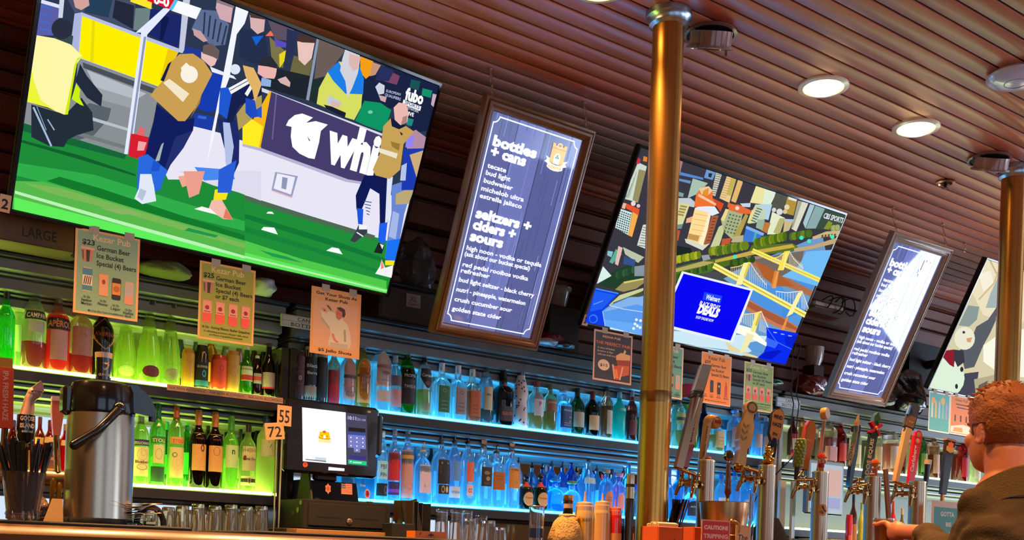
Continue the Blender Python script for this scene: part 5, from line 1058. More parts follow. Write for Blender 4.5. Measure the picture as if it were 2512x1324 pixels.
# --- upper pale shelf
for px,top,w,sh_,g_,lb,cp_,ds,sn,lq in(
(1944,1020,26,'std','5a1410',[(.1,.6,'c8282c',60,('band',.3,.8,'e8c8b0'))],('screw','17100f'),'hot sauce red bottle right of the grey post','sauce red bottle',None),
(1968,1010,24,'slim','c89858',[(.2,.6,'d8a868',60)],('screw','4a3424'),'slim golden bottle','slim golden bottle',None),
(2030,1006,40,'square','e0d8c0',[(.08,.34,'d89080',60,*lines('a86058',.2,.7))],('screw','2a2420'),'square bottle of magenta liqueur behind the round paddle','magenta liqueur',(.5,'a81c40')),
(2062,1030,30,'std','8a1c18',[(.12,.5,'c83c30',60)],('pour','d83c2c'),'red bottle with red pourer','red pourer bottle',None),
(2098,1034,30,'std','d0ccb4',[(.1,.5,'d8d0a0',60)],('screw','98946c'),'pale bottle behind the surfboard handle','pale bottle',None),
(2150,1036,30,'std','d8cfc0',[(.1,.5,'c8b080',60,*lines('7a6a48',.2,.7))],('screw','5a5448'),'clear bottle with sand label','sand label bottle',(.4,'c08a50')),
(2186,1030,38,'std','e8dcd0',[(.08,.5,'e8c8b8',60,*lines('b88878',.2,.8))],('pour','a01c24'),'large bottle with blush label and red pourer','blush label bottle',(.55,'d87868')),
(2238,1050,30,'std','c8b898',[(.1,.5,'d0a070',60)],('screw','c03c24'),'bottle with caramel label and red cap','caramel label bottle',None),
(2262,1056,26,'std','3a7a2c',[(.1,.5,'8ab04c',60)],('screw','8cc83c'),'green bottle behind the red handle','green bottle',None),
(2290,1058,30,'std','b88c70',[(.1,.5,'d8a890',60,*lines('a8705c',.2,.7))],('screw','c84828'),'rosy bottle left of the dark tapered handle','rosy bottle',(.5,'b05c40')),
(2362,1066,26,'std','9a1418',[(.1,.5,'c8202c',60)],('pour','c8c8c8'),'crimson bottle with steel pourer','crimson bottle',None),
(2392,1070,28,'slim','d4dcb4',[(.1,.6,'e8ecc8',60,*lines('a8b080',.2,.7))],('screw','b82828'),'pale green bottle by the mans face','pale green bottle',None)):
 U(px,top,w,sh_,g_,lb,cp_,ds,sn,row='ur',liquid=lq)
for px,top,w,g_,ds in((1990,1012,24,'3a3028','sable'),(2012,1006,22,'a8a080','straw'),(2050,1010,24,'4a4838','khaki'),(2080,1020,24,'6a2c24','rust'),(2122,1030,24,'8a8878','stone'),(2170,1036,22,'3c3028','walnut'),(2212,1042,24,'5a1c1c','garnet'),(2310,1052,22,'4c4434','fawn'),(2346,1060,22,'8c3420','brick')):
 U(px,top,w,'std',g_,[(.2,.5,g_,60)],('screw','2a2420'),'%s bottle at the back' % ds,ds+' one',Y=B1,row='urb')
# --- lower green shelf
Lw(30,1030,38,'std','8a1418',[(.1,.5,'b02c28',60)],('screw','3c1414'),'red liqueur bottle behind the goose handle','red liqueur',liquid=(.6,'d0142c'))
Lw(96,1022,28,'std','a81824',[(.55,.66,'d8a878',60)],('screw','7a1420'),'ruby bottle with cream neck band','ruby bottle',Y=F2)
Lw(121,1030,30,'std','b01c28',[(.08,.36,'b0603c',50,('band',.3,.8,'6a2c20')),(.6,.7,'d8a878',60)],('screw','7a1420'),'ruby bottle with brown framed label','framed ruby bottle')
Lw(160,1040,34,'std','d01424',[(.6,.7,'d0b088',50)],('screw','b8985c'),'scarlet bottle left of the airpot','scarlet bottle',liquid=(.7,'e0101c'))
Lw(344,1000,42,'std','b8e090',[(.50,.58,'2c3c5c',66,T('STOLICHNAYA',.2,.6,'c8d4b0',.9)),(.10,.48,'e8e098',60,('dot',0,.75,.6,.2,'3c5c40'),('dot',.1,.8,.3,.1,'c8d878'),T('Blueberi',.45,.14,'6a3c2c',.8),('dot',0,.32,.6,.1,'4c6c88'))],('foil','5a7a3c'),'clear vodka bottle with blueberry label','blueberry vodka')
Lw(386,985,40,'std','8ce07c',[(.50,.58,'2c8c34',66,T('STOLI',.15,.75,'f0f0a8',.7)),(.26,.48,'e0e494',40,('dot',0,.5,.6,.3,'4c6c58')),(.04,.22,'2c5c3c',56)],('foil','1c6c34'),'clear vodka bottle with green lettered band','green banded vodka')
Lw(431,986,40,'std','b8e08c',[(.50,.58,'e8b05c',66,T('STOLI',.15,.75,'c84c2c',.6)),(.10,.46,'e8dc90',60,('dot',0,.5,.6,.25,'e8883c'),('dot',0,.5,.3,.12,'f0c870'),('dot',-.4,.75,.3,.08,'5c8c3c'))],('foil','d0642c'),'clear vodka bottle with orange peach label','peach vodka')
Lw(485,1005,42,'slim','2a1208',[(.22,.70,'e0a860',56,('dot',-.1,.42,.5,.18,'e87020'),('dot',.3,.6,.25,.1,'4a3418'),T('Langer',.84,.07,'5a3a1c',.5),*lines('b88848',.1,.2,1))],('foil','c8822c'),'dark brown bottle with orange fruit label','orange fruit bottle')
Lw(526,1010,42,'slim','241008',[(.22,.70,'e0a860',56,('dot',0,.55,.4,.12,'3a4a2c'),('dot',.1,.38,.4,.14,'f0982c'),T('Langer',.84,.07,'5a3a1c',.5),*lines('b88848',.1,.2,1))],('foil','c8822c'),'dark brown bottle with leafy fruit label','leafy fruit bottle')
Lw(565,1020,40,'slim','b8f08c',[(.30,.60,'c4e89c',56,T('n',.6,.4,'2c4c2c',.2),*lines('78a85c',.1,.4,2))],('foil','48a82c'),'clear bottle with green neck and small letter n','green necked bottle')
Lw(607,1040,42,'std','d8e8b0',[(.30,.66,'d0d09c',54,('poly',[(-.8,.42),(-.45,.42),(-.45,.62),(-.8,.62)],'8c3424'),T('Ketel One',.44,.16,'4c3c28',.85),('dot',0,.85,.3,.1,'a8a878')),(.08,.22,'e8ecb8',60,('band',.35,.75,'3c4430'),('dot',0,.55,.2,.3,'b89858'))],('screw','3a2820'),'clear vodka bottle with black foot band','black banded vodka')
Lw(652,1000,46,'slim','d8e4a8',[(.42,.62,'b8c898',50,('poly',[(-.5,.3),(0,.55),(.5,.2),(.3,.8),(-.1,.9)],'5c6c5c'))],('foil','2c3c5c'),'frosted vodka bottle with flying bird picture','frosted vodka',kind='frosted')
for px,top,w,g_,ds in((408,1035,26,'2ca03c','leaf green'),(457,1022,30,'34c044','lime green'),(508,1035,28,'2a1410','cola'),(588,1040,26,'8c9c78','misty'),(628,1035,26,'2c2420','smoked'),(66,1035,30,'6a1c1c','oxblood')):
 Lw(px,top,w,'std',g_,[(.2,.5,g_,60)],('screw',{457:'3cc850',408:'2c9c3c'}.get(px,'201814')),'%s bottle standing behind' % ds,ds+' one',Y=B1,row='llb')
# --- lower blue shelf
def Lm(*a,**k):k.setdefault('row','lm');return Lw(*a,**k)
Lm(936,1056,32,'slim','b4ecf4',[(.30,.56,'a8e0e8',60,T('PRE',.6,.3,'2c6c7c',.5),T('FIN',.15,.3,'2c6c7c',.5),('poly',[(-.6,.48),(0,.6),(.6,.5),(0,.56)],'1c4c5c')),(.06,.24,'17120f',66,('dot',.4,.5,.3,.3,'b08058'))],('screw','b8e8f4'),'icy clear bottle with black foot label right of the till','icy bottle')
Lm(966,1050,32,'slim','b8d8e8',[(.28,.66,'c81c1c',88,('poly',[(-.6,.2),(-.2,.3),(.4,.95),(.1,.95)],'3c7c3c'),('poly',[(.2,.5),(.7,.1),(.8,.3)],'e8a02c'),('dot',-.4,.7,.3,.1,'7a1c2c')),(.08,.26,'3c2c5c',80,('band',.2,.45,'8c3cb0'),('dot',0,.75,.4,.2,'15121c'))],('screw','b0a0a0'),'tall bottle sleeved in red and green leaves','red leaf bottle')
Lm(998,1046,34,'slim','b0e0f8',[(.05,.68,'c8988c',80,('dot',.3,.6,.4,.12,'5cb8e8'),('dot',0,.25,.5,.07,'7a5c30'),('band',.82,.9,'c89c50'),*lines('9a645c',.1,.2,1))],('screw','a89c70'),'tall bottle sleeved in dusty pink with blue bird','dusty pink bottle')
Lm(1036,1084,44,'dome','b8e4f8',[(.16,.62,'d8c8dc',42,T('TUACA',.82,.1,'8c7c9c',.5),('poly',[(-.3,.2),(-.1,.2),(-.1,.3),(-.3,.3)],'c88ca8'))],('pour','c8b48c'),'clear bottle with lavender label','lavender label bottle')
Lm(1080,1062,46,'dome','c4e8f4',[(.28,.62,'1c1614',46,('poly',[(-.7,.4),(.7,.4),(.7,.75),(-.7,.75)],'7a6c54'),('poly',[(-.6,.82),(.6,.82),(.6,.9),(-.6,.9)],'a88858')),(.14,.27,'241c18',40,('dot',-.3,.5,.3,.4,'a8b08c'),('dot',.4,.5,.25,.35,'c8b878'))],('pour','181412'),'clear bottle with black label and black pourer','black label bottle')
Lm(1113,1066,36,'std','a8d8f8',[(.34,.62,'5c9ce8',70),(.1,.26,'c8e4f4',60,T('VODKA',.4,.3,'4c7cb8',.7))],('pour','15110f'),'clear bottle with sky blue label','sky blue label')
Lm(1146,1068,36,'std','c4e8f8',[(.34,.62,'e06c48',34,*lines('c04c30',.3,.7)),(.14,.3,'e8ccc8',30,T('CC',.3,.5,'8c3040',.6))],('pour','17120f'),'clear bottle with coral label and pink tag','coral label bottle')
Lm(1184,1076,40,'square','c8ecf4',[(.30,.58,'2a1c16',40,('dot',0,.7,.6,.1,'8c7450'),('dot',.2,.4,.4,.12,'9c9468'),*lines('6c5840',.1,.25,2))],('coin','c07c50'),'square bottle with brown picture label and copper coin pourer','picture label bottle')
Lm(1216,1090,40,'square','c8ecf8',[(.28,.56,'b0681c',44,('dot',.1,.4,.2,.06,'7c8c3c'),*lines('8c4c14',.6,.9,2))],('pour','17120f'),'square bottle with caramel label and clear pourer','caramel square bottle')
Lm(1253,1082,44,'dome','c8ecfc',[(.30,.60,'d8903c',46,('dot',.1,.3,.3,.06,'8c9c3c'),*lines('a8641c',.6,.9,2))],('coin','c87c54'),'broad bottle with tangerine label and copper coin pourer','tangerine label bottle')
for px,c_,ds in((1290,'3a2a10','left of two squat dark tequila bottles with cream ovals'),(1325,'4a3614','right of two squat dark tequila bottles with cream ovals')):
 Lm(px,1160,34,'squat',c_,[(.10,.48,'e0b074',52,'oval',T('Tequila',.55,.14,'7c5c34',.7),*lines('b08c58',.25,.4,1)),(.62,.76,'e04838',80)],('ball','2c1410'),ds,'squat tequila',Y=F1-.005)
Lm(1361,1172,52,'jug','48b8f8',None,('ball','1c8cf0'),'big glowing blue jug with blue stopper','glowing blue jug')
Lm(1402,1178,50,'jug','a8e8f8',None,('ball','6c8c48'),'big pale blue jug with green and red stopper','pale blue jug')
Lm(1440,1118,44,'tall','98d0e8',[(.52,.62,'a8d4e8',60)],('pour','2c2c34'),'tall clear bottle with dark pourer','tall clear bottle',Y=F2)
Lm(1486,1150,36,'std','88c4e8',[(.14,.52,'d88c64',44,'oval',T('CASA',.6,.12,'a85c3c',.6),T('NOBLE',.45,.12,'a85c3c',.6))],('ball','c89468'),'blue bottle with tall orange oval label','orange oval bottle')
Lm(1516,1160,34,'std','c8b4e8',[(.14,.52,'e8a09c',40,'arch',*lines('b87478',.3,.6,2))],('ball','b89cb8'),'lilac bottle with pink arch label','lilac arch bottle')
Lm(1540,1128,30,'slim','3cc0f0',None,('coin','58a8d8'),'bright cyan bottle with blue disc pourer','cyan bottle',Y=F2)
for px,top,w,g_,ds in((950,1075,24,'9cd0e8','frosty'),(1016,1072,24,'8cc8e8','crystal'),(1056,1085,26,'484040','cocoa'),(1096,1075,26,'9cc8e0','vapour'),(1130,1080,24,'c8a890','biscuit'),(1166,1085,26,'a8d0e8','rain'),(1200,1092,26,'9cd0e8','dew'),(1234,1092,24,'b0d8ec','mist'),(1270,1120,24,'a8c8e0','haze'),(1352,1128,28,'58b0f0','sky'),(1378,1132,30,'3c98e8','denim'),(1400,1120,30,'2c68d0','sapphire'),(1424,1150,28,'5cb8e8','lagoon'),(1462,1140,30,'6cc4ec','surf'),(1500,1150,26,'6cb8dc','glacier'),(1528,1145,24,'d04c70','raspberry')):
 Lm(px,top,w,'std',g_,[(.2,.5,g_,60)],('pour' if px % 3 else 'screw','1c2430'),'%s bottle of the rear line' % ds,ds+' one',Y=B1,row='lmb')
# --- lower blue shelf right of the pole
for px,top,w,sh_,g_,lb,ds,sn in((1640,1150,34,'jug','4cc0f0',None,'cyan jug half behind the pole','cyan jug'),(1664,1150,32,'std','3ca8f0',None,'turquoise blue bottle','turquoise blue bottle'),(1693,1180,42,'jug','a0dcf8',[(.12,.5,'2c3448',60,'arch',T('ADLER',.55,.14,'c8d8e4',.7))],'rounded bottle with navy arch label','navy arch bottle'),
(1768,1160,34,'std','a8d8f4',[(.1,.5,'c8dce8',60)],'clear bottle left of the brown wooden handle','clear bottle'),(1802,1150,32,'std','9ccbf4',[(.1,.4,'d8c8d8',60)],'pale blue bottle','pale blue bottle'),(1832,1165,34,'std','78c0ec',[(.1,.5,'b0d8ec',60)],'light blue bottle','light blue bottle'),(1866,1160,30,'std','8cc8f0',None,'blue bottle by the second tower','blue bottle')):
 Lw(px,top,w,sh_,g_,lb,('screw','2c68c8'),ds,sn,row='lx')
# ------------------------------------------------------------------ on the bar, left
def base(px,py,Y,z):p=at(px,py,Y=Y);return V(p.x,Y,z)
# airpot
b=base(242,1200,2.70,MZ);k=ppm(242,2.70);R=79/k;zl=at(242,1018,Y=2.70).z;zt=at(242,938,Y=2.70).z
t=thing('airpot','tall brushed steel airpot with black pump lid and slanting handle','airpot',b)
q=MB();q.lathe([(0,MZ),(R*1.03,MZ),(R*1.04,MZ+.008),(R*1.0,MZ+.014),(0,MZ+.014)],(b.x,b.y,0),40);q.build('base_ring','matte',t,'14100e')
q=MB();q.lathe([(R,MZ+.013),(R,zl-.06),(R*.985,zl-.02),(R*.965,zl+.004),(0,zl+.004)],(b.x,b.y,0),48);q.build('body','metal',t,'b8a894')
q=MB();r2=R*.97;q.lathe([(r2,zl),(r2+.002,zl+.006),(r2*.99,zt-.022),(r2*.9,zt-.006),(r2*.7,zt),(0,zt+.001)],(b.x,b.y,0),40)
q.lathe([(0,0),(R*.6,0),(R*.58,.004),(0,.005)],(b.x,b.y,zt-.001),28)
dx=V(1,-.35,0).normalized()  # spout points to the right, along the bar
q.build('lid','gloss',t,'15110f')
q=MB();zs=zl+.045;q.prism([(R*.8,zl+.012),(R*1.55,zl+.002),(R*1.62,zl+.02),(R*1.45,zl+.05),(R*1.05,zl+.078),(R*.8,zl+.078)],V(b.x,b.y,0)-dx.cross(V(0,0,1))*.018,dx,V(0,0,1),dx.cross(V(0,0,1)),.036)
q.lathe([(0,0),(.009,0),(.009,.02),(0,.02)],V(b.x,b.y,zl-.008)+dx*R*1.5,14);q.build('spout','gloss',t,'17120f')
q=MB();pv=V(b.x,b.y,zl+.012);n_=V(.12,-1,0).normalized();path=[]
h0=V(b.x+R*.28,b.y-R*.97,zl+.012);h1=V(b.x-R*.42,b.y-R*1.25,zl-.05);h2=V(b.x-R*1.0,b.y-R*1.05,zl-.085)
q.tube([h0,h0.lerp(h1,.5)+V(0,-.006,0),h1,h2],[.011,.010,.011,.012],10);q.ball(h0,(.016,.012,.016),12,8);q.ball(h2,.012,10,8)
q.build('handle','gloss',t,'1c1612')
q=MB();q.box((b.x-R*.98,b.y+.01,zl+.03),(.028,.05,.07),None,None,.008);q.build('hinge','gloss',t,'17120f')
# straw cup
b=base(58,1200,2.60,MZ);k=ppm(58,2.6);R=50/k;zr=at(58,1158,Y=2.6).z;H=zr-MZ
t=thing('straw_cup','ribbed clear tumbler at the left end of the bar','glass',b)
q=MB();q.lathe([(0,MZ),(R*.68,MZ),(R*.72,MZ+.004),(R,zr),(R*.95,zr),(R*.64,MZ+.016),(0,MZ+.014)],(b.x,b.y,0),36);q.build('cup','clear',t,'e8d8d0')
q=MB()
for j in range(18):a=2*pi*j/18;q.box((b.x+cos(a)*R*.72,b.y+sin(a)*R*.72,MZ+.012),(.005,.005,.02),a,None,.0015)
q.build('ribs','clear',t,'d8c4c8')
rnd=random.Random(11)
for j in range(46):
 a=rnd.random()*2*pi;r0=R*.55*rnd.random()**.5;a2=a+rnd.uniform(-.5,.5);r1=R*(.5+.85*rnd.random())
 p0=V(b.x+cos(a)*r0,b.y+sin(a)*r0,MZ+.016+.003*rnd.random());p1=V(b.x+cos(a2)*min(r1,R*.9),b.y+sin(a2)*min(r1,R*.9),zr);p1=p0+(p1-p0)*((at(58,1085,Y=2.6).z+rnd.uniform(-.012,.01)-p0.z)/(p1.z-p0.z))
 q=MB();q.tube([p0,p1],.0031,7);o=q.build('straw','gloss',None,'15110e');tag(o,'black drinking straw standing in the ribbed tumbler','straw','black straws in the tumbler')
# crumpled cellophane-wrapped stack behind the cup
b=base(105,1260,2.72,MZ);bm=bmesh.new();bmesh.ops.create_icosphere(bm,subdivisions=4,radius=1.0);me=bpy.data.meshes.new('wrap')
for v in bm.verts:
 n=noise.noise(v.co*2.3)*.25+abs(noise.noise(v.co*6))*.16;v.co=v.co*(1+n);v.co=V(v.co.x*.05,v.co.y*.04,max(v.co.z,-.75)*.036+.027)
bm.to_mesh(me);bm.free();me.materials.append(M['bag']);o=bpy.data.objects.new('plastic_wrapper',me);COL.objects.link(o);o.location=V(b.x-.02,2.76,MZ);o.color=(*lin('6a4c48'),1);me.shade_smooth()
tag(o,'crumpled shiny plastic wrapper behind the straw tumbler','wrapper')
b=base(132,1260,2.66,MZ);t=thing('card_holder','plain orange cream card leaning beside the airpot','card',b)
k=ppm(132,2.66);q=MB();q.prism([(-24/k,0),(22/k,0),(22/k,.056),(-2/k,.056)],V(b.x,b.y,MZ),V(1,0,0),V(0,.25,1),V(0,-1,0),.002);q.build('card','matte',t,'e8a858')
q=MB();q.box((b.x,b.y+.022,MZ+.006),(.05,.03,.012),None,None,.003);q.build('stand','gloss',t,'2a2018')
for px,top,c,lb in((122,1172,'a87c34','left brass butter knife upright behind the card'),(138,1182,'c09038','right brass butter knife upright behind the card')):
 b=base(px,1240,2.74,MZ);z1=at(px,top,Y=2.74).z;q=MB();q.tube([V(b.x,b.y,MZ),V(b.x+.003,b.y,MZ+.03),V(b.x+.006,b.y,z1-.006),V(b.x+.006,b.y,z1)],[.004,.005,.007,.003],8)
 tag(q.build('knife','metal',None,c),lb,'knife','knives behind the card')
# receipts on a spike
b=base(315,1290,2.66,MZ);k=ppm(315,2.66)
t=thing('receipt_spike','thin receipt spike on a black base right of the airpot','spike',V(b.x,b.y,MZ))
q=MB();q.lathe([(0,MZ),(.034,MZ),(.034,MZ+.004),(.03,MZ+.007),(0,MZ+.007)],(b.x,b.y,0),24);q.build('base','gloss',t,'1a1410')
tip=at(302,1132,Y=2.66);q=MB();q.tube([V(b.x+.004,b.y,MZ+.004),V(tip.x,b.y,tip.z)],[.0013,.0008],6);q.build('needle','metal',t,'c87850')
rnd=random.Random(4)
for j in range(9):
 z=MZ+.011+.0052*j;w=.05+.02*rnd.random();l=.03+.01*rnd.random();a=rnd.uniform(-.5,.5);vs=[];fs=[];nx,ny=9,4;tl=rnd.uniform(-.1,.16);ph=rnd.random()*6
 cx=b.x+rnd.uniform(-.02,.016)
 for i in range(nx):
  for m_ in range(ny):
   u=-1+2*i/(nx-1);v_=-1+2*m_/(ny-1)
   x=u*w*cos(a)-v_*l*sin(a);y_=u*w*sin(a)+v_*l*cos(a);vs.append(V(cx+x,b.y+y_*.8,z+.0016*sin(u*4+ph)+max(0,tl)*.12*u*u+.003*(u>.5)*rnd.random()))
 for i in range(nx-1):
  for m_ in range(ny-1):a0=i*ny+m_;fs.append((a0,a0+ny,a0+ny+1,a0+1))
 q=MB();q.add(vs,fs);o=q.build('receipt','paper',None,rnd.choice(['f2dcc0','ecd2b2','f6e2c8']),angle=80)
 sm=o.modifiers.new('thick','SOLIDIFY');sm.thickness=.0004
 tag(o,'curled paper receipt in the stack skewered on the spike','receipt','receipts on the spike')
b=base(368,1290,2.68,MZ);t=thing('bill_clip','curved black bill clip beside the receipt stack','clip',V(b.x,b.y,MZ))
q=MB();q.tube([V(b.x+.034*cos(g_),b.y,MZ+.004+.044*sin(g_))for g_ in[pi*j/12 for j in range(13)]],.008,8);q.build('arch','gloss',t,'2a1d16')
q=MB();q.box((b.x-.004,b.y-.01,MZ+.008),(.03,.02,.012),None,None,.003);q.build('spring','metal',t,'b89878')
# ------------------------------------------------------------------ upturned glasses
def tumbler(name,lab,grp,x,y,z,R,H,seg=20,col='eadfc8',tap=.82):
 t=thing(name,lab,'glass',(x,y,z),group=grp)
 q=MB();w=.0028
 q.lathe([(R-w,0),(R,.001),(R*tap,H-.004),(R*tap-.003,H),(0,H),(0,H-.012),(R*tap-w-.001,H-.014),(R-w,.002)],seg=seg)
 q.build('glass_body','clear',t,col,local=True,angle=30)
 return t
CT=E0+.0365
gl0=None
for j,(px,top)in enumerate(((412,1243),(446,1240),(485,1236),(527,1240),(566,1238),(604,1242),(640,1241),(425,1250),(468,1248),(508,1250),(548,1250),(588,1252),(624,1250))):
 Yc=3.80 if j<7 else 3.90;p=at(px,1290,Y=Yc);zt=at(px,top,Y=Yc).z;k=ppm(px,Yc)
 t=tumbler('tumbler','upturned clear tumbler in the glass rows left of the till','upturned tumblers left of the till',p.x,Yc,CT,19/k,zt-CT-(.0 if j<7 else .004),14)
for j,(px,top,w,Yc)in enumerate(((1083,1248,34,3.95),(1119,1250,38,3.95),(1145,1252,30,4.03),(1152,1270,36,3.84),(1197,1276,42,3.84),(1226,1292,34,3.78),(1180,1264,34,4.0))):
 p=at(px,1300,Y=Yc);zt=at(px,top,Y=Yc).z;k=ppm(px,Yc)
 tumbler('pint_glass',['upturned pint glass left of two by the black folders','upturned pint glass right of two by the black folders','pint glass just behind the right one by the folders','nearer upturned glass above the orange coaster','widest upturned glass in the middle of the lower group','shortest upturned glass at the right of the group','upturned glass half seen at the back of the group'][j],'upturned glasses right of the till',p.x,Yc,CT,w/2/k,zt-CT,20,'f0e8e4',.86)
# ------------------------------------------------------------------ the till
Yf=3.95;zb=E0+.085
a=at(742,1290,Y=Yf).x;c=at(957,1290,Y=Yf).x;xl=a-.05
q=MB();q.span((a-.10,3.90,CT),(c+.03,4.19,zb-.008),None,.004);tag(q.build('till_plinth','matte',None,'120e0b'),'black plinth under the cash drawer','plinth')
q=MB();sx0,sx1=at(727,1300,Y=3.8).x,at(950,1310,Y=3.8).x;zz0,zz1=at(840,1330,Y=3.8).z,at(840,1301,Y=3.8).z
q.span((sx0,3.80,max(CT,zz0)),(sx1,3.815,zz1),None,.002);q.span((sx1-.012,3.815,CT),(sx1,3.895,zz1),None,.002);q.span((sx0,3.815,CT),(sx0+.012,3.895,zz1),None,.002)
tag(q.build('wooden_tray','gloss',None,'b07a40'),'low pale wooden tray edge in front of the till','tray')
zt=at(850,1229,Y=Yf).z
t=thing('cash_drawer','black cash drawer with round lock under the till screen','cash drawer',((a+c)/2,4.06,zb-.0075))
q=MB();q.span((a-.0,Yf,zb-.0075),(c,4.19,zt),None,.004);q.build('body','matte',t,'1c1510')
q=MB();q.span((a+.022,Yf-.006,zb+.006),(c-.022,Yf+.002,zt-.014),None,.003)
q.build('drawer_front','matte',t,'211912')
q=MB();m_=(a+c)/2
for s_ in(-1,1):q.span((m_+s_*.03-(.11 if s_<0 else 0),Yf-.0068,zb+.042),(m_+s_*.03+(.11 if s_>0 else 0),Yf-.005,zb+.047))
q.build('slot','matte',t,'0a0705')
q=MB();q.lathe([(0,0),(.012,0),(.013,.004),(.010,.006),(0,.006)],(m_+.005,Yf-.005,zb+.03),20,R=Matrix.Rotation(pi/2,3,'X'));q.build('lock','metal',t,'c89468')
for px,py,cc,rr in((712,1249,'6c8c4c',.012),(721,1232,'7c9c54',.010),(697,1255,'4a4038',.010)):
 q=MB();pt=V(a-.001,4.0+(712-px)*.003,at(px,py,Y=4.0).z);q.lathe([(0,0),(rr,0),(rr,.001),(0,.001)],pt,14,R=Matrix.Rotation(-pi/2,3,'Y'));q.build('sticker','matte',t,cc)
# base unit with the flag
u0,u1=at(776,1200,Y=4.0).x,at(918,1200,Y=4.0).x;z0,z1=zt+.0005,at(850,1177,Y=4.0).z;z0b=at(850,1219,Y=4.0).z
t=thing('till_screen','black touchscreen till lit white on its sloped stand','till',((u0+u1)/2,4.08,z0))
q=MB();q.prism([(u0-.004,z0+.008),(u1+.006,z0+.008),(u1-.004,z1),(u0+.006,z1)],(0,4.0,0),(1,0,0),(0,.12,1),(0,1,0),.15)
for x in(u0+.01,u1-.01):q.box((x,4.02,z0+.004),(.02,.02,.008))
q.build('stand_base','matte',t,'221a13')
p=Panel(V(u0,3.9995,z0+.008),0,-.12,u1-u0,z1-z0-.008);W,H=p.W,p.H
p.step=.0003;p.rect(W*.43,H*.28,W*.62,H*.84,'e86a44');p.rect(W*.43,H*.56,W*.505,H*.84,'4a3c50')
for j in range(6):p.rect(W*.43,H*(.32+.088*j),W*.62,H*(.34+.088*j),'f4dcc4')
p.uv([(W*(.2+(.055 if j % 2 else .04)*cos(j*pi/6)),H*(.5+(.28 if j % 2 else .2)*sin(j*pi/6)))for j in range(12)],'d87c50');p.disc(W*.2,H*.5,W*.022,'b8542c',H*.11)
p.disc(W*.88,H*.38,W*.045,'f0b070',H*.24);p.disc(W*.88,H*.38,W*.036,'b01c1c',H*.19);p.disc(W*.885,H*.4,W*.012,'1a1210',H*.13);p.t('O-Line',W*.8,H*.74,H*.15,'c8a878',W*.1)
p.mb.build('stickers','print',t)
# screen head: yawed a little towards the room
th=.0;TLx,TRx=at(708,985,Y=3.96).x,at(938,1000,Y=3.96).x;zt_=at(712,972,Y=3.96).z;zb_=at(800,1163,Y=3.96).z
p=Panel(V(TLx,3.98,zb_),.0,.0,TRx-TLx-.0,zt_-zb_);W,H=p.W,p.H
q=MB();q.span((TLx,3.98,zb_),(TRx,4.02,zt_),None,.01);q.span((TLx+.05,4.015,zb_+.04),(TRx-.05,4.06,zt_-.04),None,.01);q.span(((TLx+TRx)/2-.05,4.03,z1-.01),((TLx+TRx)/2+.05,4.07,zb_+.08),None,.008)
q.build('screen_housing','gloss',t,'17110d')
s=Panel(V(TLx,3.9795,zb_),0,0,W,H);s.crop=(640,960,2167/360.0);s.step=.00015
s.P([(608,232),(1252,308),(1262,1082),(618,1028)],'ffffff');s.P([(1252,310),(1562,350),(1582,1112),(1268,1082)],'4c4860');s.P([(660,995),(962,1022),(962,1040),(660,1008)],'6a7080');s.P([(800,965),(962,980),(962,1020),(800,1005)],'cfdfe8')
s.P([(870,590),(1005,600),(1020,690),(980,705),(880,690),(850,680)],'ffd000');s.P([(890,640),(985,650),(985,670),(890,660)],'f08020');s.C((935,595),26,'e0702c',ry=20);s.P([(845,700),(1030,712),(1030,760),(850,745)],'fff0a0');s.P([(915,640),(960,645),(955,700),(920,698)],'fff8d0');s.L([(850,680),(890,695),(990,705),(1028,698)],10,'d85c20')
s.T('10:11:',(1280,410),(1425,425),'c8ccf0',.03);s.T('30 AM',(1430,428),(1540,440),'9898c0',.02)
s.P([(1290,525),(1538,550),(1538,605),(1290,585)],'2c2420');s.P([(1282,590),(1540,612),(1545,852),(1462,845),(1462,902),(1368,892),(1368,835),(1282,825)],'7c80c8');s.P([(1282,590),(1540,612),(1540,655),(1282,635)],'3c50a0')
for i in range(3):
 for j in range(3):s.C((1325+87*i,678+8*i+60*j),11,'f4f4ff')
s.C((1412,865),11,'f4f4ff');s.P([(1300,940),(1540,962),(1540,1012),(1300,992)],'3c388c');s.P([(1282,1005),(1552,1032),(1552,1092),(1282,1066)],'22d084');s.L([(1350,1045),(1480,1052)],18,'c8f8e0');s.C((1320,1035),14,'b8f4d8')
s.mb.build('screen','screen',t,label='lit white order screen with keypad')
q=Panel(V(TLx,3.9793,zb_),0,0,W,H);q.crop=s.crop;q.step=.00015;q.C((655,1080),38,'e05a3c',12);q.C((655,1070),18,'b03c24');q.C((1598,300),30,'98902c',12,ry=16);q.mb.build('badge','print',t)
q=Panel(V(TLx,3.9792,zb_),0,0,W,H);q.crop=s.crop;q.P([(1000,1112),(1235,1135),(1232,1175),(995,1162)],'ffffff');q.mb.build('maker_light','screen',t)
q=MB();q.span((TRx-.0,3.985,zb_+.10),(TRx+.02,4.02,zt_-.03),None,.005);q.build('card_reader','gloss',t,'1a1512')
q=MB();pb=at(922,1118,Y=3.98);q.ball((pb.x+.004,3.98,pb.z),(.006,.004,.006),12,8);q.build('reader_light','indicator',t,'2060ff')
# left side plate behind the base
q=MB();q.prism([(0,z0),(.15,z0),(.10,z0+.135),(.045,z0+.135)],(u0-.012,4.02,0),(0,1,0),(0,0,1),(1,0,0),.008);q.build('side_plate','matte',t,'3a3a20')
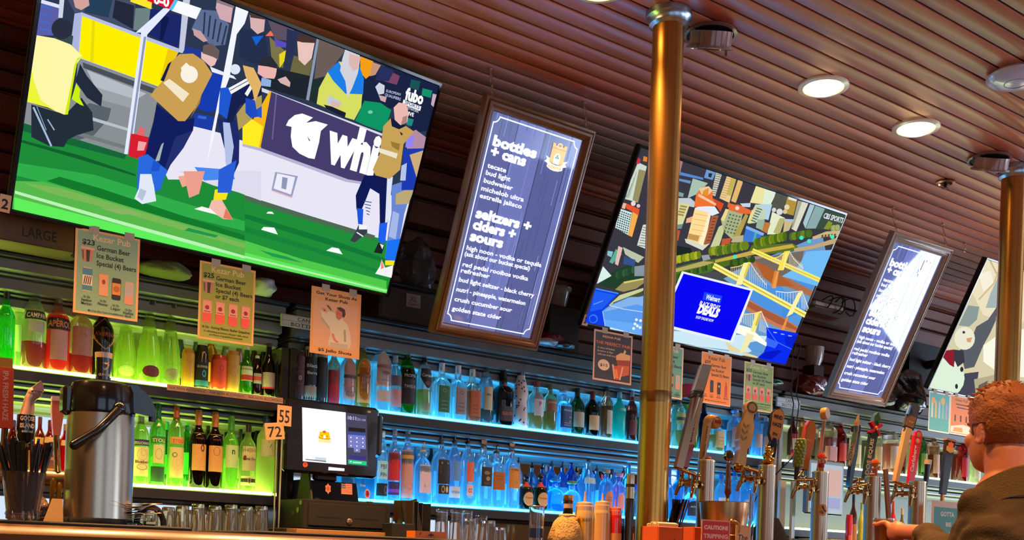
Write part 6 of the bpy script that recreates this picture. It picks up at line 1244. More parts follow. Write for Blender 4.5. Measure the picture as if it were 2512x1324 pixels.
# numbers on a wire stand, left of the till
def num(s_):
 def d(p,W,H):p.t(s_,W*.5,H*.16,H*.88,'17110c',W*.72,bold=.01)
 return d
st=base(686,1200,3.97,CT);t=thing('number_stand','thin metal stand holding table numbers left of the till','stand',(st.x,st.y,CT))
q=MB();q.tube([V(st.x,st.y,CT),V(st.x+.002,st.y,at(692,1060,Y=3.97).z)],.0035,8);q.tube([V(st.x-.02,st.y,CT),V(st.x-.02,st.y,at(680,1080,Y=3.97).z)],.003,8);q.lathe([(0,CT),(.04,CT),(.04,CT+.005),(0,CT+.007)],(st.x-.01,st.y,0),22)
q.build('rods','metal',t,'c89868')
q=MB();q.tube([V(st.x+.012*cos(g_)+.002,st.y,at(692,1062,Y=3.97).z+.012*sin(g_))for g_ in[2*pi*j/14 for j in range(15)]],.0012,5);q.build('ring_clip','metal',t,'a89070')
paper('table_number','cream card with table number 55 above the other card','table number',(681,992),(716,1046),3.965,'d8a468','dca86c',num('55'),'table number cards',.001,.01,.1)
o,_p=paper('table_number','cream card with table number 72, lower and tilted','table number',(654,1034),(699,1080),3.955,'d8a468','dca86c',num('72'),'table number cards',.001,.01,0)
o.rotation_euler=(0,-.14,0)
# folders, small box, coaster
for j in range(4):
 Yp=3.84+.013*j;x0=at(986+4*j,1270,Y=Yp).x;q=MB();z1=at(1000,1226+2*j,Y=Yp).z
 q.box((x0+.035+.012*j,Yp+.05-.03*(j==3),(CT+z1)/2),(.006,.10,z1-CT),radians(28+8*j),None,.002)
 tag(q.build('bill_folder','gloss',None,['3a2418','1c1511','1a1410','17120f'][j]),['brown edged bill folder leftmost of the upright folders','black bill folder second of the upright folders by the till','black bill folder third of the upright folders by the till','black bill folder behind the broad slanting one'][j],'folder','bill folders by the till')
p0=at(1008,1232,Y=3.80);p1=at(1045,1222,Y=3.80);p2=at(1062,1312,Y=3.80);p3=at(1020,1320,Y=3.80)
q=MB();q.prism([(p0.x,p0.z),(p1.x,p1.z),(p2.x,CT),(p3.x-.004,CT)],(0,3.80,0),(1,0,0),(0,.06,1),(0,1,0),.007);tag(q.build('bill_folder','matte',None,'211912'),'broad slanting black bill folder facing the bar','folder','bill folders by the till')
b0=at(957,1300,Y=3.76);b1=at(1014,1300,Y=3.76);zb1=at(985,1283,Y=3.76).z
t=thing('network_box','small black box with two blue lights between till and folders','box',((b0.x+b1.x)/2,3.80,CT))
q=MB();q.span((b0.x,3.745,CT),(b1.x,3.83,zb1),None,.004);q.build('case','matte',t,'17110e')
for px in(966,990):lp=at(px,1281,Y=3.75);q=MB();q.ball((lp.x,3.75,zb1+.001),.0045,10,6);q.build('light','indicator',t,'3090ff')
q=MB();q.span((b0.x+.045,3.743,CT+.002),(b0.x+.075,3.746,CT+.012));q.build('port','metal',t,'a88c70')
def coaster(p,W,H):
 p.t('BEER',W*.5,H*.15,H*.26,'5a1c08',W*.4,bold=.03);p.disc(W*.5,H*.62,W*.05,'5a1c08');p.rect(W*.32,H*.48,W*.68,H*.51,'5a1c08');p.uv([(W*.12,H*.6),(W*.15,H*.6),(W*.19,H*.85),(W*.16,H*.85)],'3a1408')
 for j in(-1,1):p.rect(W*(.5+.07*j)-.002,H*.5,W*(.5+.07*j)+.002,H*.72,'5a1c08')
o,_p=paper('coaster_box','orange card box with brown print on the bar below the folders','box',(1019,1301),(1095,1328),2.62,'f06c10','f27414',coaster,None,.05,.0)
# ------------------------------------------------------------------ middle of the bar
def bz(px,top,Y):return at(px,top,Y=Y).z
# tall clear shaker
b=base(1316,1290,2.74,BZ);k=ppm(1316,2.74);R=19/k;zt=bz(1316,1240,2.74)
t=thing('mixing_glass','tall clear straight glass with blue mark left of the sacked bottle','glass',b)
q=MB();q.lathe([(0,0),(R*.9,0),(R,zt-BZ),(R-.003,zt-BZ),(R*.9-.003,.01),(0,.01)],b,28);q.build('glass_body','clear',t,'e8d8d0')
q=MB();q.lathe([(R*.94,.03),(R*.965,.06)],b,28);q.build('blue_band','gloss',t,'1c2450');q=MB();q.lathe([(R+.0005,zt-BZ-.004),(R+.0015,zt-BZ-.002),(R+.0005,zt-BZ)],b,28);q.build('rim','metal',t,'d8b8a0')
# champagne bottle in burlap
b=base(1392,1290,2.72,BZ);k=ppm(1392,2.72);zt=bz(1386,1213,2.72);zs=bz(1386,1262,2.72)
t=thing('sparkling_wine_bottle','gold necked sparkling wine bottle wrapped in a burlap sack','bottle',b)
q=MB();H=zt-BZ;q.lathe([(0,0),(.04,0),(.042,.01),(.042,H*.35),(.018,H*.62),(.0145,H*.78),(.0145,H)],b,24);q.build('glass_body','glass',t,'2c3a1c')
q=MB();q.lathe([(.0155,H*.6),(.0150,H*.84),(.0158,H*.84)],b,20);q.build('neck_foil','gloss',t,'d8a888');q=MB();q.lathe([(.0158,H*.84),(.0162,H*.855),(.0162,H*.885),(.0158,H*.89)],b,20);q.build('neck_ring','gloss',t,'17120e');q=MB();q.lathe([(.0165,H*.89),(.0172,H*.9),(.0172,H*.99),(.013,H),(0,H)],b,20);q.build('cork_cap','metal',t,'c88c4c')
bm=bmesh.new();bmesh.ops.create_uvsphere(bm,u_segments=40,v_segments=24,radius=1.0);me=bpy.data.meshes.new('burlap');hs=zs-BZ
for v in bm.verts:
 a=math.atan2(v.co.y,v.co.x);zz=(v.co.z+1)/2;w=(.056-.026*zz**2)*(1+.1*sin(a*5+zz*4)*zz+.05*noise.noise(v.co*3));rr=(max(0,1-abs(2*zz-1)**5))**.5
 sx=1.0+(.35*(1-zz)if cos(a)<0 else 0)
 v.co=V(cos(a)*w*max(rr,.02)*sx,sin(a)*w*max(rr,.02),zz*(hs+.004))
bm.to_mesh(me);bm.free();me.materials.append(M['burlap']);o=bpy.data.objects.new('burlap_sack',me);COL.objects.link(o);o.parent=t;o.color=(*lin('d8a868'),1);me.shade_smooth()
q=MB();q.lathe([(.024,hs*.93),(.03,hs*.95),(.03,hs*.99),(.02,hs*1.03)],b,20);q.build('sack_collar','burlap',t,'d8b078')
q=MB()
for j in range(4):q.ball((b.x-.002+.009*j,b.y-.034+.003*abs(j-1),BZ+hs*(.80+.05*j)),(.009,.006,.006),10,6)
q.build('orange_patch','matte',t,'e88c1c')
# squeeze bottles
def squeeze(px,w,top,sh,Y,body,liq,cap,lab,txt=None,lev=.62):
 b=base(px,1290,Y,BZ);k=ppm(px,Y);R=w/2/k;zt=bz(px,top,Y);zs=bz(px,sh,Y);H=zt-BZ;hs=zs-BZ
 t=thing('squeeze_bottle',lab,'squeeze bottle',b,group='squeeze bottles on the bar')
 q=MB();q.lathe([(0,0),(R*.95,0),(R,.006),(R,hs*.72),(R*.94,hs*.86),(R*.9,hs*.88)],b,28);q.build('body','gloss',t,body)
 if liq:q=MB();q.lathe([(R+.0004,.004),(R+.0004,hs*lev)],b,28);q.build('contents','gloss',t,liq)
 q=MB();q.lathe([(R*.93,hs*.86),(R*.93,hs*.97),(R*.86,hs*.98),(R*.84,hs*1.04),(R*.55,hs*1.06),(R*.14,hs*1.08),(R*.07,H),(0,H)],b,24);q.build('nozzle_cap','gloss',t,cap)
 if txt:
  q=MB();a0=-pi/2-.55;text(q,txt,(0,0,0),(1,0,0),(0,0,1),.014,'1a1408',None,'C',.0,.3,fn=lambda u,v:b+V(cos(a0+u/R)*(R+.0008),sin(a0+u/R)*(R+.0008),hs*.62+v));q.build('handwriting','print',t)
 return t
squeeze(1433,50,1204,1238,2.70,'e4b878','d89818','eab888','large squeeze bottle of yellow juice, leftmost of the trio','Juice',.70)
squeeze(1476,42,1208,1236,2.76,'dcb078','d8a468','e8b078','narrower squeeze bottle of cloudy mix, middle of the trio',None,.8)
t=squeeze(1508,34,1225,1250,2.74,'d01410',None,'f06848','red ketchup squeeze bottle beside the pole')
q=MB();b=base(1508,1290,2.74,BZ);R=17/ppm(1508,2.74);hs=bz(1508,1250,2.74)-BZ;q.lathe([(R+.0006,hs*.18),(R+.0006,hs*.42)],b,28);q.build('tape_label','matte',t,'d88c50')
# slim black cylinder by the pole
b=base(1543,1290,2.72,BZ);R=11/ppm(1543,2.72);zt=bz(1543,1162,2.72);H=zt-BZ
t=thing('vacuum_flask','slim black and steel flask touching the pole','flask',b)
q=MB();q.lathe([(0,0),(R,0),(R,H*.66),(R*.92,H*.68)],b,24);q.build('body','gloss',t,'1c1814');q=MB();q.lathe([(R*.92,H*.68),(R*.95,H*.80),(R*.95,H*.83)],b,24);q.build('neck','metal',t,'b8a488');q=MB();q.lathe([(R*.97,H*.83),(R*.97,H*.87)],b,24);q.build('band','matte',t,'14100e');q=MB();q.lathe([(R*.9,H*.87),(R*.9,H*.97),(R*.8,H),(0,H)],b,24);q.build('cap','metal',t,'c8b498')
q=MB();q.box((b.x+R*.7,b.y-R*.75,BZ+.035),(.012,.002,.05),.7);q.build('label','matte',t,'f0a848')
# ------------------------------------------------------------------ napkin boxes, straws, ice bucket right of the pole
def crate(px0,px1,top,Y,col,lab,dep=.09,deco=True):
 a,c=at(px0,1300,Y=Y).x,at(px1,1300,Y=Y).x;z1=bz(px0,top,Y);t=thing('napkin_caddy',lab,'caddy',((a+c)/2,Y+dep/2,BZ),group='orange napkin caddies')
 q=MB();q.span((a,Y,BZ),(c,Y+.006,z1),None,.002);q.span((a,Y+.006,BZ),(a+.005,Y+dep,z1),None,.001);q.span((c-.005,Y+.006,BZ),(c,Y+dep,z1),None,.001);q.span((a,Y+dep-.005,BZ),(c,Y+dep,z1),None,.001);q.span((a,Y,BZ),(c,Y+dep,BZ+.004));q.build('box','matte',t,col)
 if deco:
  p=Panel(V(a,Y-.0004,BZ),0,0,c-a,z1-BZ);W,H=p.W,p.H;p.step=.0002
  for j in range(5):p.rect(W*(.5+.07*j),H*.05,W*(.53+.07*j),H*(.28+.14*(2-abs(j-2))),'7a3010')
  p.mb.build('print','print',t)
 return a,c,z1,t
a,c,z1,t=crate(1616,1676,1290,2.62,'d8581c','orange printed napkin caddy right of the pole');
for j in range(7):
 q=MB();q.box(((a+c)/2+.0,2.62+.016+.009*j,z1-.012+.003*sin(j*2)),(c-a-.02,.006,.05),0,None,.002);tag(q.build('napkin','paper',None,'e8c090'),'folded napkin standing in the printed orange caddy','napkin','napkins in the caddy')
crate(1704,1736,1292,2.64,'c8501c','small plain orange caddy left of the caution card',.06,False)
b=base(1647,1280,2.80,BZ);k=ppm(1647,2.8);t=thing('straw_holder','dark box of black straws behind the printed caddy','holder',b)
q=MB();q.span((b.x-.045,b.y-.03,BZ),(b.x+.045,b.y+.03,BZ+.06),None,.003);q.build('box','gloss',t,'2a1c14')
rnd=random.Random(8)
for j in range(26):
 x=b.x-.035+.07*rnd.random();y_=b.y-.02+.04*rnd.random();l=rnd.random();q=MB();tip=V(x+(.045 if j>8 else-.012)+.01*rnd.random(),y_,bz(1660,1222+12*l,2.8));q.tube([V(x,y_,BZ+.055),tip],.0031,7);tag(q.build('straw','gloss',None,'15110e' if j % 9 else 'b86a40'),'straw in the bundle right of the pole','straw','straws right of the pole')
# ice bucket
b=base(1775,1290,2.66,BZ);k=ppm(1775,2.66);R1=60/k;zt=bz(1775,1233,2.66);H=zt-BZ;R0=R1*.80
t=thing('ice_bucket','round steel ice bucket with ring handle behind the caution card','bucket',b)
q=MB();q.lathe([(0,0),(R0,0),(R0*1.02,.004),(R1,H),(R1+.002,H+.002),(R1-.002,H+.001),(R0,.006),(0,.006)],b,44);q.build('body','metal',t,'c89868')
fa=radians(-118);fc=b+V(cos(fa)*R1*.97,sin(fa)*R1*.97,H*.62);fn=V(cos(fa),sin(fa),0);fe=V(-sin(fa),cos(fa),0)
q=MB();q.ball(fc+fn*.004,(.013,.013,.013),14,10);q.build('handle_boss','metal',t,'b88858')
q=MB();q.tube([fc+fn*(.012+.004*sin(g_))+fe*.026*sin(g_)+V(0,0,-.022+.026*cos(g_))for g_ in[2*pi*j/20 for j in range(21)]],.0028,8,cap=False);q.build('ring_handle','metal',t,'e8b888')
def caution(p,W,H):
 p.t('CAUTION!',W*.5,H*.72,H*.16,'f6cdb0',W*.84,bold=.06);p.t('TRIPPING',W*.5,H*.46,H*.17,'f4b8a0',W*.86,bold=.05);p.t('HAZARD',W*.5,H*.22,H*.18,'f4b8a0',W*.8,bold=.05);p.rect(W*.1,H*.1,W*.9,H*.12,'f4b8a0')
def thec(p,W,H):p.t("The",W*.5,H*.5,H*.26,'2a1810',W*.7,shear=.1);p.rect(W*.2,H*.3,W*.8,H*.33,'4a2c1c')
o,_p=paper('caution_card','red CAUTION tripping hazard card leaning on the ice bucket','sign',(1722,1273),(1789,1352),2.556,'f0a888','d81c24',caution,None,.002,.03,0,BZ+.0003)
o,_p=paper('note_card','tan handwritten card right of the caution card','card',(1806,1287),(1838,1352),2.56,'e0a868','e4ac6c',thec,None,.002,.01,0,BZ+.0003)
def plain(p,W,H):p.rect(W*.1,H*.1,W*.9,H*.9,'b06c40')
b=base(1845,1290,2.70,BZ);R=8/ppm(1845,2.7)
for px,top,col,lb in((1842,1212,'c8b8b0','slim clear tube beside the second tower'),(1838,1270,'e0c8a8','pale pointed swizzle stick in front of the second tower')):
 bb=base(px,1290,2.62 if top>1250 else 2.70,BZ);z1=bz(px,top,bb.y);q=MB();q.lathe([(0,0),(.006,0),(.0055,(z1-BZ)*.7),(.002,z1-BZ),(0,z1-BZ)]if top>1250 else[(0,0),(.009,0),(.010,z1-BZ),(0,z1-BZ)],bb,14);tag(q.build('swizzle_stick' if top>1250 else 'clear_tube','gloss' if top>1250 else 'clear',None,col),lb,'stick')
# ------------------------------------------------------------------ beer towers
TY=2.75
def faucet(t,c,dx,low=0.0):
 """shank + faucet body + spout at c, leaning out along dx"""
 q=MB();e=V(dx[0],dx[1],0);n=e.normalized();tip=c+e
 q.tube([c,c+e*.45],.011,12);q.tube([c+e*.42,c+e*.60],.016,12);q.tube([c+e*.58,tip],.010,12)
 q.lathe([(0,-.016),(.012,-.014),(.013,0),(.011,.012),(.007,.02),(.009,.028),(.006,.034),(0,.036)],tip,16)
 q.tube([tip,tip+n*.012+V(0,0,-.02),tip+n*.022+V(0,0,-.05)],[.009,.0085,.006],10)
 q.tube([c+e*.5,c+e*.5+V(0,0,.03)],.006,8);q.ball(c+e*.5+V(0,0,.034),.009,10,8)
 q.build('faucet','chrome',t,'c09a68')
 return tip+V(0,0,.034)
TOW={}
for n_,px,w,top,lab in(('a',1733,42,1129,'first steel beer tower right of the pole'),('b',1882,42,1141,'second steel beer tower, topped by a gold figure'),('c',2013,40,1157,'third steel beer tower with round bird sticker'),('d',2142,39,1169,'fourth steel beer tower by the hand with the beer'),('e',2251,40,1181,'last steel beer tower left of the man')):
 p0=at(px,top,Y=TY);k=ppm(px,TY);R=w/2/k;t=thing('beer_tower',lab,'beer tower',(p0.x,TY,BZ),group='steel beer towers on the bar')
 H=p0.z-BZ;q=MB();q.lathe([(0,0),(R*1.6,0),(R*1.6,.006),(R*1.05,.014),(R,.02),(R,H-.004)],(p0.x,TY,BZ),36);q.build('column','metal',t,'c0a48c')
 q=MB();q.lathe([(R+.0012,H-.006),(R+.0016,H-.001),(R*.8,H+.003),(0,H+.004)],(p0.x,TY,BZ),36);q.build('cap','metal',t,'d8b890')
 TOW[n_]=(V(p0.x,TY,p0.z),R,t)
 fz={'a':1188,'b':1178,'c':1197,'d':1207,'e':1213}[n_];zf=at(px-40,fz,Y=TY).z
 for j,(ox,oy)in enumerate(((-.082,-.03),(-.05,.055))):
  o_=V(p0.x,TY,zf)+V(ox,oy,0).normalized()*R*.9
  tp=faucet(t,o_+V(0,0,.012*j),V(ox,oy,0)*.8);TOW[n_+str(j)]=tp
top,R,t=TOW['c']
q=MB();a0=radians(-118);zc=at(2018,1250,Y=TY-R).z
pts=[(.021*cos(2*pi*j/22),.0235*sin(2*pi*j/22))for j in range(22)]
def wrap(poly,c_,off):
 tri=tessellate_polygon([[V(x,y,0)for x,y in poly]]);q.add([V(top.x+cos(a0+x/R)*(R+off),TY+sin(a0+x/R)*(R+off),zc+y)for x,y in poly],[tuple(f)for f in tri],c_)
for j in range(11):
 u0,u1=-1+2*j/11,-1+2*(j+1)/11;h0,h1=(1-u0*u0)**.5*.0235 if abs(u0)<1 else 0.0004,(1-u1*u1)**.5*.0235 if abs(u1)<1 else .0004
 wrap([(u0*.021,-h0),(u1*.021,-h1),(u1*.021,h1),(u0*.021,h0)],'e8a050',.0008)
wrap([(-.006,.016),(.002,.016),(.006,.004),(.016,-.004),(.012,-.01),(.003,-.002)],'2a1810',.0016);wrap([(-.014,-.008),(-.004,-.004),(.004,-.012),(.0,-.016),(-.008,-.012)],'2a1810',.0016)
q.build('round_sticker','print',t,label='tan round sticker with a dark bird')
# toppers
top,R,t=TOW['b'];g=thing('gold_figurine','shiny gold laughing figurine sitting on the second beer tower','figurine',top+V(0,0,.005))
q=MB();c=top+V(0,0,.005);q.ball(c+V(0,0,.008),(.026,.026,.010),18,10);q.build('base','chrome',g,'f0a830')
q=MB();q.ball(c+V(0,0,.030),(.019,.017,.018),16,12);q.ball(c+V(-.002,-.004,.056),(.013,.012,.013),16,12);q.tube([c+V(.014,-.004,.038),c+V(.022,-.008,.05),c+V(.024,-.008,.066)],[.006,.005,.004],8);q.tube([c+V(-.014,-.006,.038),c+V(-.02,-.014,.03),c+V(-.008,-.02,.024)],[.006,.005,.004],8)
for s_ in(-1,1):q.ball(c+V(.014*s_,-.012,.018),(.010,.012,.008),12,8);q.ball(c+V(-.002+.011*s_,-.002,.064),(.005,.004,.006),8,6)
q.build('body','chrome',g,'f4b440')
def doll(tn,lab,cap_c,dx=0,skin='e88c50',shirt='c83020',pose=1):
 top,R,t=TOW[tn];c=top+V(dx,-.004,.0045);g=thing('toy_figurine',lab,'figurine',c);
 q=MB()
 for s_ in(-1,1):q.tube([c+V(.006*s_,-.002,.0),c+V(.006*s_,0,.016)],[.005,.0055],8)
 q.ball(c+V(0,0,.022),(.011,.009,.013),12,10)
 for s_ in(-1,1):q.tube([c+V(.009*s_,0,.03),c+V(.018*s_,-.003,.034),c+V(.021*s_,-.004,.044 if pose else .028)],[.0045,.0045,.005],8)
 q.ball(c+V(0,0,.050),(.016,.015,.015),16,12);q.ball(c+V(-.002,-.015,.048),(.003,.003,.003),8,6);q.build('body','gloss',g,skin)
 q=MB();q.lathe([(.0172,.0),(.0168,.008),(.012,.016),(0,.019)],c+V(0,0,.052),18);q.lathe([(.0172,0),(.021,-.001),(.0205,.002),(.0168,.003)],c+V(0,-.003,.052),18);q.build('hat','gloss',g,cap_c)
 q=MB();q.lathe([(.0115,.012),(.0125,.022),(.0095,.033)],c,14);q.build('shirt','matte',g,shirt)
 q=MB()
 for s_ in(-1,1):q.ball(c+V(-.002+.006*s_,-.0142,.053),(.002,.0015,.0026),8,6)
 q.build('eyes','gloss',g,'1a100c')
doll('c','small red capped toy with raised arms on the third beer tower','d83c1c',-.002)
doll('d','small orange haired toy on the fourth beer tower','d8541c',.004,'e88048','e07858',0)
top,R,t=TOW['a'];q=MB();q.lathe([(0,0),(.010,0),(.012,.004),(.009,.009),(0,.011)],top+V(.004,-.004,.0045),16);tag(q.build('bottle_stopper','gloss',None,'d86c50'),'little pink cap lying on the first beer tower','cap')
top,R,t=TOW['d'];q=MB();q.lathe([(0,0),(.010,0),(.012,.004),(.009,.009),(0,.011)],top+V(-.018,-.008,.0045),16);tag(q.build('bottle_stopper','gloss',None,'d87860'),'little pink cap lying on the fourth beer tower','cap')
# ------------------------------------------------------------------ tap handles
def ferrule(t,a,b,c='d8a858'):
 q=MB();q.tube([a,b],[.0075,.006],10);q.ball(a.lerp(b,.5),.009,12,8);q.build('ferrule','chrome',t,c)
def handle(lab,p_top,p_bot,Y,tip=None,Yt=None):
 """root at the faucet; returns thing, bottom point, axis, length"""
 b=at(*p_bot,Y=Y);u=at(*p_top,Y=Yt or Y);t=thing('tap_handle',lab,'tap handle',b,group='beer tap handles')
 if tip is not None:ferrule(t,V(*tip),b)
 return t,b,(u-b).normalized(),(u-b).length
def paddle(q,outline,b,ax,L,thick,wide,nrm=None):
 n=(nrm or V(-.35,-1,0)).normalized();n=(n-ax*n.dot(ax)).normalized();e=ax.cross(n).normalized()*-1
 if e.x<0:e=-e
 q.prism([(x*wide,y*L)for x,y in outline],b-n*-thick/2,e,ax,-n,thick)
 return n,e
def flat_text(t,s,b,ax,n,e,L,at_,h,c,off,vert=True,width=None,bold=.03):
 q=MB();o=b+ax*(L*at_)+n*off
 if vert:text(q,s,o,ax,-e,h,c,width,'C',bold)
 else:text(q,s,o,e,ax,h,c,width,'C',bold)
 q.build('lettering','print',t)
def rr(n=14,y0=.78,w0=.62):return[(-w0/2,0),(w0/2,0),(.5,y0)]+[(.5*cos(pi*j/n),y0+(1-y0)*sin(pi*j/n))for j in range(1,n)]+[(-.5,y0)]
FW=V(-.35,-1,0)
A0,A1,B0,B1_,C0,C1_,D0,D1,E0_,E1_=(TOW[k]for k in('a0','a1','b0','b1','c0','c1','d0','d1','e0','e1'))
# long leaning tube handle
t,b,ax,L=handle('very tall leaning steel tube handle with tilted grey head',(1727,892),(1664,1148),2.72,A0)
n,e=paddle(q:=MB(),[(-.5,.0),(.5,0),(.5,.72),(-.5,.72)],b,ax,L,.026,.028);q.build('shaft','metal',t,'a88c70')
q=MB();q.tube([b,b+ax*L*.70],[.006,.018],12);q.build('core','metal',t,'8a6c50')
q=MB();paddle(q,[(-.5,.70),(.5,.72),(.62,1.0),(-.3,.98)],b,ax,L,.03,.040);q.build('head','gloss',t,'7a8088');q=MB();paddle(q,[(-.34,.74),(.42,.75),(.46,.84),(-.3,.83)],b,ax,L,.0315,.040);q.build('head_window','metal',t,'b8a488')
q=MB();paddle(q,[(-.55,.66),(.5,.68),(.5,.74),(-.55,.72)],b,ax,L,.034,.036);q.build('collar','matte',t,'1c1614')
# red lettered blade beside it
t,b,ax,L=handle('tall blade handle with red foot and dark lettering behind the steel tube',(1716,968),(1682,1146),2.79,A1)
n,e=paddle(q:=MB(),[(-.35,0),(.2,0),(.5,.32),(.52,1),(.0,1),(-.5,.32)],b,ax,L,.014,.030);q.build('blade','matte',t,'e0b080')
q=MB();paddle(q,[(-.36,-.005),(.22,-.005),(.52,.32),(-.52,.30)],b,ax,L,.0155,.030);q.build('red_foot','gloss',t,'b0141c');flat_text(t,'Budweiser',b,ax,n,e,L,.63,.022,'3a1a14',.0078,True,L*.58)
p0=at(1690,962,Y=2.83);q=MB();q.prism([(-.012,0),(.004,.0),(.02,.055),(-.014,.05)],V(p0.x-.002,2.83,at(1690,975,Y=2.83).z),(1,0,0),(0,0,1),(0,1,0),.02);q.build('flag_tip','gloss',t,'b8145c')
q=MB();q.tube([b+ax*L*.98,V(p0.x,2.84,at(1690,973,Y=2.83).z)],.004,8);q.build('tip_stem','gloss',t,'2a1014')
# hooked pale handle
t,b,ax,L=handle('pale hooked handle with red logo over the first tower',(1734,1040),(1722,1128),2.80,None)
q=MB();c0=b+ax*L;path=[b,b+ax*L*.5,c0+V(.002,0,.0)]+[c0+V(.022-.022*cos(g_),0,.024*sin(g_))for g_ in[pi*j/8 for j in range(1,7)]]
q.tube([b+V(0,0,-.002)]+path[1:],[.014,.015,.016,.016,.016,.016,.016,.017,.018],12);q.build('hook','gloss',t,'e0a050')
cc=path[-1];q=MB();q.lathe([(0,-.014),(.022,-.014),(.025,-.008),(.025,.008),(.022,.014),(0,.014)],cc+V(.004,-.002,-.006),24,R=Matrix.Rotation(pi/2,3,'X'));q.build('disc','gloss',t,'d89444')
q=MB();q.prism([(-.015,-.006),(.015,-.006),(.015,.008),(-.015,.008)],cc+V(.004,-.0175,-.006),(1,0,0),(0,0,1),(0,1,0),.002);q.build('logo_plate','gloss',t,'b8301c')
q=MB();q.tube([V(b.x,b.y,TOW['a'][0].z+.001),b],.009,10);q.build('ferrule','chrome',t,'c89858')
q=MB();text(q,'SMALL TOWN',b+ax*(L*.5)+V(-.006,-.0158,0),ax,V(-1,0,0),.011,'6a3414',L*.85,'C',.02);q.build('lettering','print',t)
# brown wooden handle hanging behind the bucket
t,b,ax,L=handle('small reddish brown wooden handle with silver disc top',(1787,1130),(1785,1222),2.84,None)
q=MB();q.lathe([(0,0),(.007,0),(.008,L*.08),(.014,L*.14),(.012,L*.35),(.009,L*.7),(.0075,L*.95),(0,L*.95)],b,18,R=ax.to_track_quat('Z','Y').to_matrix());q.build('grip','gloss',t,'9c4424')
q=MB();q.lathe([(.008,L*.9),(.006,L),(.012,L*1.08),(.006,L*1.1)],b,18,R=ax.to_track_quat('Z','Y').to_matrix());c0=b+ax*(L*1.14);q.lathe([(0,-.008),(.020,-.008),(.022,0),(.020,.008),(0,.008)],c0,24,R=Matrix.Rotation(pi/2,3,'X'));q.build('disc','chrome',t,'b8a898')
q=MB();q.lathe([(0,-.001),(.013,-.001),(.013,.001),(0,.001)],c0+V(0,-.0088,0),20,R=Matrix.Rotation(pi/2,3,'X'));q.build('emblem','gloss',t,'4a342c')
q=MB();q.tube([V(b.x,b.y,BZ+.0),b],[.010,.007],10);q.build('ferrule','chrome',t,'d8a858')
# big cream leaf handle
t,b,ax,L=handle('big cream sculpted handle with gold leaves and round badge',(1840,982),(1812,1140),2.72,B0)
n,e=paddle(q:=MB(),[(-.45,0),(.45,0),(.36,.26),(.62,.32),(.6,.62),(.42,.68),(.38,.84),(-.3,.84),(-.34,.68),(-.55,.6),(-.55,.34),(-.34,.26)],b,ax,L,.034,.046);q.build('body','gloss',t,'e8b468')
c0=b+ax*(L*.88);R_=n.to_track_quat('Z','Y').to_matrix();q=MB();q.lathe([(0,-.016),(.024,-.016),(.027,-.008),(.027,.012),(.024,.019),(0,.019)],c0+e*.004,26,R=R_);q.build('badge_drum','gloss',t,'e8ac5c')
q=MB();q.lathe([(.0,.0198),(.0215,.0198),(.0215,.0192),(0,.0192)],c0+e*.004,24,R=R_);q.build('badge_ring','matte',t,'6a5434');q=MB();q.lathe([(.0,.0206),(.015,.0206),(.015,.0196),(0,.0196)],c0+e*.004,22,R=R_);q.build('badge_face','matte',t,'b89a5c')
q=MB();q.prism([(-.019,-.006),(-.012,-.014),(0,-.017),(.012,-.014),(.019,-.006),(.012,-.010),(0,-.0125),(-.012,-.010)],c0+e*.004+n*.0205,e,ax,n,.0008);q.build('badge_arc','matte',t,'c8401c')
q=MB()
for j in range(3):
 for s_ in(-1,1):q.prism([(0,0),(s_*.011,.008),(s_*.013,.020),(s_*.004,.012)],b+ax*(L*(.36+.095*j))-e*.008+n*.0172,e,ax,n,.002)
q.build('leaves','gloss',t,'a8841c')
q=MB();q.lathe([(0,0),(.010,0),(.02,.012),(.022,.024),(.016,.028),(0,.028)],b-ax*.026,16,R=ax.to_track_quat('Z','Y').to_matrix());q.build('gold_collar','chrome',t,'e8a83c')
q=MB();paddle(q,[(-.5,.1),(.5,.1),(.5,.95),(-.5,.95)],b+e*.030-n*-.002-n*.03,ax,L,.012,.014);q.build('side_rail','matte',t,'1c1410')
# shield handle
t,b,ax,L=handle('orange shield handle lettered MIND HAZE IPA on a navy stem',(1910,1004),(1884,1146),2.84,None)
n,e=paddle(q:=MB(),[(-.2,0),(.2,0),(.36,.2),(.36,.40),(.15,.5),(-.15,.5),(-.36,.36)],b,ax,L,.024,.044);q.build('stem','gloss',t,'1e2838')
sh=[(-.5,.56),(-.2,.44),(0,.38),(.2,.44),(.5,.56),(.52,.9),(.3,.97),(0,1),(-.3,.97),(-.52,.9)]
q=MB();paddle(q,[(x*1.08,.69+(y-.69)*1.05)for x,y in sh],b,ax,L,.016,.050);q.build('shield_back','matte',t,'1c1410');q=MB();paddle(q,sh,b+n*.002,ax,L,.016,.050);q.build('shield_face','matte',t,'dc8c3c')
for s_,v_,h_,w_ in(('MIND',.83,.021,.040),('HAZE',.70,.021,.042),('IPA',.54,.017,.024)):flat_text(t,s_,b,ax,n,e,L,v_,h_,'17100b',.0106,False,w_,.05)
q=MB();q.tube([V(b.x,b.y,BZ),b],.009,10);q.build('ferrule','chrome',t,'c89858')
# hop cone
t,b,ax,L=handle('green hop cone handle left of the third tower',(1966,1072),(1952,1176),2.73,C0)
q=MB();q.tube([b,b+ax*L*.3,b+ax*L*.8],[.007,.011,.012],10);q.build('stalk','matte',t,'3a2c14')
q=MB()
for r_ in range(9):
 for j in range(7):
  a=2*pi*j/7+r_*.45;z=L*(.34+.072*r_);rad=.020*(1-((r_-4)/6.5)**2)**.5;q.ball(b+ax*z+V(cos(a)*rad*.8,sin(a)*rad*.8,0),(.0085,.0085,.0095),8,6)
q.build('hop_scales','gloss',t,'8c9428')
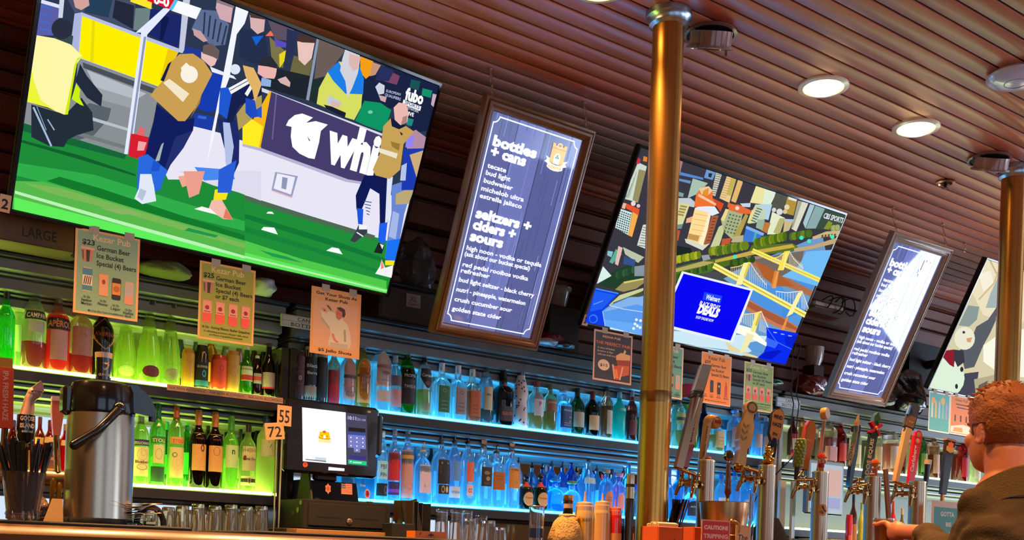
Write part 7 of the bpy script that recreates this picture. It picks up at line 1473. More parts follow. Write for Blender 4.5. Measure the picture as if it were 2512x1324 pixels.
# rounded orange handle
t,b,ax,L=handle('rounded orange board handle behind the hop cone',(1988,1032),(1972,1152),2.82,C1_)
n,e=paddle(q:=MB(),[(-.25,0),(.3,0),(.36,.3),(.55,.45),(.58,.8)]+[(.05+.5*cos(pi*j/10),.82+.18*sin(pi*j/10))for j in range(1,10)]+[(-.48,.8),(-.48,.45),(-.3,.3)],b,ax,L,.022,.044);q.build('board','gloss',t,'c8701c')
q=MB();paddle(q,[(-.52,.42),(-.44,.42),(-.44,.8),(-.2,.95),(-.24,1.0),(-.5,.86)],b,ax,L,.0235,.044);q.build('red_edge','gloss',t,'d84c34');flat_text(t,'PALE',b,ax,n,e,L,.58,.011,'e8a04c',.0115,False,.022)
# white round paddle
t,b,ax,L=handle('round white paddle handle on a long wooden stick',(2026,994),(2008,1150),2.83,None)
q=MB();q.tube([b,b+ax*L*.75],[.0085,.0075],12);q.build('stick','gloss',t,'c8865c');c0=b+ax*L*.87;R_=n.to_track_quat('Z','Y').to_matrix()
q=MB();q.lathe([(0,-.012),(.024,-.012),(.0255,-.009),(.0255,.009),(.024,.012),(0,.012)],c0,28,R=R_ @ Matrix.Rotation(.55,3,'Y'));q.build('disc','gloss',t,'dc9c50')
q=MB();q.lathe([(0,.0128),(.021,.0128),(.021,.0118),(0,.0118)],c0,28,R=R_ @ Matrix.Rotation(.55,3,'Y'));q.build('disc_face','matte',t,'b8a498')
q=MB();q.tube([V(b.x,b.y,BZ),b],.009,10);q.build('ferrule','chrome',t,'c89858')
# surfboard
t,b,ax,L=handle('black handle carrying a small cream and green surfboard',(2104,1016),(2082,1196),2.74,D0)
n,e=paddle(q:=MB(),[(-.22,0),(.18,0),(.42,.45),(.42,.84),(.2,.86),(-.1,.84),(-.3,.45)],b,ax,L,.024,.034);q.build('grip','gloss',t,'17110e')
q=MB();n,e=paddle(q,[(-.5,.3),(-.3,.28),(-.05,.45),(.1,.7),(.12,.9),(-.02,1.0),(-.2,.97),(-.42,.75)],b+n*.010,ax,L,.012,.036,V(-.9,-1,0));q.build('surfboard','gloss',t,'d8b878')
q=MB();paddle(q,[(-.40,.60),(-.02,.58),(.06,.8),(-.3,.82)],b+n*.011,ax,L,.0125,.036,V(-.9,-1,0));q.build('green_panel','gloss',t,'6c8454');q=MB();q.lathe([(0,0),(.008,0),(0,.001)],b+n*.0185+ax*L*.87-e*.006,14,R=n.to_track_quat('Z','Y').to_matrix());q.build('orange_sun','matte',t,'f08c1c')
flat_text(t,'KONA',b-e*.006,ax,n,e,L,.46,.014,'2c3a2c',.0185,True,L*.2)
q=MB();q.box(b+ax*L*.80,(.034,.028,.026),None,None,.003);q.build('clamp','gloss',t,'120d0b')
# green two-x handle
t,b,ax,L=handle('dark green handle with red crossed ribbon and upright lettering',(2149,1020),(2124,1172),2.80,D1)
n,e=paddle(q:=MB(),[(-.4,0),(.4,0),(.46,.74),(-.46,.74)],b,ax,L,.026,.034);q.build('bar','gloss',t,'2c3a1c')
q=MB();paddle(q,[(-.42,.84),(0,.92),(.42,.84),(.42,.98),(.0,1.06),(-.42,.98)],b,ax,L,.026,.034);paddle(q,[(-.3,.72),(.3,.72),(.3,.86),(-.3,.86)],b,ax,L,.022,.034);q.build('crest','gloss',t,'3c5a28')
q=MB()
for s_ in(-1,1):paddle(q,[(-.95*s_,.70),(-.6*s_,.69),(.95*s_,.86),(.6*s_,.89)]if s_<0 else[(-.95,.70),(-.6,.69),(.95,.86),(.6,.89)],b+n*.006,ax,L,.022,.034)
q.build('red_ribbon','gloss',t,'d01c1c');q=MB();q.ball(b+ax*L*.79+n*.018,(.009,.005,.010),12,8);q.build('orange_medal','gloss',t,'e06c1c');flat_text(t,'DOS EQUIS',b,ax,n,e,L,.33,.024,'e8c488',.0138,True,L*.58)
# chalkboard on pale wood
t,b,ax,L=handle('pale wooden handle with slate board and blue clip on top',(2239,996),(2196,1182),2.76,E0_)
n,e=paddle(q:=MB(),[(-.3,0),(.2,0),(.45,.62),(.45,.70),(-.45,.70)],b,ax,L,.026,.034);q.build('wood','matte',t,'dca868')
q=MB();paddle(q,[(-.72,.70),(.62,.70),(.80,1.02),(-.5,1.02)],b+n*.004,ax,L,.014,.040);q.build('slate','matte',t,'3c3c40');q=MB();paddle(q,[(-.60,.72),(.5,.72),(.58,.86),(-.50,.86)],b+n*.0055,ax,L,.014,.040);q.build('brown_plate','matte',t,'8c5c30')
flat_text(t,'TAP',b,ax,n,e,L,.77,.011,'d89848',.0138,False,.026)
q=MB();paddle(q,[(-.72,.86),(-.5,.86),(-.42,.98),(-.6,.98)],b+n*.010,ax,L,.010,.040);q.build('blue_clip','gloss',t,'6c98e0')
# red handle
t,b,ax,L=handle('bright red round topped handle with white script',(2252,1056),(2232,1186),2.82,E1_)
n,e=paddle(q:=MB(),rr(14,.86,.62),b,ax,L,.020,.042);q.build('board','gloss',t,'d00c18')
flat_text(t,'Carlsberg',b,ax,n,e,L,.46,.024,'f0c0a8',.0106,True,L*.5);q=MB();q.lathe([(0,0),(.011,0),(0,.0008)],b+ax*L*.80+n*.0103,16,R=n.to_track_quat('Z','Y').to_matrix());q.build('crest','matte',t,'d88c50');q=MB();q.lathe([(0,0),(.012,0),(0,.0008)],b+ax*L*.92+n*.0103,16,R=n.to_track_quat('Z','Y').to_matrix());q.build('crown','matte',t,'a87838')
# pint shaped black handle
t,b,ax,L=handle('black pint shaped handle with cream head right of the red one',(2277,1128),(2270,1192),2.84,None)
q=MB();q.lathe([(0,0),(.010,0),(.013,L*.3),(.012,L*.55),(.016,L*.84),(0,L*.84)],b,20,R=ax.to_track_quat('Z','Y').to_matrix());q.build('pint','gloss',t,'120d0b');q=MB();q.lathe([(.0162,L*.82),(.0172,L),(0,L*1.01)],b,20,R=ax.to_track_quat('Z','Y').to_matrix());q.build('cream_head','gloss',t,'d0a884')
q=MB();q.tube([V(b.x,b.y,BZ),b],.008,10);q.build('ferrule','chrome',t,'c89858')
# dark tapered pub handle
t,b,ax,L=handle('dark tapered handle with orange house badge near the man',(2330,1080),(2312,1212),2.80,None)
n,e=paddle(q:=MB(),[(-.28,0),(.28,0),(.52,1),(-.52,1)],b,ax,L,.022,.046);q.build('board','gloss',t,'2c2014')
q=MB();paddle(q,[(-.56,.985),(.56,.985),(.56,1.02),(-.56,1.02)],b,ax,L,.026,.046);q.build('top_rail','matte',t,'a87850')
q=MB();paddle(q,[(-.3,.84),(.3,.84),(.3,.95),(.1,.95),(0,.98),(-.1,.95),(-.3,.95)],b+n*.0015,ax,L,.022,.046);q.build('badge_house','matte',t,'f0741c');q=MB();paddle(q,[(-.44,.79),(0,.76),(.44,.79),(.44,.88),(0,.85),(-.44,.88)],b+n*.002,ax,L,.022,.046);q.build('badge_ribbon','matte',t,'e0a04c')
q=MB();q.tube([V(b.x,b.y,BZ),b],.009,10);q.build('ferrule','chrome',t,'c87c40')
# slim tan handle with red stripe
t,b,ax,L=handle('slim tan handle with red stripe right of the fourth tower',(2172,1150),(2180,1270),2.70,None)
n,e=paddle(q:=MB(),[(-.5,0),(.5,0),(.5,1),(-.5,1)],b,ax,L,.014,.016);q.build('blade','matte',t,'b87c50');q=MB();paddle(q,[(.2,0),(.55,0),(.55,1),(.2,1)],b,ax,L,.0155,.016);q.build('red_stripe','gloss',t,'c01420')
q=MB();q.tube([V(b.x,b.y,BZ),b],.007,10);q.build('ferrule','chrome',t,'c89858')
# ---- handles at the left end, standing on a tower hidden behind the straw cup
lx=at(60,1250,Y=2.86);tw=thing('beer_tower','short beer tower at the left end behind the straw tumbler','beer tower',(lx.x,2.86,BZ),group='steel beer towers on the bar')
q=MB();zr_=at(60,1135,Y=2.86).z;q.lathe([(0,0),(.04,0),(.04,.01),(.026,.018),(.026,zr_-BZ-.04)],(lx.x,2.86,BZ),28);q.tube([V(lx.x-.22,2.86,zr_-.035),V(lx.x+.15,2.86,zr_-.035)],.022,16);q.build('column','metal',tw,'a88c70')
def lefth(lab,p_top,p_bot,Y=2.83):
 t,b,ax,L=handle(lab,p_top,p_bot,Y);q=MB();q.tube([V(b.x,2.85,zr_-.02),b],.008,10);q.build('ferrule','chrome',t,'c8a870');return t,b,ax,L
t,b,ax,L=lefth('bright orange flat handle reading IPA FRESH HAZE at the left edge',(14,902),(12,1050))
n,e=paddle(q:=MB(),[(-.5,0),(.5,0),(.5,1),(-.5,1)],b,ax,L,.018,.034,V(0,-1,0));q.build('board','matte',t,'f0501c')
q=MB();o=b+ax*(L*.53)+n*.0096;text(q,'IPA FRESH HAZE',o+e*-.007,-ax,e,.017,'f8b898',L*.82,'C',.02);q.build('lettering','print',t);q=MB();paddle(q,[(-.55,1.0),(.45,1.0),(.40,1.16),(-.5,1.16)],b,ax,L,.016,.034,V(0,-1,0));q.build('leafy_top','matte',t,'c88414')
t,b,ax,L=lefth('goose head handle with black collar and orange beak',(82,942),(62,1085))
q=MB();q.lathe([(0,0),(.014,0),(.02,.012),(.022,.03),(.021,L*.46),(0,L*.46)],b,22);q.build('collar','gloss',t,'17110e')
nb=b+V(0,0,L*.45);hd=nb+V(.017,-.004,L*.40);q=MB();q.tube([nb,nb+V(.004,0,L*.15),nb+V(.006,0,L*.28),hd],[.0165,.0145,.0125,.0145],14);q.ball(hd,(.0175,.015,.015),16,12);q.build('neck','gloss',t,'d8a890')
q=MB();q.prism([(-.010,0),(.014,-.002),(.012,.016),(.006,.026),(-.002,.018),(-.012,.008)],hd+V(.004,-.018,.004),(1,0,0),(0,0,1),(0,1,0),.016);q.build('beak','gloss',t,'e0702c');q=MB();q.ball(hd+V(-.008,-.012,.002),.0025,8,6);q.build('eye','gloss',t,'120c0a')
q=MB()
for s_,v_,h_ in(('GOOSE',.36,.015),('ISLAND',.24,.015),('BEER CO',.16,.006)):text(q,s_,(0,0,0),(1,0,0),(0,0,1),h_,'f0d8c0',.036 if h_>.01 else .026,'C',.03,fn=lambda u,w,v_=v_:b+V(sin(u/.0222)*.0224,-cos(u/.0222)*.0224,L*v_+w))
q.build('lettering','print',t)
t,b,ax,L=lefth('pink lit glassy handle left of the airpot',(141,975),(138,1068),2.88)
n,e=paddle(q:=MB(),[(-.3,0),(.3,0),(.5,.5),(.5,.95),(-.5,.95),(-.5,.6)],b,ax,L,.016,.028,V(0,-1,0));q.build('blade','gloss',t,'f08468');q=MB();paddle(q,[(-.55,.9),(.55,.92),(.5,1.04),(-.5,1.02)],b,ax,L,.017,.028,V(0,-1,0));q.build('pale_tip','gloss',t,'f0c8b0')
# stout handle behind the airpot
lx2=at(252,1250,Y=2.86);tw2=thing('beer_tower','beer tower hidden behind the steel airpot','beer tower',(lx2.x,2.90,BZ),group='steel beer towers on the bar')
q=MB();zq=at(252,1000,Y=2.90).z;q.lathe([(0,0),(.04,0),(.04,.01),(.026,.018),(.026,zq-BZ)],(lx2.x,2.90,BZ),28);q.build('column','metal',tw2,'a88c70')
t,b,ax,L=handle('black stout pint handle with cream head standing behind the airpot',(254,866),(252,940),2.90)
q=MB();q.lathe([(0,0),(.016,0),(.018,L*.3),(.0215,L*.84),(0,L*.84)],b,22);q.build('pint','gloss',t,'120e0c');q=MB();q.lathe([(.0216,L*.82),(.0225,L),(0,L*1.01)],b,22);q.build('cream_head','gloss',t,'c8a078')
q=MB();rr_=lambda u,w:b+V(sin(u/.021)*.0225,-cos(u/.021)*.0225,w);text(q,'GUINNESS',(0,0,0),(1,0,0),(0,0,1),.009,'b8a08c',.034,'C',.02,fn=lambda u,w:b+V(sin(u/.021)*.0202,-cos(u/.021)*.0202,L*.22+w));q.build('lettering','print',t)
q=MB();P_=[(-.008,.62),(-.004,.68),(.004,.66),(.008,.72),(.010,.58),(.004,.42),(-.003,.40),(-.007,.50),(-.002,.46),(.004,.52),(.004,.6),(-.003,.62)];tri=tessellate_polygon([[V(x,y*.06,0)for x,y in P_]]);q.add([b+V(sin(x/.021)*.0222,-cos(x/.021)*.0222,L*y)for x,y in P_],[tuple(f)for f in tri],'c89468');q.build('harp','print',t)
q=MB();q.tube([V(b.x,2.90,zq-.001),b],.012,12)
for s_ in(-1,1):q.tube([b+V(.014*s_,-.004,-.012),b+V(.018*s_,-.006,L*.2)],.003,6)
q.build('ferrule','chrome',t,'a8b8c8')
# ------------------------------------------------------------------ ceiling fixtures
def downlight(x,y,lab):
 t=thing('downlight',lab,'ceiling light',(x,y,CZ),group='recessed downlights over the bar')
 q=MB();q.lathe([(.103,CZ-.001),(.101,CZ-.007),(.082,CZ-.010),(.076,CZ-.003)],(x,y,0),40);q.build('trim_ring','gloss',t,'e8c8b0')
 q=MB();q.lathe([(0,CZ-.030),(.03,CZ-.0285),(.055,CZ-.022),(.070,CZ-.012),(.0765,CZ-.004)],(x,y,0),36);q.build('lens','bulb',t)
for x,lab in((3.5038,'glowing recessed downlight nearest the pipe column'),(4.147,'glowing recessed downlight farther right'),(2.299,'downlight cut by the top edge above the bottles menu board')):downlight(x,2.82,lab)
for px,py,lab in((1752,78,'dark open can fitting in the ceiling right of the pipe column'),(2436,386,'dark open can fitting in the ceiling at the far right')):
 c=at(px,py,Z=CZ);x,y=c.x,2.81
 t=thing('eyeball_fitting',lab,'ceiling light',(x,y,CZ),group='dark eyeball fittings')
 q=MB();q.lathe([(.098,CZ-.001),(.100,CZ-.008),(.088,CZ-.010),(.086,CZ-.002)],(x,y,0),40);q.build('trim_ring','gloss',t,'8c5c50')
 q=MB();q.lathe([(0,CZ-.003),(.087,CZ-.003)],(x,y,0),36);q.build('recess','matte',t,'120a06')
 q=MB();R_=Matrix.Rotation(radians(24),3,V(.8,-.5,0));q.lathe([(.086,.0),(.088,-.008),(.080,-.010),(.078,.002),(.078,.05),(0,.05)],(x-.012,y-.012,CZ-.055),40,R=R_);q.build('tilted_ring','gloss',t,'9c6c60')
 q=MB();q.lathe([(0,.004),(.0785,.004)],(x-.012,y-.012,CZ-.055),36,R=R_);q.build('baffle','matte',t,'0c0805')
 q=MB();
 for s_ in(-1,1):q.box((x+.086*s_,y,CZ-.03),(.006,.012,.055),None,None,.002)
 q.build('bracket','gloss',t,'8c5c50')
c=at(2492,200,Z=CZ-.03);t=thing('wireless_access_point','white domed disc on the ceiling at the upper right edge','access point',(c.x,c.y,CZ))
q=MB();q.lathe([(.10,CZ-.001),(.11,CZ-.012),(.108,CZ-.02),(.09,CZ-.032),(.05,CZ-.038),(0,CZ-.039)],(c.x,c.y,0),40);q.build('body','gloss',t,'d8c8d4')
q=MB();q.lathe([(.044,CZ-.0385),(.042,CZ-.0398),(.040,CZ-.039)],(c.x,c.y,0),36);q.build('ring','matte',t,'b0a0ac')
for px,py,lab in((2319,446,'small sprinkler head in the ceiling above the silver menu board'),):
 c=at(px,py,Z=CZ);t=thing('sprinkler',lab,'sprinkler',(c.x,c.y,CZ))
 q=MB();q.lathe([(.045,CZ-.001),(.047,CZ-.006),(.034,CZ-.011),(.03,CZ-.003)],(c.x,c.y,0),32);q.build('trim_ring','metal',t,'b87858')
 q=MB();q.lathe([(0,CZ-.002),(.031,CZ-.002)],(c.x,c.y,0),24);q.build('cup','matte',t,'1c100a')
 q=MB();q.tube([V(c.x,c.y,CZ-.002),V(c.x,c.y,CZ-.03)],.006,10);q.lathe([(0,0),(.016,0),(.016,.002),(0,.003)],(c.x,c.y,CZ-.034),16)
 for s_ in(-1,1):q.tube([V(c.x+.006*s_,c.y,CZ-.012),V(c.x+.010*s_,c.y,CZ-.022),V(c.x,c.y,CZ-.032)],.0018,6)
 q.build('head','metal',t,'5c3020')
c=at(2486,430,Z=CZ);q=MB();q.lathe([(.035,CZ-.001),(.036,CZ-.008),(.02,CZ-.018),(0,CZ-.02)],(c.x,c.y,0),28);tag(q.build('detector','gloss',None,'c8c4d8'),'small white dome on the ceiling at the right edge below the dark can','detector')
# ------------------------------------------------------------------ storage on top of the back bar
TZ=E0+1.0365
def bag(name,lab,cat,px0,px1,top,Y,col,mt='bag',dep=.16,seed=1,grp=None,bump=.22):
 a,c=at(px0,800,Y=Y).x,at(px1,800,Y=Y).x;zt=at((px0+px1)/2,top,Y=Y).z;h=max(zt-TZ,.04)
 bm=bmesh.new();bmesh.ops.create_icosphere(bm,subdivisions=4,radius=1.0);me=bpy.data.meshes.new(name)
 for v in bm.verts:
  k=1+noise.noise(v.co*1.7+V(seed,0,0))*bump+abs(noise.noise(v.co*5+V(seed*3,1,0)))*bump*.5;p=v.co*k
  v.co=V(p.x*(c-a)/2,p.y*dep,max(p.z,-.82)*h*.5+h*.41)
 bm.to_mesh(me);bm.free();me.materials.append(M[mt]);me.shade_smooth();o=bpy.data.objects.new(name,me);COL.objects.link(o);o.location=((a+c)/2,Y+dep*.6,TZ+.001);o.color=(*lin(col),1)
 return tag(o,lab,cat,grp)
a=at(932,760,Y=4.18);c=at(1060,780,Y=4.18);zt=at(1000,690,Y=4.18).z
t=thing('storage_bin','clear plastic bin marked XL between the football screen and brown menu board','bin',((a.x+c.x)/2,4.3,TZ))
q=MB();q.span((a.x,4.18,TZ),(c.x+.06,4.40,zt-.03),None,.01);q.build('tub','gloss',t,'4a423c');q=MB();q.span((a.x-.01,4.17,zt-.03),(c.x+.07,4.41,zt-.012),None,.006);q.build('lid','gloss',t,'2c2622')
p0=at(997,718,Y=4.178);p1=at(1031,752,Y=4.178);p=Panel(V(p0.x,4.178,p1.z-.01),0,0,p1.x-p0.x,p0.z-p1.z+.01);p.step=.0002;p.rect(0,0,p.W,p.H,'8c7a6c');p.t('XL',p.W/2,p.H*.45,p.H*.5,'4c3c34');p.t('T SHIRTS',p.W/2,p.H*.15,p.H*.22,'4c3c34',p.W*.8);p.mb.build('label_card','print',t)
b_=bag('plastic_wrapper','clear crinkled wrapper lying on the XL bin','wrapper',990,1066,662,4.22,'8a8480','plastic_bag',.08,7);b_.location.z=zt-.0115
# low boxes and linen seen under the football screen
for px0,px1,top,col,lab,sd in((20,186,606,'4c4430','dark wrapped bundle left under the football screen',3),(345,470,632,'66663c','pale wrinkled bundle between the teal and olive posters',4),(618,680,672,'b8b0ac','crumpled white paper bag right of the olive poster',9)):
 bag('wrapped_bundle',lab,'bundle',px0,px1,top,4.12,col,'paper',.10,sd,'bundles on top of the back bar')
a=at(1372,780,Y=4.22);
bag('crisp_packet','red crisp packet between the brown menu board and city screen','packet',1325,1400,812,4.16,'7a1c2c','bag',.06,12)
bag('plastic_wrapper','shiny clear wrapper in front of the red packet','wrapper',1326,1375,836,4.12,'b0a8a4','bag',.05,14)
bag('plastic_wrapper','dull brown wrapper right of the shiny clear one','wrapper',1372,1416,848,4.12,'4c3c34','bag',.05,15)
bag('plastic_bag','dark red bag left of the silver menu board','bag',1978,2040,912,4.16,'6a1420','bag',.09,16)
for px0,px1,top,col,lab,sd in((2182,2240,928,'5c4a48','brown black plastic bag right of the silver menu board',21),(2206,2286,900,'1e1614','large black plastic bag below the snowman screen',22),(2168,2206,962,'3c3c48','clear grey plastic bag at the corner of the silver menu board',23),(2232,2282,962,'2c2a30','glossy black plastic bag nearest the teal poster',24)):
 bag('plastic_bag',lab,'bag',px0,px1,top,4.08 if top>950 else 4.2,col,'bag',.09,sd,'plastic bags on top of the back bar')
# upturned white basin on a wall shelf bracket, round hat-like bowl
c=at(1390,728,Y=4.25);k=ppm(1390,4.25);t=thing('plastic_basin','translucent white basin wedged behind the city screen','basin',(c.x,4.3,TZ))
q=MB();z0=at(1400,752,Y=4.25).z;z1=at(1390,700,Y=4.25).z;R=36/k;q.lathe([(0,z0),(R*.6,z0),(R*.86,z1-.02),(R,z1-.008),(R,z1),(R*.84,z1-.004),(R*.58,z0+.01),(0,z0+.01)],(c.x,4.33,0),32);q.build('bowl','gloss',t,'b89c8c')
q=MB();q.span((c.x-.10,4.26,TZ),(c.x+.10,4.44,z0-.001),None,.006);q.build('carton_under','matte',t,'33241a')
c=at(2030,870,Y=4.2);k=ppm(2030,4.2);z0=at(2028,892,Y=4.2).z;z1=at(2030,846,Y=4.2).z
t=thing('paper_cup_stack','white cup shaped canister left of the silver menu board','canister',(c.x,4.3,TZ));R=23/k
q=MB();q.lathe([(0,z0),(R*.62,z0),(R*.68,z0+.01),(R*.88,z0+.035),(R,z1-.02),(R,z1),(0,z1)],(c.x,4.3,0),28);q.build('cup','gloss',t,'c8b8ac');q=MB();q.span((c.x-.05,4.26,TZ),(c.x+.05,4.35,z0-.0005),None,.004);q.build('carton_under','matte',t,'3a1a16')
c=at(2035,765,Y=4.40);zr=at(2030,750,Y=4.40).z;t=thing('wireless_router','pale router box with looping black cables between the screen and silver menu board','router',(c.x,4.46,zr-.05))
q=MB();q.span((c.x-.22,4.34,zr-.05),(c.x+.16,YB-.004,zr-.035),None,.004);q.build('bracket_shelf','matte',t,'a89888');q=MB();q.span((c.x-.2,4.36,zr-.035),(c.x+.10,4.46,zr+.01),None,.012);q.build('body','gloss',t,'cfc4b8')
rnd=random.Random(2)
q=MB()
for j in range(4):
 x0=c.x-.14+.05*j;q.tube([V(x0+.14*sin(g_/8*pi*.9)*(1 if j % 2 else .7),4.345-.01*j,zr+.01+.05*sin(g_/8*pi*(1.2+.2*j))-.01*g_*.3)for g_ in range(9)],.004,6)
q.build('cables','matte',t,'120d0b')
q=MB()
for j,px in enumerate((1943,1952)):
 P0=[at(px+dx_+4*j,py_,Y=3.84)for dx_,py_ in((8,845),(-2,890),(2,925),(-3,960),(4,990),(-2,1040),(0,1110))];q.tube(P0,.0035,6)
q.tube([V(P0[-1].x,3.84,P0[-1].z),V(P0[-1].x,4.1,P0[-1].z-.2),V(P0[-1].x,SY+.03,E0+.2)],.0035,6);q.tube([V(P0[0].x,3.84,P0[0].z),V(P0[0].x-.02,3.95,P0[0].z+.02)],.0035,6)
tag(q.build('cable','matte',None,'15100e'),'pair of black cables hanging beside the CANS BOTTLES board and grey post','cable')
c=at(1908,945,Y=4.1);k=ppm(1908,4.1);bag('glass_dish','green tinted glass dish lying right of the light green poster','dish',1886,1932,926,4.08,'7cc8a8','clear',.06,31,None,.08)
# ------------------------------------------------------------------ second till, far right
a,c=at(1985,1200,Y=3.96).x,at(2074,1200,Y=3.96).x;z1=at(2030,1128,Y=3.96).z;z0=at(2030,1262,Y=3.96).z
t=thing('till_screen','grey backed second till screen behind the third and fourth towers','till',((a+c)/2,4.0,CT))
q=MB();q.span((a,3.97,z0),(c,4.01,z1),None,.008);q.span(((a+c)/2-.05,3.985,CT+.12),((a+c)/2+.05,4.03,z0+.05),None,.006);q.build('housing','gloss',t,'5c6c6c')
q=MB();q.span((a-.04,3.9,CT),(c+.12,4.15,CT+.06),None,.004);q.span((a+.10,3.93,CT+.06),(c+.08,4.12,CT+.125),None,.006);q.build('drawer','matte',t,'8a9488')
s=Panel(V(a,3.9692,z0),0,0,c-a,z1-z0);s.step=.0002;s.rect(s.W*.06,s.H*.1,s.W*.94,s.H*.92,'b0c4d0');s.rect(s.W*.5,s.H*.35,s.W*.9,s.H*.85,'d8b0a8');s.rect(s.W*.55,s.H*.12,s.W*.9,s.H*.32,'a8a8d0');s.mb.build('screen','screen',t)
q=MB();x0,x1=at(1905,1240,Y=3.6).x,at(1978,1300,Y=3.6).x;
# dark apron stand and condiments between the towers on the back counter
for px,top,w,col,cap,lab in((2092,1212,20,'3a2010','17110d','dark sauce bottle with tan label left of the fourth tower'),(2112,1232,15,'c8d84c','78b83c','yellow green sauce bottle left of the fourth tower'),(2190,1228,18,'c83028','d84838','red mixer bottle right of the fourth tower'),(2212,1246,16,'6a6a34','c8b060','olive mixer bottle left of the last tower'),(2083,1262,17,'c81c24','e03c30','red tub of sauce at the foot of the second till')):
 Yq=3.80;p=at(px,1290,Y=Yq);k=ppm(px,Yq);z1q=at(px,top,Y=Yq).z
 bottle(p.x,Yq,CT,w/2/k,z1q-CT,'std' if top<1260 else 'can',col,[(.15,.55,'b07c3c' if col=='3a2010' else 'd8dc60' if col=='c8d84c' else 'e07060',60)],None if top>1260 else('screw',cap),lab,name='sauce_bottle',group='sauce bottles behind the towers',kind='gloss')
# pale service towers of pipes right of the post (drain boards and hanging rags)
for px,w,col,lab in((1918,22,'c8c4b8','pale grey vertical panel left of the hop cone handle'),(1946,14,'b4b0a4','narrow pale vertical panel right of the grey post')):
 x=at(px,1200,Y=4.16).x;k=ppm(px,4.16);q=MB();q.span((x-w/2/k,4.15,CT),(x+w/2/k,4.17,LOWZ+.27),None,.003);tag(q.build('cabinet_panel','gloss',None,col),lab,'panel','pale panels beside the grey post')
x=at(1945,1280,Y=3.7).x;bm=bmesh.new();bmesh.ops.create_cone(bm,cap_ends=True,segments=24,radius1=.16,radius2=.05,depth=.22);me=bpy.data.meshes.new('bar_rag');
for v in bm.verts:v.co*=1+.12*noise.noise(v.co*9)
bm.to_mesh(me);bm.free();me.materials.append(M['fabric']);o=bpy.data.objects.new('dark_apron',me);COL.objects.link(o);o.location=(x,3.86,CT+.108);o.color=(*lin('14121a'),1);tag(o,'dark folded apron heaped between the second and third towers','apron')
# green notice beside the man
def notice(p,W,H):
 p.rect(W*.06,H*.34,W*.94,H*.9,'2c8468');p.t('GOTTA',W*.55,H*.76,H*.1,'f0d0a8',W*.5,bold=.03);p.t('BE',W*.6,H*.6,H*.09,'f0c890',W*.2,bold=.03);p.t('WE CARD',W*.5,H*.44,H*.08,'f0d0a8',W*.6,bold=.03)
paper('notice_card','green notice card with cream lettering beside the mans sleeve','sign',(2288,1226),(2352,1322),2.62,'eab890','e8b088',notice,None,.004,.02,0,BZ+.0003)
# ------------------------------------------------------------------ the man at the bar
HB=at(2450,1062,Y=1.72)  # middle of the head
def cap_(bm,p0,r0,p1,r1,n=20):
 mb=MB();d=(V(p1)-V(p0));L=d.length;R_=d.to_track_quat('Z','Y').to_matrix();pr=[(0,-r0)]+[(r0*cos(a),r0*sin(a))for a in[-pi/3,-pi/6]]+[(r0,0),(r1,L)]+[(r1*cos(a),L+r1*sin(a))for a in[pi/6,pi/3]]+[(0,L+r1)]
 bm.lathe(pr,p0,n,R=R_)
def melt(bm,name,mt,col,vox,parent=None,smooth=2):
 me=bpy.data.meshes.new(name+'_raw');me.from_pydata(bm.v,[],bm.f);o=bpy.data.objects.new(name+'_raw',me);COL.objects.link(o)
 r=o.modifiers.new('r','REMESH');r.mode='VOXEL';r.voxel_size=vox
 s=o.modifiers.new('s','SMOOTH');s.iterations=smooth;s.factor=.5
 dg=bpy.context.evaluated_depsgraph_get();m2=bpy.data.meshes.new_from_object(o.evaluated_get(dg));bpy.data.objects.remove(o);bpy.data.meshes.remove(me)
 m2.materials.clear();m2.materials.append(M[mt]);m2.shade_smooth();return m2
def wob(me,amp,sc,off=0,zdir=None):
 for v,n in zip(me.vertices,[V(x.vector)for x in me.vertex_normals]):
  v.co=v.co+n*amp*noise.noise(V(v.co.x*sc[0],v.co.y*sc[1],v.co.z*sc[2])+V(off,0,0))
h=HB;FX=V(.30,1,0).normalized();RX=V(FX.y,-FX.x,0)  # facing the bar, right hand side
def hp(r_,f_,u_):return h+RX*r_+FX*f_+V(0,0,u_)
RH=Matrix((RX,FX,V(0,0,1))).transposed()
bm=MB()
bm.ball(hp(0,-.012,.03),(.077,.098,.092),28,20,R=RH);bm.ball(hp(0,.030,-.035),(.062,.066,.085),24,16,R=RH);bm.ball(hp(0,.052,-.082),(.036,.036,.030),18,12,R=RH)
bm.ball(hp(0,.090,-.010),(.013,.020,.014),12,8,R=RH);bm.ball(hp(0,.082,.012),(.009,.016,.024),12,8,R=RH);bm.ball(hp(0,.074,.032),(.052,.016,.012),16,8,R=RH)
bm.ball(hp(0,.082,-.046),(.022,.012,.007),14,8,R=RH);bm.ball(hp(0,.080,-.058),(.019,.012,.007),14,8,R=RH)
for s_ in(-1,1):
 bm.ball(hp(.040*s_,.06,-.02),(.024,.026,.024),14,10,R=RH)
 for j in range(9):
  a=-1.9+3.9*j/8;bm.ball(hp(.079*s_,-.012-.012*cos(a)*1.0-(.006 if j>6 else 0),-.004+.026*sin(a)-.004),(.0075,.0085,.0085),10,8,R=RH)
 bm.ball(hp(.076*s_,-.006,-.002),(.008,.012,.022),10,8,R=RH);bm.ball(hp(.076*s_,.002,-.028),(.008,.009,.010),10,8,R=RH)
NK=hp(0,-.045,-.20);cap_(bm,hp(0,-.03,-.06),.058,NK,.064)
SL=at(2412,1256,Y=1.70);SRr=V(h.x+.27,h.y-.02,SL.z)
PEL=V(h.x+.02,h.y-.06,.86)
cap_(bm,NK,.10,NK+V(0,-.02,-.12),.13);bm.ball((NK.x,NK.y-.03,NK.z-.26),(.19,.12,.24),24,16);cap_(bm,V(NK.x+.01,NK.y-.05,NK.z-.4),.15,PEL,.16)
EL=at(2350,1400,Y=1.84);WR=at(2262,1306,Y=2.22);HD=at(2222,1292,Y=2.36)
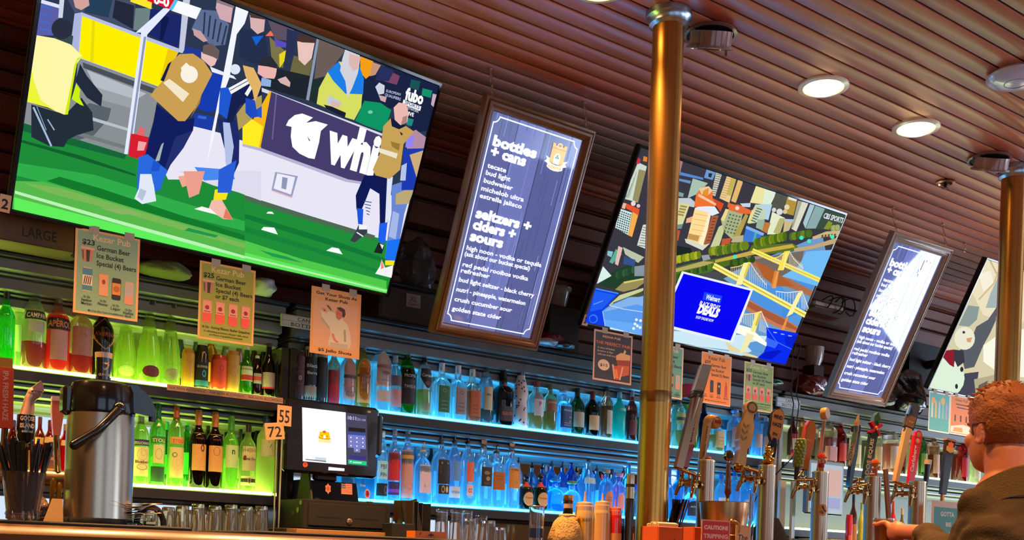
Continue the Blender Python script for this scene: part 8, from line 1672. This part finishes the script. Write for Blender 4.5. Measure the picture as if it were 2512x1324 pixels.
cap_(bm,SL,.055,EL,.042);cap_(bm,EL,.042,WR,.028)
ER=V(SRr.x+.10,SRr.y+.10,SRr.z-.30);WRr=V(SRr.x+.02,SRr.y+.40,BZ+.04);cap_(bm,SRr,.055,ER,.042);cap_(bm,ER,.042,WRr,.028);cap_(bm,WRr,.03,WRr+V(-.02,.09,-.01),.026)
for j in range(4):cap_(bm,WRr+V(-.045+.022*j,.11,-.012),.0095,WRr+V(-.05+.024*j,.175-.006*abs(j-1.5),-.02),.008,10)
cap_(bm,WRr+V(-.045,.03,-.01),.011,WRr+V(-.075,.085,-.015),.009,10)
# thighs and lower legs on the stool
for s_ in(-1,1):
 kn=V(PEL.x+.10*s_,PEL.y+.03,.46);cap_(bm,PEL+V(.09*s_,0,-.02),.085,kn,.06);ft=V(kn.x,kn.y-.03,.10);cap_(bm,kn,.058,ft,.042);cap_(bm,ft+V(0,0,-.04),.04,ft+V(0,.14,-.055),.035)
# left hand round the glass
GC=at(2168,1300,Y=2.44);GR=.040;gz0=BZ+.001;gz1=at(2168,1271,Y=2.44).z
dirh=(V(GC.x,GC.y,0)-V(WR.x,WR.y,0)).normalized();sd=V(-dirh.y,dirh.x,0);hz=gz1-.052
PC=V(GC.x,GC.y,hz)-dirh*(GR+.045);cap_(bm,V(WR.x,WR.y,WR.z),.028,PC-dirh*.03,.029)
bm.ball(PC+V(0,0,0),(.045,.034,.040),18,12,R=Matrix((dirh,sd,V(0,0,1))).transposed())
def arc(z,side,r_,a0,a1,rad0,rad1,n=6):
 pts=[]
 for j in range(n+1):
  a=a0+(a1-a0)*j/n;pts.append(V(GC.x,GC.y,z+.004*sin(j))+(-dirh*cos(a)+sd*side*sin(a))*r_)
 return pts,[rad0+(rad1-rad0)*j/n for j in range(n+1)]
for j,(dz,l)in enumerate(((.030,1.75),(.010,2.0),(-.010,1.9),(-.029,1.6))):
 pts,rs=arc(hz+dz,-1,GR+.0085,.25,l,.0105,.0078);bm.tube([PC+V(0,0,dz*.8)-sd*.012]+pts,[.012]+rs,10);bm.ball(pts[-1],.0078,8,6);bm.ball(pts[2],.0112,8,6)
pts,rs=arc(hz+.030,1,GR+.010,.35,1.35,.0115,.0088);bm.tube([PC+sd*.02+V(0,0,.01)]+pts,[.014]+rs,10);bm.ball(pts[-1],.0088,8,6)
me=melt(bm,'person','skin','d88460',.0048,smooth=2)
man=bpy.data.objects.new('person',me);COL.objects.link(man);man.color=(*lin('cf7a55'),1);ORG[man.name]=V(0,0,0)
tag(man,'red haired man in an olive jacket, back turned, holding a beer at the bar','person')
def child(me,name,mt,col,lab=None):
 o=bpy.data.objects.new(name,me);COL.objects.link(o);o.parent=man;o.color=(*lin(col),1)
 if lab:o['label']=lab
 return o
# jacket
bm=MB();cap_(bm,NK+V(0,.0,-.005),.082,NK+V(0,-.02,-.12),.15);bm.ball((NK.x,NK.y-.03,NK.z-.24),(.225,.15,.27),28,18)
cap_(bm,SL,.070,NK+V(-.02,-.01,-.05),.09);cap_(bm,SRr,.07,NK+V(.02,-.01,-.05),.09)
cap_(bm,V(NK.x+.01,NK.y-.05,NK.z-.4),.19,PEL+V(0,0,.02),.20);cap_(bm,SL,.070,EL,.060);cap_(bm,EL,.060,EL.lerp(WR,.86),.046);cap_(bm,SRr,.078,ER,.062);cap_(bm,ER,.062,ER.lerp(WRr,.9),.046)
me=melt(bm,'jacket','fabric','4a3a20',.009,smooth=3);wob(me,.018,(7,7,16));wob(me,.010,(16,16,34),5)
child(me,'jacket','fabric','54402a')
q=MB();n=36
for k_,(r0,z0,r1,z1)in enumerate(((.080,-.045,.088,.030),(.088,.030,.096,.026),(.096,.026,.118,-.055))):
 for j in range(n):
  a,b2=2*pi*j/n,2*pi*(j+1)/n
  def cp(r,z,a):s2=1+.08*sin(3*a);return NK+V(cos(a)*r*s2*1.05,sin(a)*r*s2*.95-.005,z+.022+.045*(cos(a)*-FX.x+sin(a)*-FX.y))
  q.face([cp(r0,z0,a),cp(r0,z0,b2),cp(r1,z1,b2),cp(r1,z1,a)])
q.build('collar','fabric',man,'6a5232',angle=80)
q=MB();c0=SL+V(-.03,-.072,-.055);q.tube([c0,c0+V(.05,-.012,.012),c0+V(.11,-.010,.012)],.0035,6);q.build('seam','fabric',man,'8c6a38')
q=MB();d_=(WR-EL).normalized();q.tube([EL.lerp(WR,.80),EL.lerp(WR,.90)],[.049,.047],18);q.build('cuff','fabric',man,'5c4a2c')
# trousers on the legs
bm=MB();bm.ball(PEL,(.20,.19,.14),20,14)
for s_ in(-1,1):
 kn=V(PEL.x+.10*s_,PEL.y+.03,.46);cap_(bm,PEL+V(.09*s_,.0,-.02),.10,kn,.078);cap_(bm,kn,.078,V(kn.x,kn.y-.03,.09),.062)
child(melt(bm,'trousers','fabric','1c2230',.012),'trousers','fabric','1c2230')
bm=MB()
for s_ in(-1,1):
 kn=V(PEL.x+.10*s_,PEL.y+.03,.46);ft=V(kn.x,kn.y-.03,.054);cap_(bm,ft+V(0,-.01,0),.05,ft+V(0,.15,-.006),.044)
child(melt(bm,'shoe','gloss','17110d',.012),'shoes','gloss','17110d')
# hair: a close cap at the sides, tousled on top
bm=MB();bm.ball(hp(0,-.020,.040),(.084,.102,.095),32,24,R=RH)
me=melt(bm,'hair','hair','c86a1c',.0045,smooth=1)
bmh=bmesh.new();bmh.from_mesh(me);dele=[]
for v in bmh.verts:
 l=RH.transposed()@(v.co-h);
 cut=-.005 if l.y>.02 else(-.060-max(0,-l.y-.02)*.5)
 if l.z<cut or(l.y>.045 and l.z<.055)or(abs(l.x)>.055 and-.035<l.y<.03 and l.z<.022):dele.append(v);continue
 topk=max(0,min(1,(l.z-.03)/.06));n_=(v.co-hp(0,-.02,.03)).normalized()
 cl=noise.noise(V(l.x*42,l.y*16+l.x*10,l.z*30));v.co+=n_*(.004+topk*(.010+.014*cl)+.0018*noise.noise(v.co*160))
bmesh.ops.delete(bmh,geom=dele,context='VERTS');bmh.to_mesh(me);bmh.free();me.shade_smooth();child(me,'hair','hair','a8581c')
q=MB();rnd=random.Random(21)
for j in range(240):
 a=rnd.uniform(0,2*pi);el=rnd.uniform(.35,1.45);d0=V(cos(a)*cos(el)*.080,sin(a)*cos(el)*.098,sin(el)*.098);b0=hp(0,-.020,.040)+RH @ d0;nn=(RH @ d0).normalized();tw_=(RX*rnd.uniform(-.6,.6)+FX*rnd.uniform(-.2,1.0)).normalized();L_=rnd.uniform(.014,.030)
 q.tube([b0+nn*.004,b0+nn*(.010)+tw_*L_*.45,b0+nn*.013+tw_*L_],[.0042,.0034,.0006],5)
q.build('hair_locks','hair',man,'b8682a')
for s_ in(-1,1):q=MB();q.ball(hp(.030*s_,.072,.012),(.011,.011,.009),12,8);q.build('eye','gloss',man,'e8e0d8');
q=MB();
for s_ in(-1,1):q.tube([hp(.016*s_,.094,.030),hp(.034*s_,.088,.036),hp(.050*s_,.072,.030)],[.003,.0036,.002],6)
q.build('eyebrows','hair',man,'6a3818')
# glass of beer in the hand
t=thing('beer_glass','pint of amber beer with thin foam in the mans hand','glass',(GC.x,GC.y,gz0));H=gz1-gz0;gc=V(GC.x,GC.y,gz0)
q=MB();q.lathe([(0,0),(GR*.74,0),(GR,H),(GR-.0025,H),(GR*.72,.012),(0,.012)],gc,32);q.build('glass_body','clear',t,'f0e0d0');q=MB();q.lathe([(0,.0125),(GR*.71,.0125),(GR*.955,H-.016),(0,H-.016)],gc,32);q.build('beer','liquid',t,'e8780c');q=MB();q.lathe([(GR*.955,H-.016),(GR*.965,H-.005),(0,H-.004),(0,H-.0155)],gc,32);q.build('foam','matte',t,'e8c8a8')
